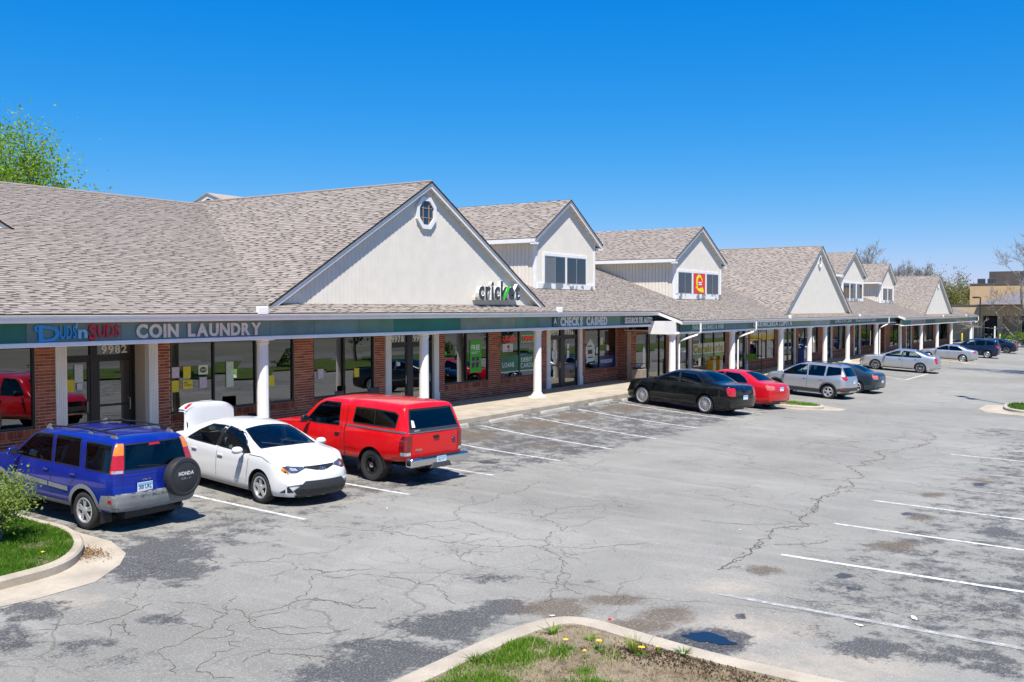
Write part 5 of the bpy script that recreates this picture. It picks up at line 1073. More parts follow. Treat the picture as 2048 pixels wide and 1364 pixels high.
    def plate(s, view, y, z, txt=None, w=.305, h=.155, off=.012):
        p, n = s.hit(view, y, z); dx = -1 if view == 'B' else 1; x = p.x + dx * off
        q = s.part('number_plate', bevel(MB().box(min(x, x + dx*.006), max(x, x + dx*.006), y - w/2, y + w/2, z - h/2, z + h/2).mesh(), .003), plate_m, smooth=False)
        x += dx * .0075
        s.part('plate_band', MB().add([(x, y - w/2 + .006, z + .02), (x, y + w/2 - .006, z + .02), (x, y + w/2 - .006, z + h/2 - .006), (x, y - w/2 + .006, z + h/2 - .006)], [(0, 1, 2, 3)]), plate_b, q, smooth=False)
        if txt: s.text(txt, y, z - .03, w * .82, .062, x + dx * .002, dx, inkm, q)
    def text(s, txt, y, z, w, h, x, dx, m_, parent=None, bold=.0, depth=.002, roll=0.):
        """lettering on a rear (dx<0) or front (dx>0) face"""
        mb = MB()
        for ch, v, f in layout(txt, w, h, depth, bold):
            ly = v[:, 0] - w/2; mb.add(np.stack([x + dx * (-v[:, 1]), y - ly * (1 if dx < 0 else -1) , z + v[:, 2]], 1), f)
        s.part('lettering', mb.mesh('lettering', recalc=True), m_, parent, smooth=False)
def both(c, name, poly, m_, **k):
    for v in 'LR': c.decal(name, v, poly, m_, **k)
def seams(c, lst, w=.012):
    for v in 'LR':
        for pl in lst: c.line('panel_gap', v, pl, w, black_trim, .002)
# ---------------------------------------------------------------- blue compact off-roader
CRV = dict(L=4.30, ra=.86, wb=2.62, tr=1.56, top=[(0, 1.50), (.06, 1.57), (.35, 1.615), (1.2, 1.635), (2.0, 1.625), (2.45, 1.58), (2.62, 1.53), (3.18, 1.13), (3.27, 1.09), (3.6, 1.045), (4.0, .98), (4.22, .90), (4.30, .80)],
    belt=[(0, 1.02), (1, 1.04), (2.4, 1.035), (3.2, 1.02), (3.8, .95), (4.3, .76)], bot=[(0, .40), (.5, .33), (3.6, .33), (4.3, .36)], hw=[(0, .83), (.25, .865), (1, .875), (3.3, .87), (3.9, .85), (4.3, .76)],
    front=[(.3, .06), (.6, 0), (.8, .05), (1.0, .15), (1.3, .2)], rear=[(.3, .04), (.55, -.03), (.68, -.03), (.76, .0), (1.0, .02), (1.3, .09), (1.6, .18)], tumble=.20, crown=.035, bf=.30, br=.12, Lf=.6, cabin=(-.5, 1.30, .35), seatz=.86, dash=2.15, dashz=1.10)
c = Car('compact_suv', 'bright blue off-roader with a covered spare wheel on its rear door', CRV, 0, 10.78, 15.36, 90); bl = paint('paint_blue', (.004, .018, .24), .2, .3)
grey = mat('grey_cladding', (.17, .18, .185), .6, var=.12, vscale=5); ra = CRV['ra']
c.window('S', [(1.02, 1.06), (1.90, 1.06), (2.13, 1.12), (1.66, 1.50), (1.10, 1.53)]); c.window('S', [(.18, 1.06), (.93, 1.06), (1.00, 1.53), (.28, 1.535)], name='window'); c.window('S', [(-.66, 1.05), (.02, 1.05), (.10, 1.50), (-.58, 1.50)], tint if False else carglass)
c.window('T', [(1.80, -.50), (1.80, .50), (2.26, .60), (2.26, -.60)], deep=1.0, name='windshield'); c.window('B', [(-.63, 1.08), (.63, 1.08), (.555, 1.50), (-.555, 1.50)], name='rear_window')
for sg in (1, -1):
    t_ = c.corner('tail_light', 'B', sg, [(1.03, 26, 62), (1.33, 24, 58)], redlens, .010); c.corner('turn_lens', 'B', sg, [(1.332, 24, 58), (1.52, 22, 54)], orglens, .010, t_); c.corner('reverse_lens', 'B', sg, [(1.04, 28, 56), (1.085, 28, 56)], clearlens, .013, t_)
c.decal('rear_bumper', 'B', [(-.85, .40), (.85, .40), (.85, .70), (.60, .70), (.52, .60), (-.52, .60), (-.60, .70), (-.85, .70)], grey, .012); both(c, 'rear_bumper_side', [(-.84, .42), (-.42, .42), (-.42, .48), (-.50, .66), (-.84, .69)], grey, off=.010); c.decal('front_bumper', 'F', [(-.80, .36), (.80, .36), (.80, .62), (-.80, .62)], grey, .01); both(c, 'front_bumper_side', [(3.0, .40), (3.36, .42), (3.36, .62), (3.05, .62)], grey, off=.01)
both(c, 'side_marker', [(-.74, .55), (-.66, .55), (-.66, .60), (-.74, .60)], redlens, off=.016)
for ax in (0, 2.62):
    for v in 'LR': c.line('arch_moulding', v, [(ax + .424*math.cos(t), .334 + .424*math.sin(t)) for t in np.linspace(-.12, 3.26, 17)], .075, grey, .014)
both(c, 'sill_moulding', [(.44, .36), (2.2, .36), (2.2, .43), (.44, .43)], grey, off=.01); both(c, 'side_moulding', [(.44, .62), (1.02, .64), (1.02, .72), (.44, .70)], grey, off=.016); both(c, 'side_moulding', [(1.05, .64), (2.10, .68), (2.10, .76), (1.05, .72)], grey, off=.016)
seams(c, [[(1.0, .44), (.98, 1.03), (1.06, 1.55)], [(.40, .75), (.14, .95), (.10, 1.05), (.20, 1.56)], [(2.10, .44), (2.16, 1.0), (2.12, 1.12)], [(2.16, 1.0), (3.0, .90)]]); c.line('panel_gap', 'B', [(-.66, 1.02), (-.66, .62), (-.5, .61), (.5, .61), (.66, .62), (.66, 1.02)], .009, black_trim, .003); c.line('panel_gap', 'B', [(-.62, 1.03), (.62, 1.03)], .009, black_trim, .003)
c.handle(1.12, .93, bl, .15, .04, True); c.handle(.30, .93, bl, .15, .04, True); c.mirror(1.98, 1.16, bl, (.10, .19, .15)); c.plate('B', .28, .78, '301 LRL'); c.line('plate_recess', 'B', [(.46, .87), (.46, .68), (.10, .68), (.10, .87), (.46, .87)], .014, mat('paint_dark_blue', (.006, .015, .14), .4), .003)
bb = c.part('spare_wheel_cover', MB().lathe([(.0, .0), (.30, .0), (.335, -.03), (.345, -.10), (.345, -.17), (.33, -.205), (.28, -.215), (.265, -.205), (.25, -.213), (.0, -.218)], (0, 0, 0), 'x', 40, False), mat('vinyl_cover', (.020, .021, .023), .55, var=.2, vscale=4), basis=Matrix.Translation((-.84, -.42, .86)))
c.text('HONDA', 0, .04, .32, .062, -.2195, -1, mat('cover_print', (.62, .62, .62), .5), bb, .03); c.text('CR-V', .0, -.035, .20, .035, -.2195, -1, mat('cover_print_grey', (.25, .26, .28), .5), bb)
c.text('CR-V', .24, .885, .16, .03, c.hit('B', .24, .89)[0].x - .006, -1, chrome, c.root)
for sg in (1, -1):
    rl_ = c.part('roof_rail', MB().tube([(1.55, sg*.56, 1.585), (1.45, sg*.56, 1.63), (.6, sg*.575, 1.685), (-.2, sg*.57, 1.675), (-.45, sg*.56, 1.645)], .016, 8), black_trim)
    for x in (1.5, .25, -.4): c.part('rail_foot', MB().hexa([(x - .10, sg*.56 - .025, 1.575), (x + .10, sg*.56 - .025, 1.575), (x + .10, sg*.56 + .025, 1.575), (x - .10, sg*.56 + .025, 1.575)], [(x - .03, sg*.56 - .012, 1.66), (x + .03, sg*.56 - .012, 1.66), (x + .03, sg*.56 + .012, 1.66), (x - .03, sg*.56 + .012, 1.66)]), mat('rail_grey', (.12, .13, .14), .5), rl_, smooth=False)
for x in (.95, -.05): c.part('cross_bar', MB().tube([(x, -.57, 1.685), (x, 0, 1.70), (x, .57, 1.685)], .015, 8), black_trim)
for sg in (1, -1): c.part('mud_flap', MB().box(-.43, -.41, sg*.72 - .11, sg*.72 + .11, .16, .50), black_trim, smooth=False)
c.part('rear_wiper', MB().tube([(-.815, -.05, 1.10), (-.81, .38, 1.14)], .008, 6), black_trim); c.part('exhaust', MB().tube([(-.3, -.5, .33), (-.82, -.52, .32)], .035, 10), brake)
c.part('fuel_tank', MB().box(-.7, 2.6, -.55, .55, .24, .36), black_trim, smooth=False)
c.text('URBC', -.46, 1.11, .12, .03, c.hit('B', -.46, 1.12)[0].x - .004, -1, offwhite)
c.decal('high_brake_light', 'B', [(-.12, 1.455), (.12, 1.455), (.10, 1.49), (-.10, 1.49)], redlens, .008)
c.finish(bl, (5, 'twin'), .334, .205, .222)

# ---------------------------------------------------------------- white saloon, boot open, facing the lot
COR = dict(L=4.65, ra=.99, wb=2.70, tr=1.54, top=[(0, .93), (.08, 1.02), (.3, 1.08), (.55, 1.115), (.66, 1.135), (1.35, 1.405), (1.65, 1.45), (2.05, 1.455), (2.45, 1.43), (2.68, 1.385), (3.50, 1.045), (3.58, 1.02), (4.0, .965), (4.35, .88), (4.56, .76), (4.65, .66)],
    belt=[(0, .89), (.3, 1.0), (.6, 1.0), (1.5, .97), (3.0, .925), (3.6, .94), (4.2, .86), (4.65, .60)], bot=[(0, .30), (.5, .22), (3.9, .19), (4.65, .20)], hw=[(0, .74), (.35, .85), (1, .885), (3.4, .885), (4.0, .87), (4.65, .74)],
    front=[(.15, .10), (.3, .02), (.5, 0), (.65, .06), (.8, .16), (1.0, .3)], rear=[(.2, .08), (.5, .0), (.8, .02), (1.1, .12)], tumble=.40, crown=.075, bf=.42, br=.30, Lf=.8, cabin=(-.2, 1.32, .45), seatz=.62, dash=2.15, dashz=.96)
wp = paint('paint_white', (.64, .64, .63), 0., .3)
c = Car('white_sedan', 'white saloon car with its boot lid standing open and its nose to the lot', COR, 0, 14.43, 17.2, 262)
c.window('S', [(1.22, .965), (2.16, .935), (2.36, .955), (1.98, 1.20), (1.74, 1.305), (1.30, 1.36)]); c.window('S', [(.02, 1.005), (.38, .985), (1.12, .965), (1.19, 1.36), (.72, 1.345), (.36, 1.19)])
both(c, 'pillar_trim', [(1.13, .968), (1.21, .966), (1.29, 1.36), (1.20, 1.362)], black_trim, off=.004); c.window('T', [(1.70, -.53), (1.70, .53), (2.1, .62), (2.46, .66), (2.50, 0), (2.46, -.66), (2.1, -.62)], deep=.98, name='windshield'); c.window('T', [(-.32, -.56), (-.32, .56), (.32, .48), (.32, -.48)], deep=1.0, name='rear_window')
# boot opening
c.cut.append(MB().prism([(-.95, -.50), (-.95, .50), (-.42, .60), (-.42, -.60)], lambda a, b: (a, b, .85), lambda a, b: (a, b, 3)))
seams(c, [[(1.18, .32), (1.20, .955)], [(2.26, .30), (2.34, .92)], [(.36, .50), (.10, .80), (-.02, 1.0)], [(2.34, .92), (2.75, .92), (3.05, .83)]]); both(c, 'sill_shade_strip', [(.45, .215), (2.3, .21), (2.3, .26), (.45, .27)], mat('sill_shade', (.34, .34, .34), .5), off=.004)  # grey strip paints the shade along the foot of the white doors
c.handle(1.34, .80, wp, .19, .04, True); c.handle(.36, .83, wp, .19, .04, True); c.mirror(2.16, 1.0, wp, (.13, .22, .15))
for sg in (1, -1):
    hl = c.decal('headlamp', 'F', [(sg*.34, .735), (sg*.55, .66), (sg*.70, .66), (sg*.84, .78), (sg*.80, .83), (sg*.60, .78), (sg*.38, .765)], bluelens, .008); c.decal('turn_lens', 'F', [(sg*.755, .715), (sg*.83, .775), (sg*.80, .82), (sg*.72, .77)], orglens, .011, hl); c.decal('lamp_reflector', 'F', [(sg*.50, .70), (sg*.60, .70), (sg*.62, .75), (sg*.52, .74)], clearlens, .011, hl)
    c.decal('fog_lamp_recess', 'F', [(sg*.60, .30), (sg*.78, .29), (sg*.70, .42)], black_trim, .006)
c.decal('upper_grille', 'F', [(-.36, .765), (-.34, .735), (-.12, .69), (.12, .69), (.34, .735), (.36, .765), (.12, .725), (-.12, .725)], black_trim, .009)
lg_ = c.decal('lower_grille', 'F', [(-.62, .34), (-.54, .25), (.54, .25), (.62, .34), (.42, .52), (-.42, .52)], mat('grille_grey', (.028, .03, .033), .5), .03, sub=.05)
for z in (.29, .325, .36): c.line('grille_bar', 'F', [(-.58, z), (.58, z)], .014, black_trim, .036, parent=lg_)
c.decal('chin', 'F', [(-.62, .19), (.62, .19), (.56, .245), (-.56, .245)], black_trim, .014)
em = c.part('badge', MB().lathe([(.0, .02), (.05, .02), (.062, .0)], (0, 0, 0), 'x', 20, False), mat('badge_blue', (.06, .13, .22), .15, .8), basis=Matrix.Translation(c.hit('F', 0, .70)[0] + Vector((.004, 0, 0)))); c.part('badge_ring', MB().tube([(.022, .058*math.cos(t), .045*math.sin(t)) for t in np.linspace(0, 6.283, 17)], .007, 6), chrome, em); c.part('badge_bar', MB().tube([(.024, 0, -.04), (.024, 0, .02)], .006, 6), chrome, em); c.part('badge_bar', MB().tube([(.024, .03*math.cos(t), .018 + .014*math.sin(t)) for t in np.linspace(0, 6.283, 13)], .006, 6), chrome, em)
c.line('panel_gap', 'T', [(2.52, .70), (2.9, .70), (3.3, .60)], .01, black_trim, .002); c.line('panel_gap', 'T', [(2.52, -.70), (2.9, -.70), (3.3, -.60)], .01, black_trim, .002)
c.part('wiper', MB().tube([(2.50, .45, 1.055), (2.30, -.1, 1.15)], .008, 6), black_trim); c.part('wiper', MB().tube([(2.50, -.15, 1.07), (2.30, -.55, 1.13)], .008, 6), black_trim)
# raised boot lid: deck towards the windscreen, plate face on top
def lidpt(u, y):      # u along the lid from hinge: up, then back
    k = abs(y) / .62; bow = .03 * k * k + .09 * k ** 5
    if u < .56: return (-.42 - .04 * (u / .56) - bow * .3, y * (1 - .06 * u), 1.05 + u * 1.05 - bow)
    v = u - .56; return (-.46 - v * .96, y * (.965 + .0 * v), 1.638 + .035 * math.sin(min(1, v / .15) * 1.57) - v * .06 - bow * 1.2)
rows = []
for u in list(np.linspace(0, .54, 8)) + [.57, .60, .64, .70, .78, .86, .90]: rows.append([lidpt(u, y) for y in np.linspace(-.62, .62, 17)])
lid = MB(); lid.rings(rows, False, False); lid.rings([[(x - .05 if i < 9 else x, y, z - (.05 if i >= 8 else 0)) for x, y, z in r_] for i, r_ in enumerate(rows)], False, False); lid_o = c.part('boot_lid', lid, wp)
for sg in (1, -1): c.part('tail_light', MB().add([tuple(Vector(lidpt(u, sg*y)) + Vector((.0, 0, .012))) for u, y in ((.60, .61), (.70, .60), (.74, .46), (.66, .40), (.60, .50))], [(0, 1, 2, 3, 4)]), redlens, lid_o, smooth=False)
c.part('plate', MB().add([tuple(Vector(lidpt(u, y)) + Vector((0, 0, .014))) for u, y in ((.70, -.16), (.70, .16), (.82, .16), (.82, -.16))], [(0, 1, 2, 3)]), plate_m, lid_o, smooth=False); c.part('badge', MB().tube([(lidpt(.645, 0)[0] + .03*math.sin(t), .055*math.cos(t), lidpt(.645, 0)[2] + .012) for t in np.linspace(0, 6.283, 13)], .007, 6), chrome, lid_o)
for sg in (1, -1): c.part('hinge_arm', MB().tube([(-.40, sg*.55, .98), (-.47, sg*.56, 1.10), (-.45, sg*.58, 1.25)], .014, 6), black_trim, lid_o)
c.part('boot_floor', MB().box(-.93, -.40, -.62, .62, .58, .60), dashm, smooth=False)
c.part('underbody', MB().box(-.7, 3.2, -.62, .62, .17, .25), black_trim, smooth=False)
c.finish(wp, (5, 'star'), .318, .205, .22)

# ---------------------------------------------------------------- red pickup with bed cap
TRK = dict(L=5.20, ra=1.12, wb=3.06, tr=1.68, top=[(0, 1.72), (.06, 1.80), (.3, 1.84), (1.2, 1.855), (1.95, 1.84), (2.05, 1.81), (2.3, 1.815), (2.75, 1.805), (3.0, 1.76), (3.15, 1.69), (3.68, 1.22), (3.78, 1.17), (4.2, 1.13), (4.8, 1.06), (5.1, .96), (5.2, .85)],
    belt=[(0, 1.20), (1.9, 1.20), (2.2, 1.14), (3.4, 1.12), (3.8, 1.09), (4.6, 1.02), (5.2, .80)], bot=[(0, .58), (.8, .50), (2, .44), (4.4, .42), (5.2, .42)], hw=[(0, .93), (.3, .975), (1, .99), (2.0, .985), (3.6, .97), (4.5, .965), (5.2, .86)],
    front=[(.4, .05), (.6, 0), (.85, .02), (1.0, .12), (1.2, .2)], rear=[(.5, .02), (.6, 0), (1.18, 0), (1.25, .03), (1.7, .20), (1.9, .24)], tumble=.20, crown=.045, bf=.22, br=.05, Lf=.55, shw=.965, cabin=(1.2, 1.45), seatz=.95, dash=2.35, dashz=1.18)
rp_ = paint('paint_red', (.62, .003, .005), 0., .3)
c = Car('pickup_truck', 'red pickup truck with a matching cap over its bed', TRK, 0, 17.30, 14.5, 85, .97, cat='pickup truck')
ra = TRK['ra']; drl = mat('dark_red_lens', (.15, .004, .006), .08, var=.2, vscale=12, coat=1.); dk = mat('dark_strip', (.10, .09, .11), .5)
c.window('S', [(1.12, 1.17), (2.02, 1.15), (2.30, 1.20), (1.92, 1.60), (1.72, 1.685), (1.18, 1.695)]); c.window('S', [(-.72, 1.30), (-.06, 1.29), (.62, 1.29), (.66, 1.33), (.62, 1.64), (-.08, 1.65), (-.66, 1.63), (-.76, 1.58)], tint, .035)
for v in 'LR': c.line('window_bar', v, [(-.06, 1.29), (-.03, 1.65)], .03, black_trim, .004)
c.window('T', [(2.06, -.60), (2.06, .60), (2.50, .72), (2.50, -.72)], deep=1.12, name='windshield'); c.window('B', [(-.80, 1.25), (.80, 1.25), (.68, 1.70), (-.68, 1.70)], tint, .05, name='cap_window')
c.decal('cap_window_rail', 'B', [(-.84, 1.215), (.84, 1.215), (.825, 1.285), (-.825, 1.285)], mat('rail_charcoal', (.03, .03, .035), .5), .007); both(c, 'cap_strip', [(-1.10, 1.195), (.83, 1.195), (.83, 1.235), (-1.10, 1.235)], dk, off=.012); c.line('cap_seam', 'B', [(-.93, 1.205), (.93, 1.205)], .02, dk, .01)
for v in 'LR': c.line('cab_gap', v, [(.88, .50), (.90, 1.19), (.86, 1.25), (.92, 1.78)], .028, black_trim, .003)
seams(c, [[(1.02, .52), (1.03, 1.16), (1.06, 1.70)], [(2.20, .50), (2.30, 1.1), (2.34, 1.2)], [(1.02, .52), (2.20, .50)], [(2.34, 1.12), (3.6, 1.03)], [(.88, .70), (.50, .70)]])
c.line('panel_gap', 'B', [(-.76, 1.19), (-.76, .66), (.76, .66), (.76, 1.19)], .012, black_trim, .004)
for sg in (1, -1):
    tl = c.corner('tail_light', 'B', sg, [(.78, 28, 66), (1.02, 26, 66), (1.14, 26, 54)], drl, .010); c.corner('reverse_lens', 'B', sg, [(.70, 28, 60), (.775, 28, 62)], clearlens, .010, tl)
p_ = bevel(MB().box(-1.30, -1.10, -.97, .97, .46, .66).mesh(), .045, 3); bmp = c.part('rear_bumper', p_, chrome); c.part('bumper_step', MB().box(-1.31, -1.10, -.62, .62, .655, .668), black_trim, bmp, smooth=False); c.part('tow_bracket', MB().hexa([(-1.32, -.34, .40), (-1.1, -.34, .40), (-1.1, .34, .40), (-1.32, .34, .40)], [(-1.32, -.26, .52), (-1.1, -.26, .52), (-1.1, .26, .52), (-1.32, .26, .52)]), brake, bmp, smooth=False)
pl_ = c.part('number_plate', MB().box(-1.312, -1.304, -.155, .155, .50, .655), plate_m, smooth=False); c.text('493 MYT', 0, .545, .25, .06, -1.3145, -1, mat('plate_blue_ink', (.05, .15, .4), .5), pl_); c.part('plate_band', MB().box(-1.3135, -1.3125, -.15, .15, .615, .65), plate_b, pl_, smooth=False)
c.part('tailgate_handle', bevel(MB().box(-1.15, -1.115, -.09, .09, 1.04, 1.11).mesh(), .015, 2), black_trim); c.part('badge', MB().lathe([(.0, -.014), (.05, -.014), (.058, .0)], (0, 0, 0), 'x', 20, False), mat('badge_oval', (.03, .06, .16), .3, .4), basis=Matrix.Translation((-1.125, -.60, .98)) @ Matrix.Diagonal((1, 1.25, .55, 1))); c.text('F150', .56, .79, .20, .05, c.hit('B', .56, .8)[0].x - .008, -1, chrome, None, .03)
c.text('RANCH', .60, 1.235, .17, .03, c.hit('B', .6, 1.25)[0].x - .014, -1, offwhite); c.decal('sticker', 'B', [(.62, 1.32), (.72, 1.32), (.69, 1.48), (.62, 1.46)], offwhite, .002)
both(c, 'fuel_door', [(.62 + .085*math.cos(t), .94 + .085*math.sin(t)) for t in np.linspace(0, 6.283, 17)[:-1]], rp_, off=.003); c.handle(1.14, .99, black_trim, .16, .05, 2); c.mirror(2.16, 1.24, black_trim, (.10, .20, .19))
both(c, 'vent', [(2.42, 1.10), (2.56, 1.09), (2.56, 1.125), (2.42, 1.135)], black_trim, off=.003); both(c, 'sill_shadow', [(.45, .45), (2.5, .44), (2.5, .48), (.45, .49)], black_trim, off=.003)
c.part('chassis', MB().box(-1.0, 3.6, -.45, .45, .36, .46), black_trim, smooth=False); c.part('rear_axle', MB().tube([(0, -.75, .375), (0, .75, .375)], .06, 10), black_trim)
c.decal('grille', 'F', [(-.5, .66), (.5, .66), (.5, .86), (-.5, .86)], black_trim, .01); c.part('front_bumper', bevel(MB().box(4.03, 4.16, -.92, .92, .44, .62).mesh(), .04, 2), chrome)
c.finish(rp_, (5, 'steel'), .375, .25, .205, darkrim, hub_m=chrome)
# ---------------------------------------------------------------- the other parked cars
def sedan_spec(L=4.85, W=1.82, H=1.48, wb=2.78, ra=1.05, tr=1.57, deck=1.06, hood=.98, roof0=1.55, roof1=2.75, bl0=.62, ws1=3.62, belt=.95, tumble=.38, bot=.20):
    return dict(L=L, ra=ra, wb=wb, tr=tr, top=[(0, deck - .14), (.07, deck - .04), (.3, deck + .01), (bl0 - .05, deck + .035), (bl0 + .06, deck + .06), (roof0 - .25, H - .055), (roof0, H - .012), ((roof0 + roof1) / 2, H), (roof1 - .15, H - .03), (roof1, H - .07), (ws1 - .06, hood + .065), (ws1 + .06, hood + .025), (L - .6, hood - .05), (L - .25, hood - .14), (L - .08, hood - .25), (L, hood - .36)],
        belt=[(0, deck - .18), (.12, deck - .07), (.5, deck - .05), (1.3, belt + .01), (ws1 - .6, belt - .02), (ws1 + .1, hood - .05), (L - .5, hood - .12), (L, hood - .42)], bot=[(0, .32), (.6, bot + .02), (L - .7, bot), (L, bot + .03)], hw=[(0, W/2 - .075), (.35, W/2 - .02), (1, W/2), (ws1, W/2), (L - .6, W/2 - .02), (L, W/2 - .13)],
        front=[(.15, .08), (.4, 0), (.6, .03), (.8, .14), (1.0, .26)], rear=[(.2, .08), (.5, 0), (.85, .03), (1.15, .12)], tumble=tumble, crown=.075, bf=.36, br=.12, Lf=.5, cabin=(-.2, 1.30, .42), seatz=.62, dash=2.1, dashz=.95)
def sedan(name, label, S, pm, x, y, hd, style, rim=None, tailpoly=None, tl=redlens, gl=tint, scale=1., chrome_trim=False, r=.335, rr=.225, mirror_m=None, kink=.0, plate=None):
    c = Car(name, label, S, 0, x, y, hd, scale); ra, H, b = S['ra'], max(p[1] for p in S['top']), S['belt'][3][1]; T = S['top']; x0, x1 = T[5][0] - ra, T[9][0] - ra; bl0, ws = T[4][0] - ra, T[10][0] - ra; tp = H - .115
    c.window('S', [(x0 + .92, b + .015), (ws - .38, b), (ws - .18, b + .03), (x1 + .10, tp - .12), (x1 - .16, tp - .03), (x0 + .98, tp)], gl, trim=.02); c.window('S', [(bl0 + .42, b + .05), (bl0 + .62, b + .025), (x0 + .84, b + .015), (x0 + .90, tp), (x0 + .25, tp - .02), (bl0 + .62, tp - .16)], gl, trim=.02)
    both(c, 'pillar_trim', [(x0 + .85, b + .018), (x0 + .91, b + .018), (x0 + .97, tp - .003), (x0 + .91, tp - .003)], black_trim, off=.004)
    if chrome_trim:
        for v in 'LR': c.line('window_chrome', v, [(bl0 + .42, b + .03), (bl0 + .62, b), (ws - .36, b - .02)], .016, chrome, .006); c.line('window_chrome', v, [(bl0 + .40, b + .05), (bl0 + .60, tp - .15), (x0 + .25, tp)], .016, chrome, .006)
    wsd = ws - x1; c.window('T', [(x1 + .05, -.52), (x1 + .05, .52), (ws - .06, .66), (ws - .02, 0), (ws - .06, -.66)], gl, deep=b - .0, name='windshield'); c.window('T', [(bl0 + .07, -.58), (bl0 + .07, .58), (x0 + .10, .50), (x0 + .10, -.50)], gl, deep=b + .06, name='rear_window')
    seams(c, [[(x0 + .88, .33), (x0 + .88, b)], [(ws - .30, .30), (ws - .28, b - .03)], [(.38, .48), (.20, .72), (bl0 + .45, b)], [(ws - .28, b - .05), (S['wb'] + .2, b - .13)]])
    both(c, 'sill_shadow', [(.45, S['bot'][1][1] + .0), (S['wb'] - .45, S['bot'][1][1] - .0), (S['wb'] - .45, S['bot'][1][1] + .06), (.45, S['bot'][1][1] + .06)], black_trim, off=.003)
    c.handle(x0 + 1.05, b - .13, pm if not chrome_trim else chrome, .18, .035, True); c.handle(.32, b - .11, pm if not chrome_trim else chrome, .18, .035, True); c.mirror(ws - .34, b + .06, mirror_m or pm, (.12, .21, .14))
    dz = T[2][1]; W2 = max(p[1] for p in S['hw'])
    tpoly = tailpoly or [(.45, dz - .20), (W2 - .02, dz - .24), (W2 - .02, dz - .08), (.46, dz - .10)]; mx = max(z for a, z in tpoly); mn = min(z for a, z in tpoly); yi = min(a for a, z in tpoly); hd = S['top'][12][1]
    a_in = max(0, math.degrees(math.atan2(yi - (W2 - .38), .36)))
    for sg in (1, -1):
        t_ = c.corner('tail_light', 'B', sg, [(mn, a_in + 3, 58), ((mn + mx) / 2, a_in, 68), (mx, a_in + 2, 74)], tl, .008)
        if yi < W2 - .40: c.decal('tail_light_inner', 'B', [(sg*a, z) for a, z in ((yi, mn + .04), (W2 - .37, mn + .01), (W2 - .37, mx - .005), (yi, mx - .03))], tl, .008, t_)
        c.corner('headlamp', 'F', sg, [(hd - .28, 18, 50), (hd - .18, 10, 68), (hd - .11, 30, 80)], clearlens if not (tl is redlens and scale > 1.05) else orglens, .008)
    c.line('panel_gap', 'B', [(-.62, dz + .0), (-.50, dz - .36), (.50, dz - .36), (.62, dz + .0)], .012, black_trim, .003); c.decal('lower_valance', 'B', [(-.62, .30), (.62, .30), (.62, .38), (-.62, .38)], black_trim, .004)
    c.plate('B', 0, dz - .42 if plate == 'low' else dz - .22); c.decal('badge', 'B', [(.035*math.cos(t), dz - .10 + .03*math.sin(t)) for t in np.linspace(0, 6.283, 11)[:-1]], chrome, .006)
    c.part('underbody', MB().box(-.7, S['wb'] + .4, -.6, .6, S['bot'][1][1] - .03, S['bot'][1][1] + .05), black_trim, smooth=False)
    c.finish(pm, style, r, .22, rr, rim); return c
PRL = mat('pale_red_lens', (.50, .14, .10), .1, var=.35, vscale=14, coat=1.)
blk = paint('paint_black', (.004, .0055, .006), .0, .2); rd2 = paint('paint_ruby', (.55, .006, .014), .1, .3); slv = paint('paint_silver', (.50, .51, .52), .75, .36); dkb = paint('paint_slate', (.035, .055, .075), .5, .3); nvy = paint('paint_navy', (.008, .016, .045), .3, .25)
sedan('black_sedan', 'black saloon car with many-spoked pale wheels parked by the concrete wheel stops', sedan_spec(4.85, 1.82, 1.49, 2.77, 1.10, 1.57, 1.09, 1.0, 1.62, 2.72, .72, 3.60, .97, .36), blk, 35.98, 14.22, 79, (15, 'fin'), None, [(.58, .74), (.90, .72), (.90, .98), (.62, 1.0)], scale=1.07, r=.335, rr=.25, plate='low')
sedan('red_sedan', 'red saloon car with bright window surrounds beside the black saloon', sedan_spec(4.86, 1.85, 1.47, 2.775, 1.06, 1.58, 1.06, .98, 1.55, 2.7, .60, 3.58, .96, .38), rd2, 40.1, 14.1, 80, (5, 'star'), darkrim, [(.50, .80), (.90, .83), (.90, .97), (.55, .90)], PRL, scale=1.03, chrome_trim=True, rr=.24)
ac = sedan('grey_sedan', 'dark slate saloon car half hidden behind the silver crossover', sedan_spec(4.83, 1.80, 1.47, 2.776, 1.05, 1.55, 1.09, .98, 1.55, 2.7, .62, 3.58, .96, .38), dkb, 53.9, 13.2, 84, (5, 'star'), None, [(.52, .84), (.90, .80), (.90, 1.0), (.60, 1.0)], mat('pale_red_lens', (.50, .14, .10), .1, var=.35, vscale=14, coat=1.), plate='low')
sedan('silver_sedan', 'long silver saloon car with tall narrow tail lights', sedan_spec(5.13, 1.85, 1.51, 2.84, 1.12, 1.6, 1.12, 1.0, 1.62, 2.8, .60, 3.75, .98, .36), slv, 72.6, 13.75, 92, (9, 'fin'), chrome, [(.74, .70), (.90, .68), (.90, 1.06), (.80, 1.06)], scale=1.04, gl=carglass, rr=.245, chrome_trim=True)
sedan('silver_sedan', 'silver saloon car between the long silver saloon and the dark seven-seater', sedan_spec(4.80, 1.82, 1.47, 2.775, 1.05, 1.56, 1.08, .98, 1.55, 2.7, .60, 3.55, .96, .38), slv, 92.4, 14.1, 90, (5, 'star'), None, [(.46, .84), (.90, .84), (.90, .98), (.50, .98)], rr=.22)
sedan('navy_sedan', 'navy saloon car at the far end of the row beside the hedge', sedan_spec(5.0, 1.88, 1.49, 3.05, 1.02, 1.6, 1.12, 1.04, 1.55, 2.75, .62, 3.6, 1.03, .32), nvy, 115.4, 13.4, 90, (7, 'fin'), chrome, [(.70, .80), (.92, .80), (.92, 1.06), (.74, 1.06)], r=.36, rr=.26)
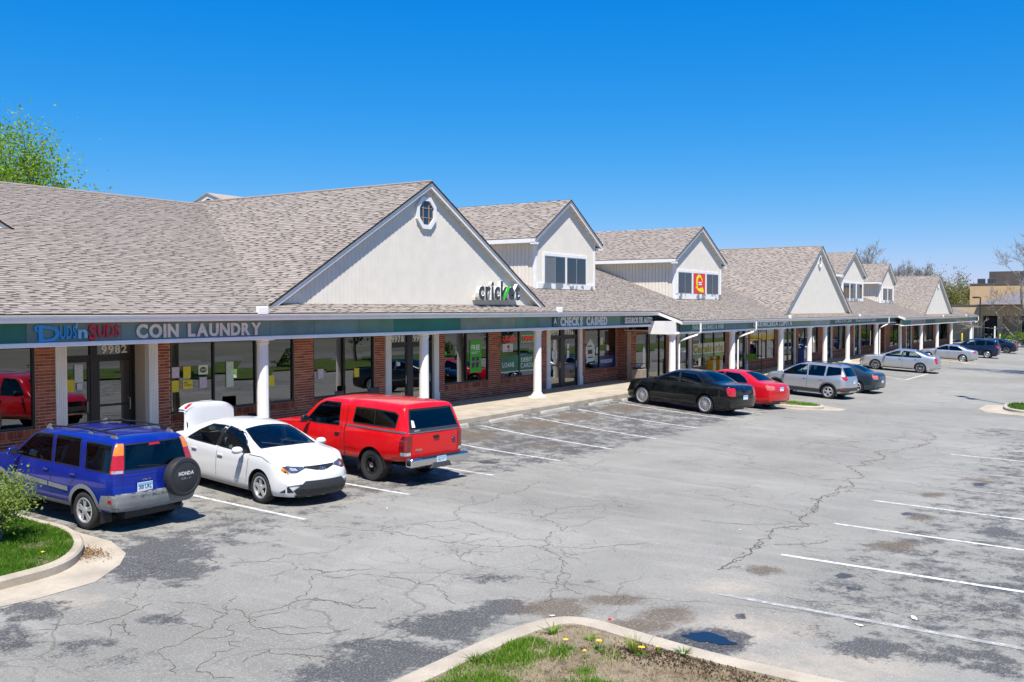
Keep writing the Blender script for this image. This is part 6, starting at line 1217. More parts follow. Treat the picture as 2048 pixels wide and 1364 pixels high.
# silver crossover and dark seven-seater share one recipe
def suv(name, label, S, pm, x, y, hd, style, tailpoly, clad, gl=tint, r=.35, rr=.235, scale=1., rails=True, front_gl=None, side3=True):
    c = Car(name, label, S, 0, x, y, hd, scale, cat='car'); ra = S['ra']; H = max(p[1] for p in S['top']); b = S['belt'][1][1]; T = S['top']; x1 = T[6][0] - ra; ws = T[7][0] - ra; tp = H - .12; L_ = S['L']
    c.window('S', [(1.12, b + .03), (ws - .42, b - .01), (ws - .20, b + .02), (x1 + .12, tp - .13), (x1 - .15, tp - .02), (1.16, tp)], front_gl or carglass); c.window('S', [(.26, b + .05), (1.03, b + .03), (1.07, tp), (.22, tp)], gl); c.window('S', [(-.58, b + .14 + S.get('kick', 0)), (.14, b + .06), (.12, tp - .01), (-.50, tp - .03)], gl)
    c.window('T', [(x1 + .05, -.56), (x1 + .05, .56), (ws - .07, .70), (ws - .03, 0), (ws - .07, -.70)], gl if front_gl is None else front_gl, deep=b, name='windshield'); c.window('B', [(-.62, b + .10), (.62, b + .10), (.54, H - .16), (-.54, H - .16)], gl, name='rear_window')
    seams(c, [[(1.08, .42), (1.08, b)], [(ws - .32, .42), (ws - .30, b - .03)], [(.40, .60), (.20, .85), (.20, b)], [(ws - .30, b - .05), (S['wb'] + .2, b - .12)]])
    c.handle(1.22, b - .13, pm, .18, .035, True); c.handle(.36, b - .12, pm, .18, .035, True); c.mirror(ws - .36, b + .08, pm, (.12, .22, .16))
    for sg in (1, -1):
        zs_ = [z for a, z in tailpoly]; mn, mx = min(zs_), max(zs_); c.corner('tail_light', 'B', sg, [(mn, 20, 50), ((mn + mx) / 2, 8, 70), (mx, 24, 84)], redlens, .008); c.corner('headlamp', 'F', sg, [(.82, 20, 50), (.92, 12, 72), (1.0, 40, 84)], orglens if clad else clearlens, .008)
    for ax in (0, S['wb']):
        if clad:
            for v in 'LR': c.line('arch_moulding', v, [(ax + (r + .08)*math.cos(t), r + (r + .08)*math.sin(t)) for t in np.linspace(-.1, 3.24, 17)], .06, clad, .012)
    if clad:
        both(c, 'sill_moulding', [(.44, .30), (S['wb'] - .44, .29), (S['wb'] - .44, .46), (.44, .46)], clad, off=.01); c.decal('rear_bumper', 'B', [(-.84, .38), (.84, .38), (.84, .60), (-.84, .60)], clad, .01); both(c, 'rear_bumper_side', [(-ra + .03, .42), (-.44, .40), (-.46, .54), (-ra + .03, .60)], clad, off=.009); c.decal('skid_plate', 'B', [(-.5, .36), (.5, .36), (.42, .44), (-.42, .44)], alloy, .014); both(c, 'reflector', [(-ra + .12, .50), (-ra + .32, .49), (-ra + .32, .54), (-ra + .12, .55)], redlens, off=.014)
    c.plate('B', 0, b - .18)
    if rails:
        for sg in (1, -1): c.part('roof_rail', MB().tube([(x1 - .25, sg*.58, H - .07), (x1 - .4, sg*.585, H + .02), (-.3, sg*.575, H + .02), (-.45, sg*.57, H - .05)], .018, 8), black_trim)
    c.part('underbody', MB().box(-.7, S['wb'] + .4, -.6, .6, .22, .36), black_trim, smooth=False)
    c.finish(pm, style, r, .225, rr); return c
ESC = dict(L=4.52, ra=.93, wb=2.69, tr=1.58, top=[(0, 1.42), (.07, 1.52), (.35, 1.60), (1.2, 1.675), (2.0, 1.68), (2.4, 1.64), (2.62, 1.58), (3.52, 1.14), (3.62, 1.10), (4.0, 1.06), (4.3, .96), (4.47, .82), (4.52, .72)], belt=[(0, 1.08), (1, 1.04), (2.6, 1.0), (3.5, .99), (4.1, .92), (4.52, .66)], bot=[(0, .36), (.6, .28), (3.8, .26), (4.52, .28)], hw=[(0, .80), (.3, .88), (1, .92), (3.4, .915), (4.0, .89), (4.52, .76)],
    front=[(.2, .08), (.5, 0), (.75, .04), (.95, .16), (1.2, .26)], rear=[(.3, .06), (.6, -.01), (.9, .02), (1.15, .12), (1.6, .42)], tumble=.30, crown=.06, bf=.34, br=.20, Lf=.75, cabin=(-.4, 1.40, .50), seatz=.80, dash=2.25, dashz=1.06, kick=.04)
suv('silver_crossover', 'silver crossover with grey lower cladding parked left of a dark saloon', ESC, slv, 49.55, 13.45, 83, (5, 'twin'), [(.46, .98), (.70, .95), (.90, 1.0), (.90, 1.12), (.60, 1.08)], mat('charcoal_cladding', (.05, .052, .055), .6, var=.1), scale=1.02)
PIL = dict(L=4.78, ra=1.02, wb=2.775, tr=1.66, top=[(0, 1.60), (.07, 1.70), (.35, 1.76), (1.2, 1.79), (2.1, 1.78), (2.5, 1.74), (2.75, 1.68), (3.5, 1.22), (3.6, 1.18), (4.2, 1.13), (4.55, 1.02), (4.72, .88), (4.78, .76)], belt=[(0, 1.12), (1, 1.12), (2.6, 1.10), (3.5, 1.07), (4.3, .98), (4.78, .70)], bot=[(0, .40), (.6, .32), (4.0, .30), (4.78, .32)], hw=[(0, .88), (.3, .95), (1, .98), (3.4, .975), (4.2, .95), (4.78, .82)],
    front=[(.2, .08), (.5, 0), (.8, .03), (1.0, .12), (1.2, .2)], rear=[(.3, .06), (.6, 0), (1.0, .02), (1.2, .08), (1.7, .28)], tumble=.24, crown=.05, bf=.3, br=.16, Lf=.7, cabin=(-.4, 1.40, .50), seatz=.88, dash=2.2, dashz=1.14)
suv('dark_minivan', 'tall dark navy seven-seater with red upright tail lights', PIL, nvy, 102.7, 13.55, 90, (5, 'star'), [(.74, .98), (.96, .98), (.95, 1.22), (.78, 1.22)], None, r=.37, rr=.24, rails=False)
sedan('white_sedan', 'white car half hidden behind the hedge by the tan building', sedan_spec(), wp, 143.5, 13.6, 180, (5, 'star'))
# ================================================================ VEGETATION
bark = mat('bark', (.14, .115, .09), .9, var=.25, vscale=5, bump=.5, bscale=25); barkg = mat('grey_bark', (.24, .215, .19), .9, var=.2, vscale=5)
def leaves_mesh(P_, size, rg, flat=.0, aspect=.55):
    n = len(P_); P_ = np.array(P_); a = rg.normal(size=(n, 3)); a /= np.linalg.norm(a, axis=1)[:, None]; b = rg.normal(size=(n, 3)); b[:, 2] += flat; b -= a * (a * b).sum(1)[:, None]; b /= np.linalg.norm(b, axis=1)[:, None]
    s = size * rg.uniform(.6, 1.3, (n, 1)); c = np.cross(a, b)
    v = np.stack([P_ - a * s * .5, P_ + b * s * aspect * .5 + c * s * .08, P_ + a * s * .5, P_ - b * s * aspect * .5 + c * s * .08], 1).reshape(-1, 3); i = np.arange(n) * 4
    me = bpy.data.meshes.new('leaves'); me.from_pydata(v.tolist(), [], np.stack([i, i+1, i+2, i+3], 1).tolist()); return me
def grow(h, spread, seed, levels=5, trunk_r=.16, first=.28, lean=(0, 0), twig=.012, droop=.0, kids=(3, 5)):
    rg = random.Random(seed); mb = MB(); tips = []
    def br(p, d, L_, r_, lv):
        n = 3; pts = [p]; rs = [r_]; q = p.copy(); dd = d.copy()
        for k in range(n):
            dd = (dd + Vector((rg.uniform(-.18, .18), rg.uniform(-.18, .18), rg.uniform(-.06, .16) - droop * lv * .03))).normalized(); q = q + dd * L_ / n; pts.append(q.copy()); rs.append(max(twig * .5, r_ * (1 - .45 * (k + 1) / n)))
        mb.tube(pts, rs, 6 if lv < 2 else (4 if lv < 3 else 3), caps=False)
        if lv >= levels: tips.append((q, dd, L_)); return
        if lv >= levels - 2: tips.append((pts[2], dd, L_))
        for k in range(rg.randint(*kids) if lv else kids[1] + 2):
            j = rg.uniform(.35, 1.0) if lv else rg.uniform(first, 1.0); i = min(n - 1, int(j * n)); o = pts[i].lerp(pts[i+1], j * n - i)
            ax = Vector((rg.gauss(0, 1), rg.gauss(0, 1), rg.gauss(.25, .5))).normalized(); nd = (dd * rg.uniform(.5, .9) + ax * spread).normalized()
            br(o, nd, L_ * rg.uniform(.5, .72), max(twig, rs[i] * rg.uniform(.45, .65)), lv + 1)
        br(q, dd, L_ * .62, max(twig, rs[-1]), lv + 1)
    br(Vector((0, 0, 0)), Vector((lean[0], lean[1], 1)).normalized(), h * .46, trunk_r, 0); return mb, tips
def tree(name, label, x, y, z, h, seed, lm, nleaf, lsize, spread=.75, levels=4, jitter=.45, group=None, cat='tree', trunk_r=.18, bk=None, **kw):
    mb, tips = grow(h, spread, seed, levels, trunk_r, **kw); mx = max(t[0].z for t in tips); s = h / mx
    root = thing(name, label, cat, (x, y, z), group=group); me = mb.mesh('trunk', True, recalc=False); me.transform(Matrix.Scale(s, 4)); obj('trunk', me, bk or bark, root, local=True)
    if nleaf:
        rg = np.random.default_rng(seed); P_ = []
        for k in range(nleaf): t = tips[rg.integers(len(tips))]; P_.append(np.array(t[0]) * s + np.array(t[1]) * rg.uniform(-.5, .6) * t[2] + rg.normal(size=3) * jitter * rg.uniform(.2, 1))
        me = leaves_mesh(P_, lsize, rg); obj('crown', me, lm, root, local=True)
    return root
lf1 = leafmat('leaf_spring', (.15, .30, .018), (.28, .42, .03), .45); lf2 = leafmat('leaf_olive', (.14, .14, .035), (.26, .23, .07), .35); lfb = leafmat('leaf_bud', (.30, .27, .12), (.20, .22, .08), .3); lfd = leafmat('leaf_dark', (.03, .07, .012), (.06, .11, .02), .3); lfh = leafmat('leaf_hedge', (.06, .13, .012), (.15, .22, .02), .35)
tree('leafy_tree', 'bright green leafy tree rising behind the shingled roof', 22.6, 41.2, 0, 11.6, 5, lf1, 30000, .15, spread=.72, levels=4, jitter=.55)
tree('leafy_tree', 'broad green tree behind the shops out past the left end', 15.5, 45, 0, 11, 15, lf1, 5000, .28, levels=4, jitter=.5)
tree('bare_tree', 'taller bare tree with fine twigs showing above the far dormers', 168, 40, -.6, 16.0, 8, lfb, 500, .16, spread=.62, levels=5, twig=.022, trunk_r=.3, bk=barkg, jitter=.3)
tree('bare_tree', 'smaller leaning bare tree above the last dormer', 186, 40, -.6, 13.6, 9, lfb, 350, .16, spread=.7, levels=5, twig=.022, trunk_r=.25, bk=barkg, lean=(.25, -.15), jitter=.3)
tree('bare_tree', 'bare wide-branching tree in front of the tan building', 78, 7.2, g(78, 7.2), 10.6, 12, lfb, 900, .07, spread=1.0, levels=5, twig=.013, trunk_r=.2, bk=barkg, jitter=.2, kids=(3, 4), first=.35, lean=(0, .22))
for k, (x, y, h) in enumerate(((228, 36, 12.5), (232, 42, 13.0), (226, 30, 10.5))):
    tree('budding_tree', ['round yellow-green tree left of the tan building', 'darker yellow-green tree among those behind the tan building', 'sparse yellow-green tree behind the rooftop screen', 'yellow-green tree behind the last white gable', 'small yellow-green tree hidden beyond the tan building'][k], x, y, -1, h, 20 + k, lf2, 9000, .36, spread=.85, levels=3, jitter=1.1, group='budding trees beyond the shops', trunk_r=.3, bk=barkg)
for k, (x, y, h) in enumerate(((40, -11, 6), (62, -11.5, 7), (84, -11, 6.5))):
    tree('street_tree', ['street tree on the grass verge nearest the front island', 'tallest street tree on the grass verge', 'street tree at the far end of the grass verge'][k], x, y, g(x, -7) + .2, h, 40 + k, lfd, 2200, .34, levels=3, jitter=.5, group='street trees along the verge')
def shrub(name, label, x, y, z, rx, ry, h, seed, lm, n, size, cat='shrub', twigs=14, group=None):
    root = thing(name, label, cat, (x, y, z), group=group); rg = random.Random(seed); nr = np.random.default_rng(seed); mb = MB(); P_ = []
    for k in range(twigs):
        a = rg.uniform(0, 6.28); q = Vector((rg.uniform(-.15, .15) * rx, rg.uniform(-.15, .15) * ry, 0)); d = Vector((math.cos(a) * rg.uniform(.1, 1) * rx, math.sin(a) * rg.uniform(.1, 1) * ry, h * rg.uniform(.55, 1.05))); pts = [q + d * t + Vector((rg.uniform(-.05, .05), rg.uniform(-.05, .05), .1 * h * math.sin(t * 3))) for t in (0, .3, .6, .85, 1.0)]; mb.tube(pts, [.012, .010, .007, .005, .003], 4, False)
        for j in range(n // twigs):
            t = nr.uniform(.22, 1.03); i = min(3, int(t * 4)); o = pts[i].lerp(pts[i+1], min(1, max(0, t * 4 - i))); P_.append(np.array(o) + nr.normal(size=3) * np.array([.16 * rx, .16 * ry, .09 * h]))
    obj('stems', mb.mesh('stems', True, recalc=False), barkg, root, local=True); obj('foliage', leaves_mesh(P_, size, nr, .3), lm, root, local=True); return root
shrub('flowering_shrub', 'loose yellow-green shrub with bare arching twigs on the grass island beside the blue off-roader', 8.35, 15.35, g(8.35, 15.3) + .13, .62, .9, 1.05, 3, leafmat('leaf_shrub', (.13, .22, .03), (.26, .32, .06), .4), 5200, .055, twigs=40)
shrub('clipped_hedge', 'clipped green hedge near the tan building behind the navy car', 134, 12.5, g(134, 12) - .02, 2.4, 4.2, 1.75, 4, lfh, 5200, .24, cat='hedge', twigs=60)
for k, (x, y) in enumerate(((33, -9), (52, -9.3), (72, -9.1))): shrub('verge_shrub', ['low shrub on the verge before the first street tree', 'low shrub between two street trees on the verge', 'low shrub on the verge before the last street tree'][k], x, y, g(x, -7) + .15, 1.6, 1.1, 1.2, 60 + k, lfd, 900, .2, group='low shrubs on the verge', twigs=16)
# ---- grass on the islands
def inside(poly, x, y):
    r_ = np.zeros(len(x), bool); n = len(poly)
    for i in range(n):
        (xa, ya), (xb, yb) = poly[i], poly[(i+1) % n]
        if ya == yb: continue
        c_ = ((ya > y) != (yb > y)) & (x < (xb - xa) * (y - ya) / (yb - ya) + xa); r_ ^= c_
    return r_
def vnoise(x, y, s, seed):
    rg = np.random.default_rng(seed); T = rg.random((64, 64)); xi, yi = x * s, y * s; i, j = np.floor(xi).astype(int), np.floor(yi).astype(int); u, v = xi - i, yi - j; u = u*u*(3-2*u); v = v*v*(3-2*v)
    t = lambda a, b: T[a % 64, b % 64]; return (t(i, j)*(1-u) + t(i+1, j)*u)*(1-v) + (t(i, j+1)*(1-u) + t(i+1, j+1)*u)*v
def grass(name, poly, box, n, dens, hgt, m_, z_off, seed, w=.005):
    rg = np.random.default_rng(seed); x = rg.uniform(box[0], box[1], n); y = rg.uniform(box[2], box[3], n); k = inside(poly, x, y); x, y = x[k], y[k]; d = dens(x, y); k = rg.random(len(x)) < d; x, y, d = x[k], y[k], d[k]; m = len(x)
    z = gz(x, y) + z_off; a = rg.uniform(0, 6.28, m); h = hgt * rg.uniform(.4, 1.25, m) * (.55 + .6 * d); lx, ly = rg.normal(0, .45, m) * h, rg.normal(0, .45, m) * h; ww = w * rg.uniform(.7, 1.5, m); cx_, cy_ = np.cos(a) * ww, np.sin(a) * ww
    v = np.stack([np.stack([x - cx_, y - cy_, z - .005], 1), np.stack([x + cx_, y + cy_, z - .005], 1), np.stack([x + lx, y + ly, z + h], 1)], 1).reshape(-1, 3); i = np.arange(m) * 3
    me = bpy.data.meshes.new(name); me.from_pydata(v.tolist(), [], np.stack([i, i+1, i+2], 1).tolist()); return tag(obj(name, me, m_), {'grass': 'patchy short grass growing on a kerbed island', 'dry_grass': 'dry straw-coloured grass and debris on the front island'}.get(name), 'grass', kind='stuff')
gl1 = leafmat('grass_blade', (.075, .19, .008), (.16, .30, .02), .35); gl2 = leafmat('grass_blade_deep', (.035, .11, .006), (.09, .19, .012), .3); gl3 = leafmat('grass_blade_dry', (.36, .28, .15), (.22, .16, .08), .2)
patch = lambda x, y: np.clip((vnoise(x, y, 1.3, 1) * .6 + vnoise(x, y, 4, 2) * .4 - .34 - .38 * sstep(9.45, 10.0, x - .12 * (y - 4)) - .25 * sstep(5.6, 6.3, y)) * 4.2 + .25 * (1 - sstep(8.6, 9.6, x)), 0, 1)
grass('grass', innF, (6.2, 10.5, 1.8, 6.5), 90000, patch, .062, gl1, .08, 11); grass('grass', innF, (6.2, 10.5, 1.8, 6.5), 30000, lambda x, y: patch(x, y) * .8, .045, gl2, .08, 12)
grass('dry_grass', innF, (6.2, 10.5, 1.8, 6.5), 45000, lambda x, y: .30 + .35 * vnoise(x, y, 3, 5), .05, gl3, .08, 13, .004)
pl = lambda x, y: np.clip((vnoise(x, y, 1.6, 6) * .5 + vnoise(x, y, 5, 7) * .5 - .22) * 4, .05, 1)
grass('grass', innL, (5.2, 9.5, 13.0, 17.5), 80000, pl, .05, gl2, .13, 14); grass('grass', innL, (5.2, 9.5, 13.0, 17.5), 40000, pl, .045, gl1, .13, 15); grass('dry_grass', innL, (5.5, 9.5, 13.1, 17), 9000, lambda x, y: 1 - pl(x, y), .04, gl3, .13, 16)
grass('grass', innM, (41, 44.5, 12, 18), 9000, lambda x, y: np.clip((vnoise(x, y, 1.5, 8) - .4) * 4, 0, 1), .09, gl1, .11, 17, .012); grass('grass', innR, (48.5, 54, 1.4, 6.2), 9000, lambda x, y: .8 + 0 * x, .10, gl2, .11, 18, .014)
nr_ = np.random.default_rng(31); mx_, my_ = nr_.uniform(8.6, 10.2, 9000), nr_.uniform(2.0, 5.4, 9000); k_ = inside(innF, mx_, my_) & (nr_.random(9000) < np.clip((mx_ - 9.35 - .12 * (my_ - 4)) * 2.2, 0, 1) * np.clip(vnoise(mx_, my_, 1.7, 9) * 2 - .4, 0, 1)); P_ = np.stack([mx_[k_], my_[k_], gz(mx_[k_], my_[k_]) + .088 + nr_.uniform(0, .012, k_.sum())], 1)
tag(obj('bark_mulch', leaves_mesh(P_, .045, nr_, 2., .4), leafmat('mulch_chip', (.045, .028, .018), (.12, .075, .05), .05)), 'dark bark mulch along the right edge of the front island', 'mulch', kind='stuff')
# ---- weeds
yf_ = mat('dandelion_yellow', (.85, .60, .01), .6); stemm = mat('weed_stem', (.16, .20, .05), .7); drym = mat('dry_stalk', (.42, .31, .18), .8)
for k, (x, y, s, wh) in enumerate(((9.48, 5.53, 1, 'lone among dry stalks near the kerb point'), (9.62, 5.18, 1.15, 'largest bloom, near the kerb point'), (9.36, 5.22, .7, 'small, in the bright grass'), (9.74, 4.70, 1, 'beside the spiky weed tuft'), (9.79, 4.76, .75, 'touching the spiky weed tuft'), (9.95, 4.62, .6, 'small, on bare soil'), (8.2, 13.75, .9, 'alone on the left grass island'))):
    z = g(x, y) + .08 + (.05 if k == 6 else 0); r_ = thing('dandelion', 'yellow dandelion flower, ' + wh, 'flower', (x, y, z), group='dandelions on the islands'); rg = random.Random(k); h = .10 * s
    obj('stem', MB().tube([(0, 0, 0), (.01, .005, h * .6), (.015, .01, h)], .003, 5), stemm, r_, local=True); hd = MB()
    for t in range(16): a = t * .3927; hd.add([(.015, .01, h), (.015 + .028*s*math.cos(a - .16), .01 + .028*s*math.sin(a - .16), h + .008), (.015 + .032*s*math.cos(a), .01 + .032*s*math.sin(a), h + .010), (.015 + .028*s*math.cos(a + .16), .01 + .028*s*math.sin(a + .16), h + .008)], [(0, 1, 2, 3)])
    obj('flower_head', hd.lathe([(.018*s, h + .004), (.016*s, h + .016), (.0, h + .02)], (.015, .01, 0), 'z', 10, False), yf_, r_, local=True)
    lv = MB()
    for t in range(7): a = rg.uniform(0, 6.28); L_ = rg.uniform(.06, .12) * s; c_, s_ = math.cos(a), math.sin(a); lv.add([(0, 0, .005), (c_*L_*.6 - s_*.012, s_*L_*.6 + c_*.012, .03), (c_*L_, s_*L_, .02), (c_*L_*.6 + s_*.012, s_*L_*.6 - c_*.012, .03)], [(0, 1, 2, 3)])
    obj('leaf_rosette', lv, gl2, r_, local=True)
def tuft(label, x, y, n, h, seed, m_, w=.008, spread=.5):
    rg = random.Random(seed); mb = MB()
    for k in range(n):
        a = rg.uniform(0, 6.28); s_ = rg.uniform(.05, spread); H_ = h * rg.uniform(.5, 1.1); dx, dy = math.cos(a), math.sin(a); o = Vector((dx * .03, dy * .03, 0)); rr_ = []
        for t in (0, .35, .7, 1): c_ = o + Vector((dx * s_ * H_ * t ** 1.4 * 1.6, dy * s_ * H_ * t ** 1.4 * 1.6, H_ * (t - .25 * t * t * s_))); ww = w * (1 - t * .9); rr_.append([c_ + Vector((-dy * ww, dx * ww, 0)), c_ - Vector((-dy * ww, dx * ww, 0))])
        mb.rings(rr_, False, False)
    r_ = tag(obj('weed_tuft', mb.mesh('weed_tuft', recalc=False), m_, basis=Matrix.Translation((x, y, g(x, y) + .075))), label, 'weed'); return r_
tuft('spiky yellow-green weed tuft beside two dandelions on the front island', 9.80, 4.84, 60, .22, 1, leafmat('leaf_weed', (.16, .24, .03), (.30, .32, .06), .3)); tuft('small leafy weed at the point of the front island kerb', 9.85, 5.92, 30, .13, 2, gl1, .012, .9); tuft('low weed clump at the right edge of the front island', 10.05, 4.35, 26, .10, 3, gl2, .012, .9); tuft('low weed clump against the left kerb of the front island', 8.6, 6.15, 30, .12, 4, gl2, .012, .9); tuft('flat weed clump on the bare soil of the front island', 9.9, 5.45, 24, .07, 5, gl1, .014, 1.0)
rg = random.Random(9)
for k, (x, y) in enumerate(((9.85, 5.95), (9.5, 5.62), (9.1, 5.75), (8.9, 5.35), (9.7, 5.0), (9.2, 4.8), (9.95, 4.75), (8.5, 6.1), (8.9, 6.1), (9.4, 4.5))):
    a = rg.uniform(0, 6.28); h = rg.uniform(.14, .28); z = g(x, y) + .08; pts = [(x, y, z), (x + .03*math.cos(a), y + .03*math.sin(a), z + h*.5), (x + .11*math.cos(a), y + .11*math.sin(a), z + h)]
    tag(obj('dry_stalk', MB().tube(pts, [.0035, .003, .002], 4), drym, basis=None), 'thin dry straw stalk standing on the front island', 'weed', 'dry stalks on the front island')
# ================================================================ STREET FURNITURE AND FAR BUILDINGS
stopm = mat('wheel_stop_concrete', (.36, .335, .29), .85, var=.2, vscale=3, bump=.4, bscale=40, fine=.3)
def stop_mesh(L_):
    mb = MB(); pr = [(-.08, 0), (.08, 0), (.06, .09), (.035, .12), (-.035, .12), (-.06, .09)]
    n = [(-L_/2, .8, .55), (-L_/2 + .06, 1, 1), (L_/2 - .06, 1, 1), (L_/2, .8, .55)]
    mb.rings([[(x, y * a, z * b) for y, z in pr] for x, a, b in n], True, True); return mb.mesh('wheel_stop')
SMH = stop_mesh(2.15); SMH.materials.append(stopm)
for k, (x, y, a, wh) in enumerate(((23.9, 18.12, 2, 'under the tail of the red pickup side'), (27.1, 18.12, 3, 'in the first empty bay past the pickup'), (30.3, 18.14, 3, 'in the middle of the empty bays'), (33.8, 18.16, 4, 'in the empty bay next to the black saloon'), (36.6, 18.18, 4, 'in front of the black saloon'))):
    tag(link(bpy.data.objects.new('wheel_stop', SMH), None, Matrix.Translation((x, y, g(x, y))) @ Matrix.Rotation(R(a), 4, 'Z')), 'pale concrete wheel stop ' + wh, 'wheel stop', 'wheel stops along the kerb')
# twin-headed lot lamp just past the right edge of view (its shadow falls on the lot)
lampm = mat('lamp_bronze', (.055, .045, .038), .5, .3)
def lot_lamp(label, x, y, z, h, heads, rot=0):
    r_ = thing('lot_lamp', label, 'lamp post', M=Matrix.Translation((x, y, z)) @ Matrix.Rotation(R(rot), 4, 'Z'))
    obj('lamp_base', MB().lathe([(.28, 0), (.28, .55), (.25, .6), (.0, .6)], (0, 0, 0), 'z', 16, True), concrete, r_, local=True, smooth=True, sharp=40); obj('pole', MB().box(-.065, .065, -.065, .065, .6, h), lampm, r_, local=True)
    for s in heads: a_ = obj('lamp_arm', MB().box(min(0, s*.3), max(0, s*.3), -.04, .04, h - .12, h - .04), lampm, r_, local=True); obj('lamp_head', bevel(MB().box(min(s*.25, s*.95), max(s*.25, s*.95), -.24, .24, h - .14, h + .06).mesh(), .02), lampm, a_, local=True)
lot_lamp('tall bronze lamp post with twin box heads on a grassy kerbed island', 51.13, 4.56, g(51.13, 4.56) + .1, 10.0, (1, -1), 33)
lot_lamp('slim brown lamp post with one box head standing before the tan building', 140, 19.5, -.95, 6.2, (-1,), 250)
# ---- things on the walk
tc = thing('litter_bin', 'pebbled concrete litter bin with a wire rim by the brick corner', 'litter bin', (43.45, 21.25, .15)); peb = mat('pebble_concrete', (.25, .21, .17), .95, var=.3, vscale=30, bump=.6, bscale=80, fine=.5)
obj('bin_body', bevel(MB().box(-.29, .29, -.29, .29, 0, .62).mesh(), .03), peb, tc, local=True); obj('bin_liner', MB().box(-.23, .23, -.23, .23, .55, .70), black_trim, tc, local=True)
for pts in ([(-.27, -.27, .6), (-.27, -.27, .88), (.27, -.27, .88), (.27, -.27, .6)], [(-.27, .27, .6), (-.27, .27, .88), (.27, .27, .88), (.27, .27, .6)], [(-.27, -.27, .88), (-.27, .27, .88)], [(.27, -.27, .88), (.27, .27, .88)]): obj('rim_wire', MB().tube(pts, .012, 6), black_trim, tc, local=True)
lit = mat('rubbish', (.35, .36, .42), .7, var=.5, vscale=12)
for a, b, c_ in ((-.08, .05, .72), (.1, -.06, .73), (.02, .1, .76)): obj('rubbish', MB().lathe([(.02, -.07), (.10, -.03), (.09, .04), (.02, .08)], (a, b, c_), 'z', 7), lit, tc, local=True)
def news_box(label, x, y, z, col, h=1.15, hood=True):
    r_ = thing('newspaper_box', label, 'newspaper box', (x, y, z)); m_ = col
    obj('cabinet', bevel(MB().box(-.24, .24, -.21, .21, .30, h).mesh(), .03, 2), m_, r_, local=True); obj('display_pane', MB().box(-.18, .18, -.222, -.212, .62, h - .12), mat('box_pane', (.30, .30, .28), .2), r_, local=True); obj('coin_unit', bevel(MB().box(.02, .22, -.16, .10, h + .002, h + .2).mesh(), .03), m_, r_, local=True); obj('pedestal', MB().box(-.06, .06, -.06, .06, .02, .30), black_trim, r_, local=True); obj('foot_plate', MB().box(-.2, .2, -.18, .18, 0, .02), black_trim, r_, local=True)
    for s in (-.15, .15): obj('wire_handle', MB().tube([(s, -.1, h), (s, -.1, h + .14), (s, .12, h + .2), (s, .12, h)], .01, 6), black_trim, r_, local=True)
ym = mat('box_yellow', (.50, .27, .01), .5, var=.12); news_box('yellow newspaper box with wire handles left of its twin', 51.5, 20.75, -.27, ym); news_box('yellow newspaper box right of its twin, nearer the brick pier', 52.5, 20.75, -.27, ym); news_box('blue newspaper box standing between white columns by the market', 66.6, 20.3, -.27, mat('box_blue', (.01, .05, .22), .5), 1.3)
gt = thing('security_gate', 'black tube-framed security door standing open with a lime green notice', 'gate', (60.35, 21.95, -.27))
for pts in ([(0, 0, .02), (0, 0, 2.1), (0, -1.0, 2.1), (0, -1.0, .02), (0, 0, .02)], [(0, 0, 1.0), (0, -1.0, 1.0)]): obj('gate_frame', MB().tube(pts, .035, 8), black_trim, gt, local=True)
obj('notice_board', MB().box(-.05, -.04, -.62, -.08, .72, 1.12), mat('lime_notice', (.22, .50, .03), .5, var=.15, vscale=14), gt, local=True)
def chair(label, x, y, rot, group):
    r_ = thing('chair', label, 'chair', M=Matrix.Translation((x, y, .15)) @ Matrix.Rotation(R(rot), 4, 'Z'), group=group); cm = mat('chair_vinyl', (.012, .016, .03), .45)
    obj('seat', bevel(MB().box(-.24, .24, -.24, .22, .42, .48).mesh(), .02), cm, r_, local=True); obj('backrest', bevel(MB().box(-.23, .23, .21, .25, .55, .92).mesh(), .02), cm, r_, local=True)
    for a in (-.21, .21):
        for b, h in ((-.21, .43), (.225, .60)): obj('leg', MB().tube([(a, b, 0), (a, b, h)], .012, 6), mat('chair_steel', (.25, .25, .26), .35, .8), r_, local=True)
chair('dark vinyl chair below the laundry window right of the raised boot lid', 20.0, 22.15, 190, None); chair('dark vinyl chair below the laundry window left of the raised boot lid', 17.7, 22.2, 172, None); chair('dark vinyl chair under the window behind the red pickup cab', 23.2, 22.2, 183, None); chair('second dark vinyl chair under the window behind the pickup, nearer the door', 24.9, 22.2, 176, None)
# ---- litter
paper = mat('litter_paper', (.75, .75, .73), .7)
for k, (x, y, a, s, wh) in enumerate(((13.13, 2.54, .3, 1, 'flat on a parking bay beside the long white line'), (12.45, 3.05, 1.2, .8, 'torn piece between the puddle and the white line'), (10.62, 6.4, 2.0, .6, 'scrap at the point of the front kerb'), (14.4, 12.4, .5, .5, 'tiny scrap in front of the white saloon'), (16.8, 6.2, 1.0, .4, 'tiny scrap on the cracked drive lane'))):
    s *= .6; z = g(x, y) + .008; c_, s_ = math.cos(a), math.sin(a); mb = MB(); P_ = [(-.11, -.05, 0), (-.02, -.06, .012), (.10, -.04, .002), (.12, .04, .02), (.0, .055, .004), (-.10, .045, .015)]
    mb.add([(x + s*(p*c_ - q*s_), y + s*(p*s_ + q*c_), z + s*h) for p, q, h in P_] + [(x, y, z + .018*s)], [(0, 1, 6), (1, 2, 6), (2, 3, 6), (3, 4, 6), (4, 5, 6), (5, 0, 6)]); tag(obj('paper_scrap', mb, paper), 'white paper scrap, ' + wh, 'litter', 'paper scraps on the lot')
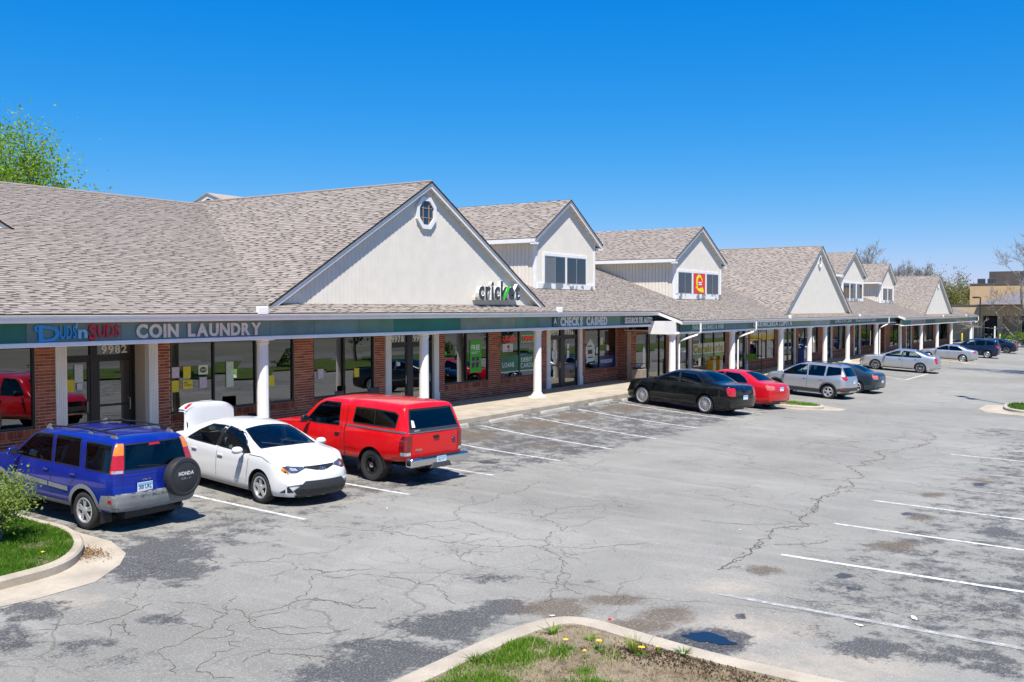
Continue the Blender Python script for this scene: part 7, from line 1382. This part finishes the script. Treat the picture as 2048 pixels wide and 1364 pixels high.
z = g(10.89, 5.66) + .01; tag(obj('crushed_cup', MB().lathe([(.012, 0), (.018, .01), (.02, .03), (.0, .033)], (10.88, 5.72, z), 'x', 10, True), mat('cup_red', (.5, .02, .03), .5)), 'crushed red and white cup lying against the front kerb', 'litter')
rg = np.random.default_rng(4); P_ = np.stack([8.98 + rg.normal(0, .13, 420), 13.95 + rg.normal(0, .22, 420), np.zeros(420)], 1); P_[:, 2] = gz(P_[:, 0], P_[:, 1]) + .02 + rg.uniform(0, .03, 420)
tag(obj('leaf_litter', leaves_mesh(P_, .07, rg, 2., .3), leafmat('leaf_dead', (.20, .12, .06), (.36, .25, .14), .1)), 'dead brown leaves swept against the left island kerb', 'leaf litter', kind='stuff')
# ---- tan building closing the lot
tan = mat('tan_stucco', (.52, .36, .20), .9, var=.08, vscale=1.2, bump=.3, bscale=30); tan2 = mat('tan_panel', (.50, .37, .235), .9, var=.1, vscale=.8, bump=.2, bscale=20); tb = thing('tan_building', 'flat-roofed tan stucco building with a rooftop screen beyond the shops', 'building', (162, 18, -.9)); grd = -.98; capm = mat('metal_cap', (.10, .08, .07), .6); slate = mat('metal_roof', (.16, .145, .155), .5, var=.1)
obj('upper_wall', MB().box(164, 185, -6, 24.3, 2, 7.42), tan, tb); obj('coping', MB().box(163.9, 185, -6.1, 24.4, 7.42, 7.58), capm, tb); obj('fascia_band', MB().box(159.7, 164.2, -6, 29.0, 2.72, 4.2), tan2, tb); obj('coping', MB().box(159.6, 164.2, -6.1, 29.1, 4.2, 4.34), capm, tb)
for a, b in ((22.0, 29), (17.0, 19.3), (11.5, 14.2), (-6, 8.5)): obj('wall', MB().box(161.8, 162.2, a, b, grd, 2.72), tan2, tb)
for y in (22.3, 19.6, 14.6): obj('pier', MB().box(159.9, 161.8, y - .35, y + .35, grd, 2.715), tan2, tb)
for y0, y1 in ((19.3, 22.0), (14.2, 17.0), (8.5, 11.5)):
    w = obj('glazed_bay', MB().box(162.0, 162.1, y0, y1, 2.3, 2.72), bronze, tb); n = 3
    for k in range(n): obj('pane', MB().box(162.05, 162.07, y0 + (y1 - y0) * k / n + .04, y0 + (y1 - y0) * (k + 1) / n - .04, grd, 2.3), mat('far_glass', (.015, .018, .022), .08, var=0, spec=.8), w); obj('mullion', MB().box(162.03, 162.09, y0 + (y1 - y0) * k / n - .04, y0 + (y1 - y0) * k / n + .04, grd, 2.3), bronze, w)
obj('roof_screen', MB().box(168, 178, 8, 22.2, 7.4, 9.5), mat('screen_brown', (.085, .07, .06), .7, var=.25, vscale=.8), tb)
for y in (23.0, 21.6): obj('roof_unit', bevel(MB().box(165.5, 166.5, y - .5, y + .5, 7.55, 8.35).mesh(), .05), mat('unit_dark', (.04, .05, .06), .6), tb)
obj('canopy_roof', MB().add([(156, 22.6, 4.36), (156, 4, 4.36), (163.9, 4, 4.36), (163.9, 22.6, 4.36), (160, 14.6, 7.0), (160, 11, 7.0)], [(0, 1, 5, 4), (1, 2, 5), (2, 3, 4, 5), (3, 0, 4), (0, 3, 2, 1)]), slate, tb)
yb_ = mat('bollard_yellow', (.70, .50, .02), .5)
for y, wh in ((24.1, 'left of the glazed bay'), (19.1, 'right of the glazed bay')):
    b_ = thing('bollard', 'yellow steel bollard ' + wh + ' at the tan building', 'bollard', (156, y, grd), group='bollards at the tan building'); obj('bollard_post', MB().lathe([(.11, 0), (.11, 1.05), (.08, 1.14), (0, 1.16)], (0, 0, 0), 'z', 14), yb_, b_, local=True, smooth=True, sharp=40); obj('bollard_foot', MB().lathe([(.16, 0), (.16, .03), (0, .03)], (0, 0, 0), 'z', 14), concrete, b_, local=True)
sp_ = thing('sign_post', 'plain white post beside the yellow bollard at the tan building', 'post', (155.5, 19.7, grd)); obj('post', MB().box(-.05, .05, -.09, .09, 0, 2.2), white, sp_, local=True); obj('post_foot', MB().box(-.15, .15, -.15, .15, 0, .03), concrete, sp_, local=True)
mc = thing('motorcycle', 'dark motorcycle parked in the shade before the tan building', 'motorcycle', M=Matrix.Translation((158, 20.6, grd)) @ Matrix.Rotation(R(75), 4, 'Z'))
for x in (-.75, .75): w = obj('wheel', MB().lathe([(.22, -.06), (.33, -.06), (.34, 0), (.33, .06), (.22, .06)], (x, 0, .34), 'y', 20, False), rubber, mc, local=True, smooth=True); obj('rim', MB().lathe([(.22, -.03), (.0, -.03)], (x, 0, .34), 'y', 16, False), alloy, w, local=True)
obj('frame', MB().tube([(-.75, 0, .34), (-.1, 0, .45), (.45, 0, .95), (.75, 0, .34)], .05, 8), black_trim, mc, local=True); obj('fuel_tank', bevel(MB().box(-.05, .45, -.15, .15, .72, .98).mesh(), .07, 2), nvy, mc, local=True); obj('seat', bevel(MB().box(-.75, -.05, -.14, .14, .72, .84).mesh(), .05, 2), black_trim, mc, local=True); obj('handlebar', MB().tube([(.35, -.4, 1.12), (.5, 0, 1.05), (.35, .4, 1.12)], .018, 6), chrome, mc, local=True); obj('headlamp', MB().lathe([(.02, -.1), (.11, 0), (.11, .08), (0, .1)], (.6, 0, .98), 'x', 14), chrome, mc, local=True); obj('engine', bevel(MB().box(-.2, .3, -.2, .2, .3, .68).mesh(), .05, 2), brake, mc, local=True); obj('windscreen', MB().add([(.55, -.25, 1.1), (.55, .25, 1.1), (.35, .2, 1.5), (.35, -.2, 1.5)], [(0, 1, 2, 3)]), tint, mc, local=True)
obj('vent_pipe', MB().tube([(100, 33.5, 7.0), (100, 33.5, 9.3)], .12, 10), mat('vent_grey', (.2, .19, .18), .6), shop);
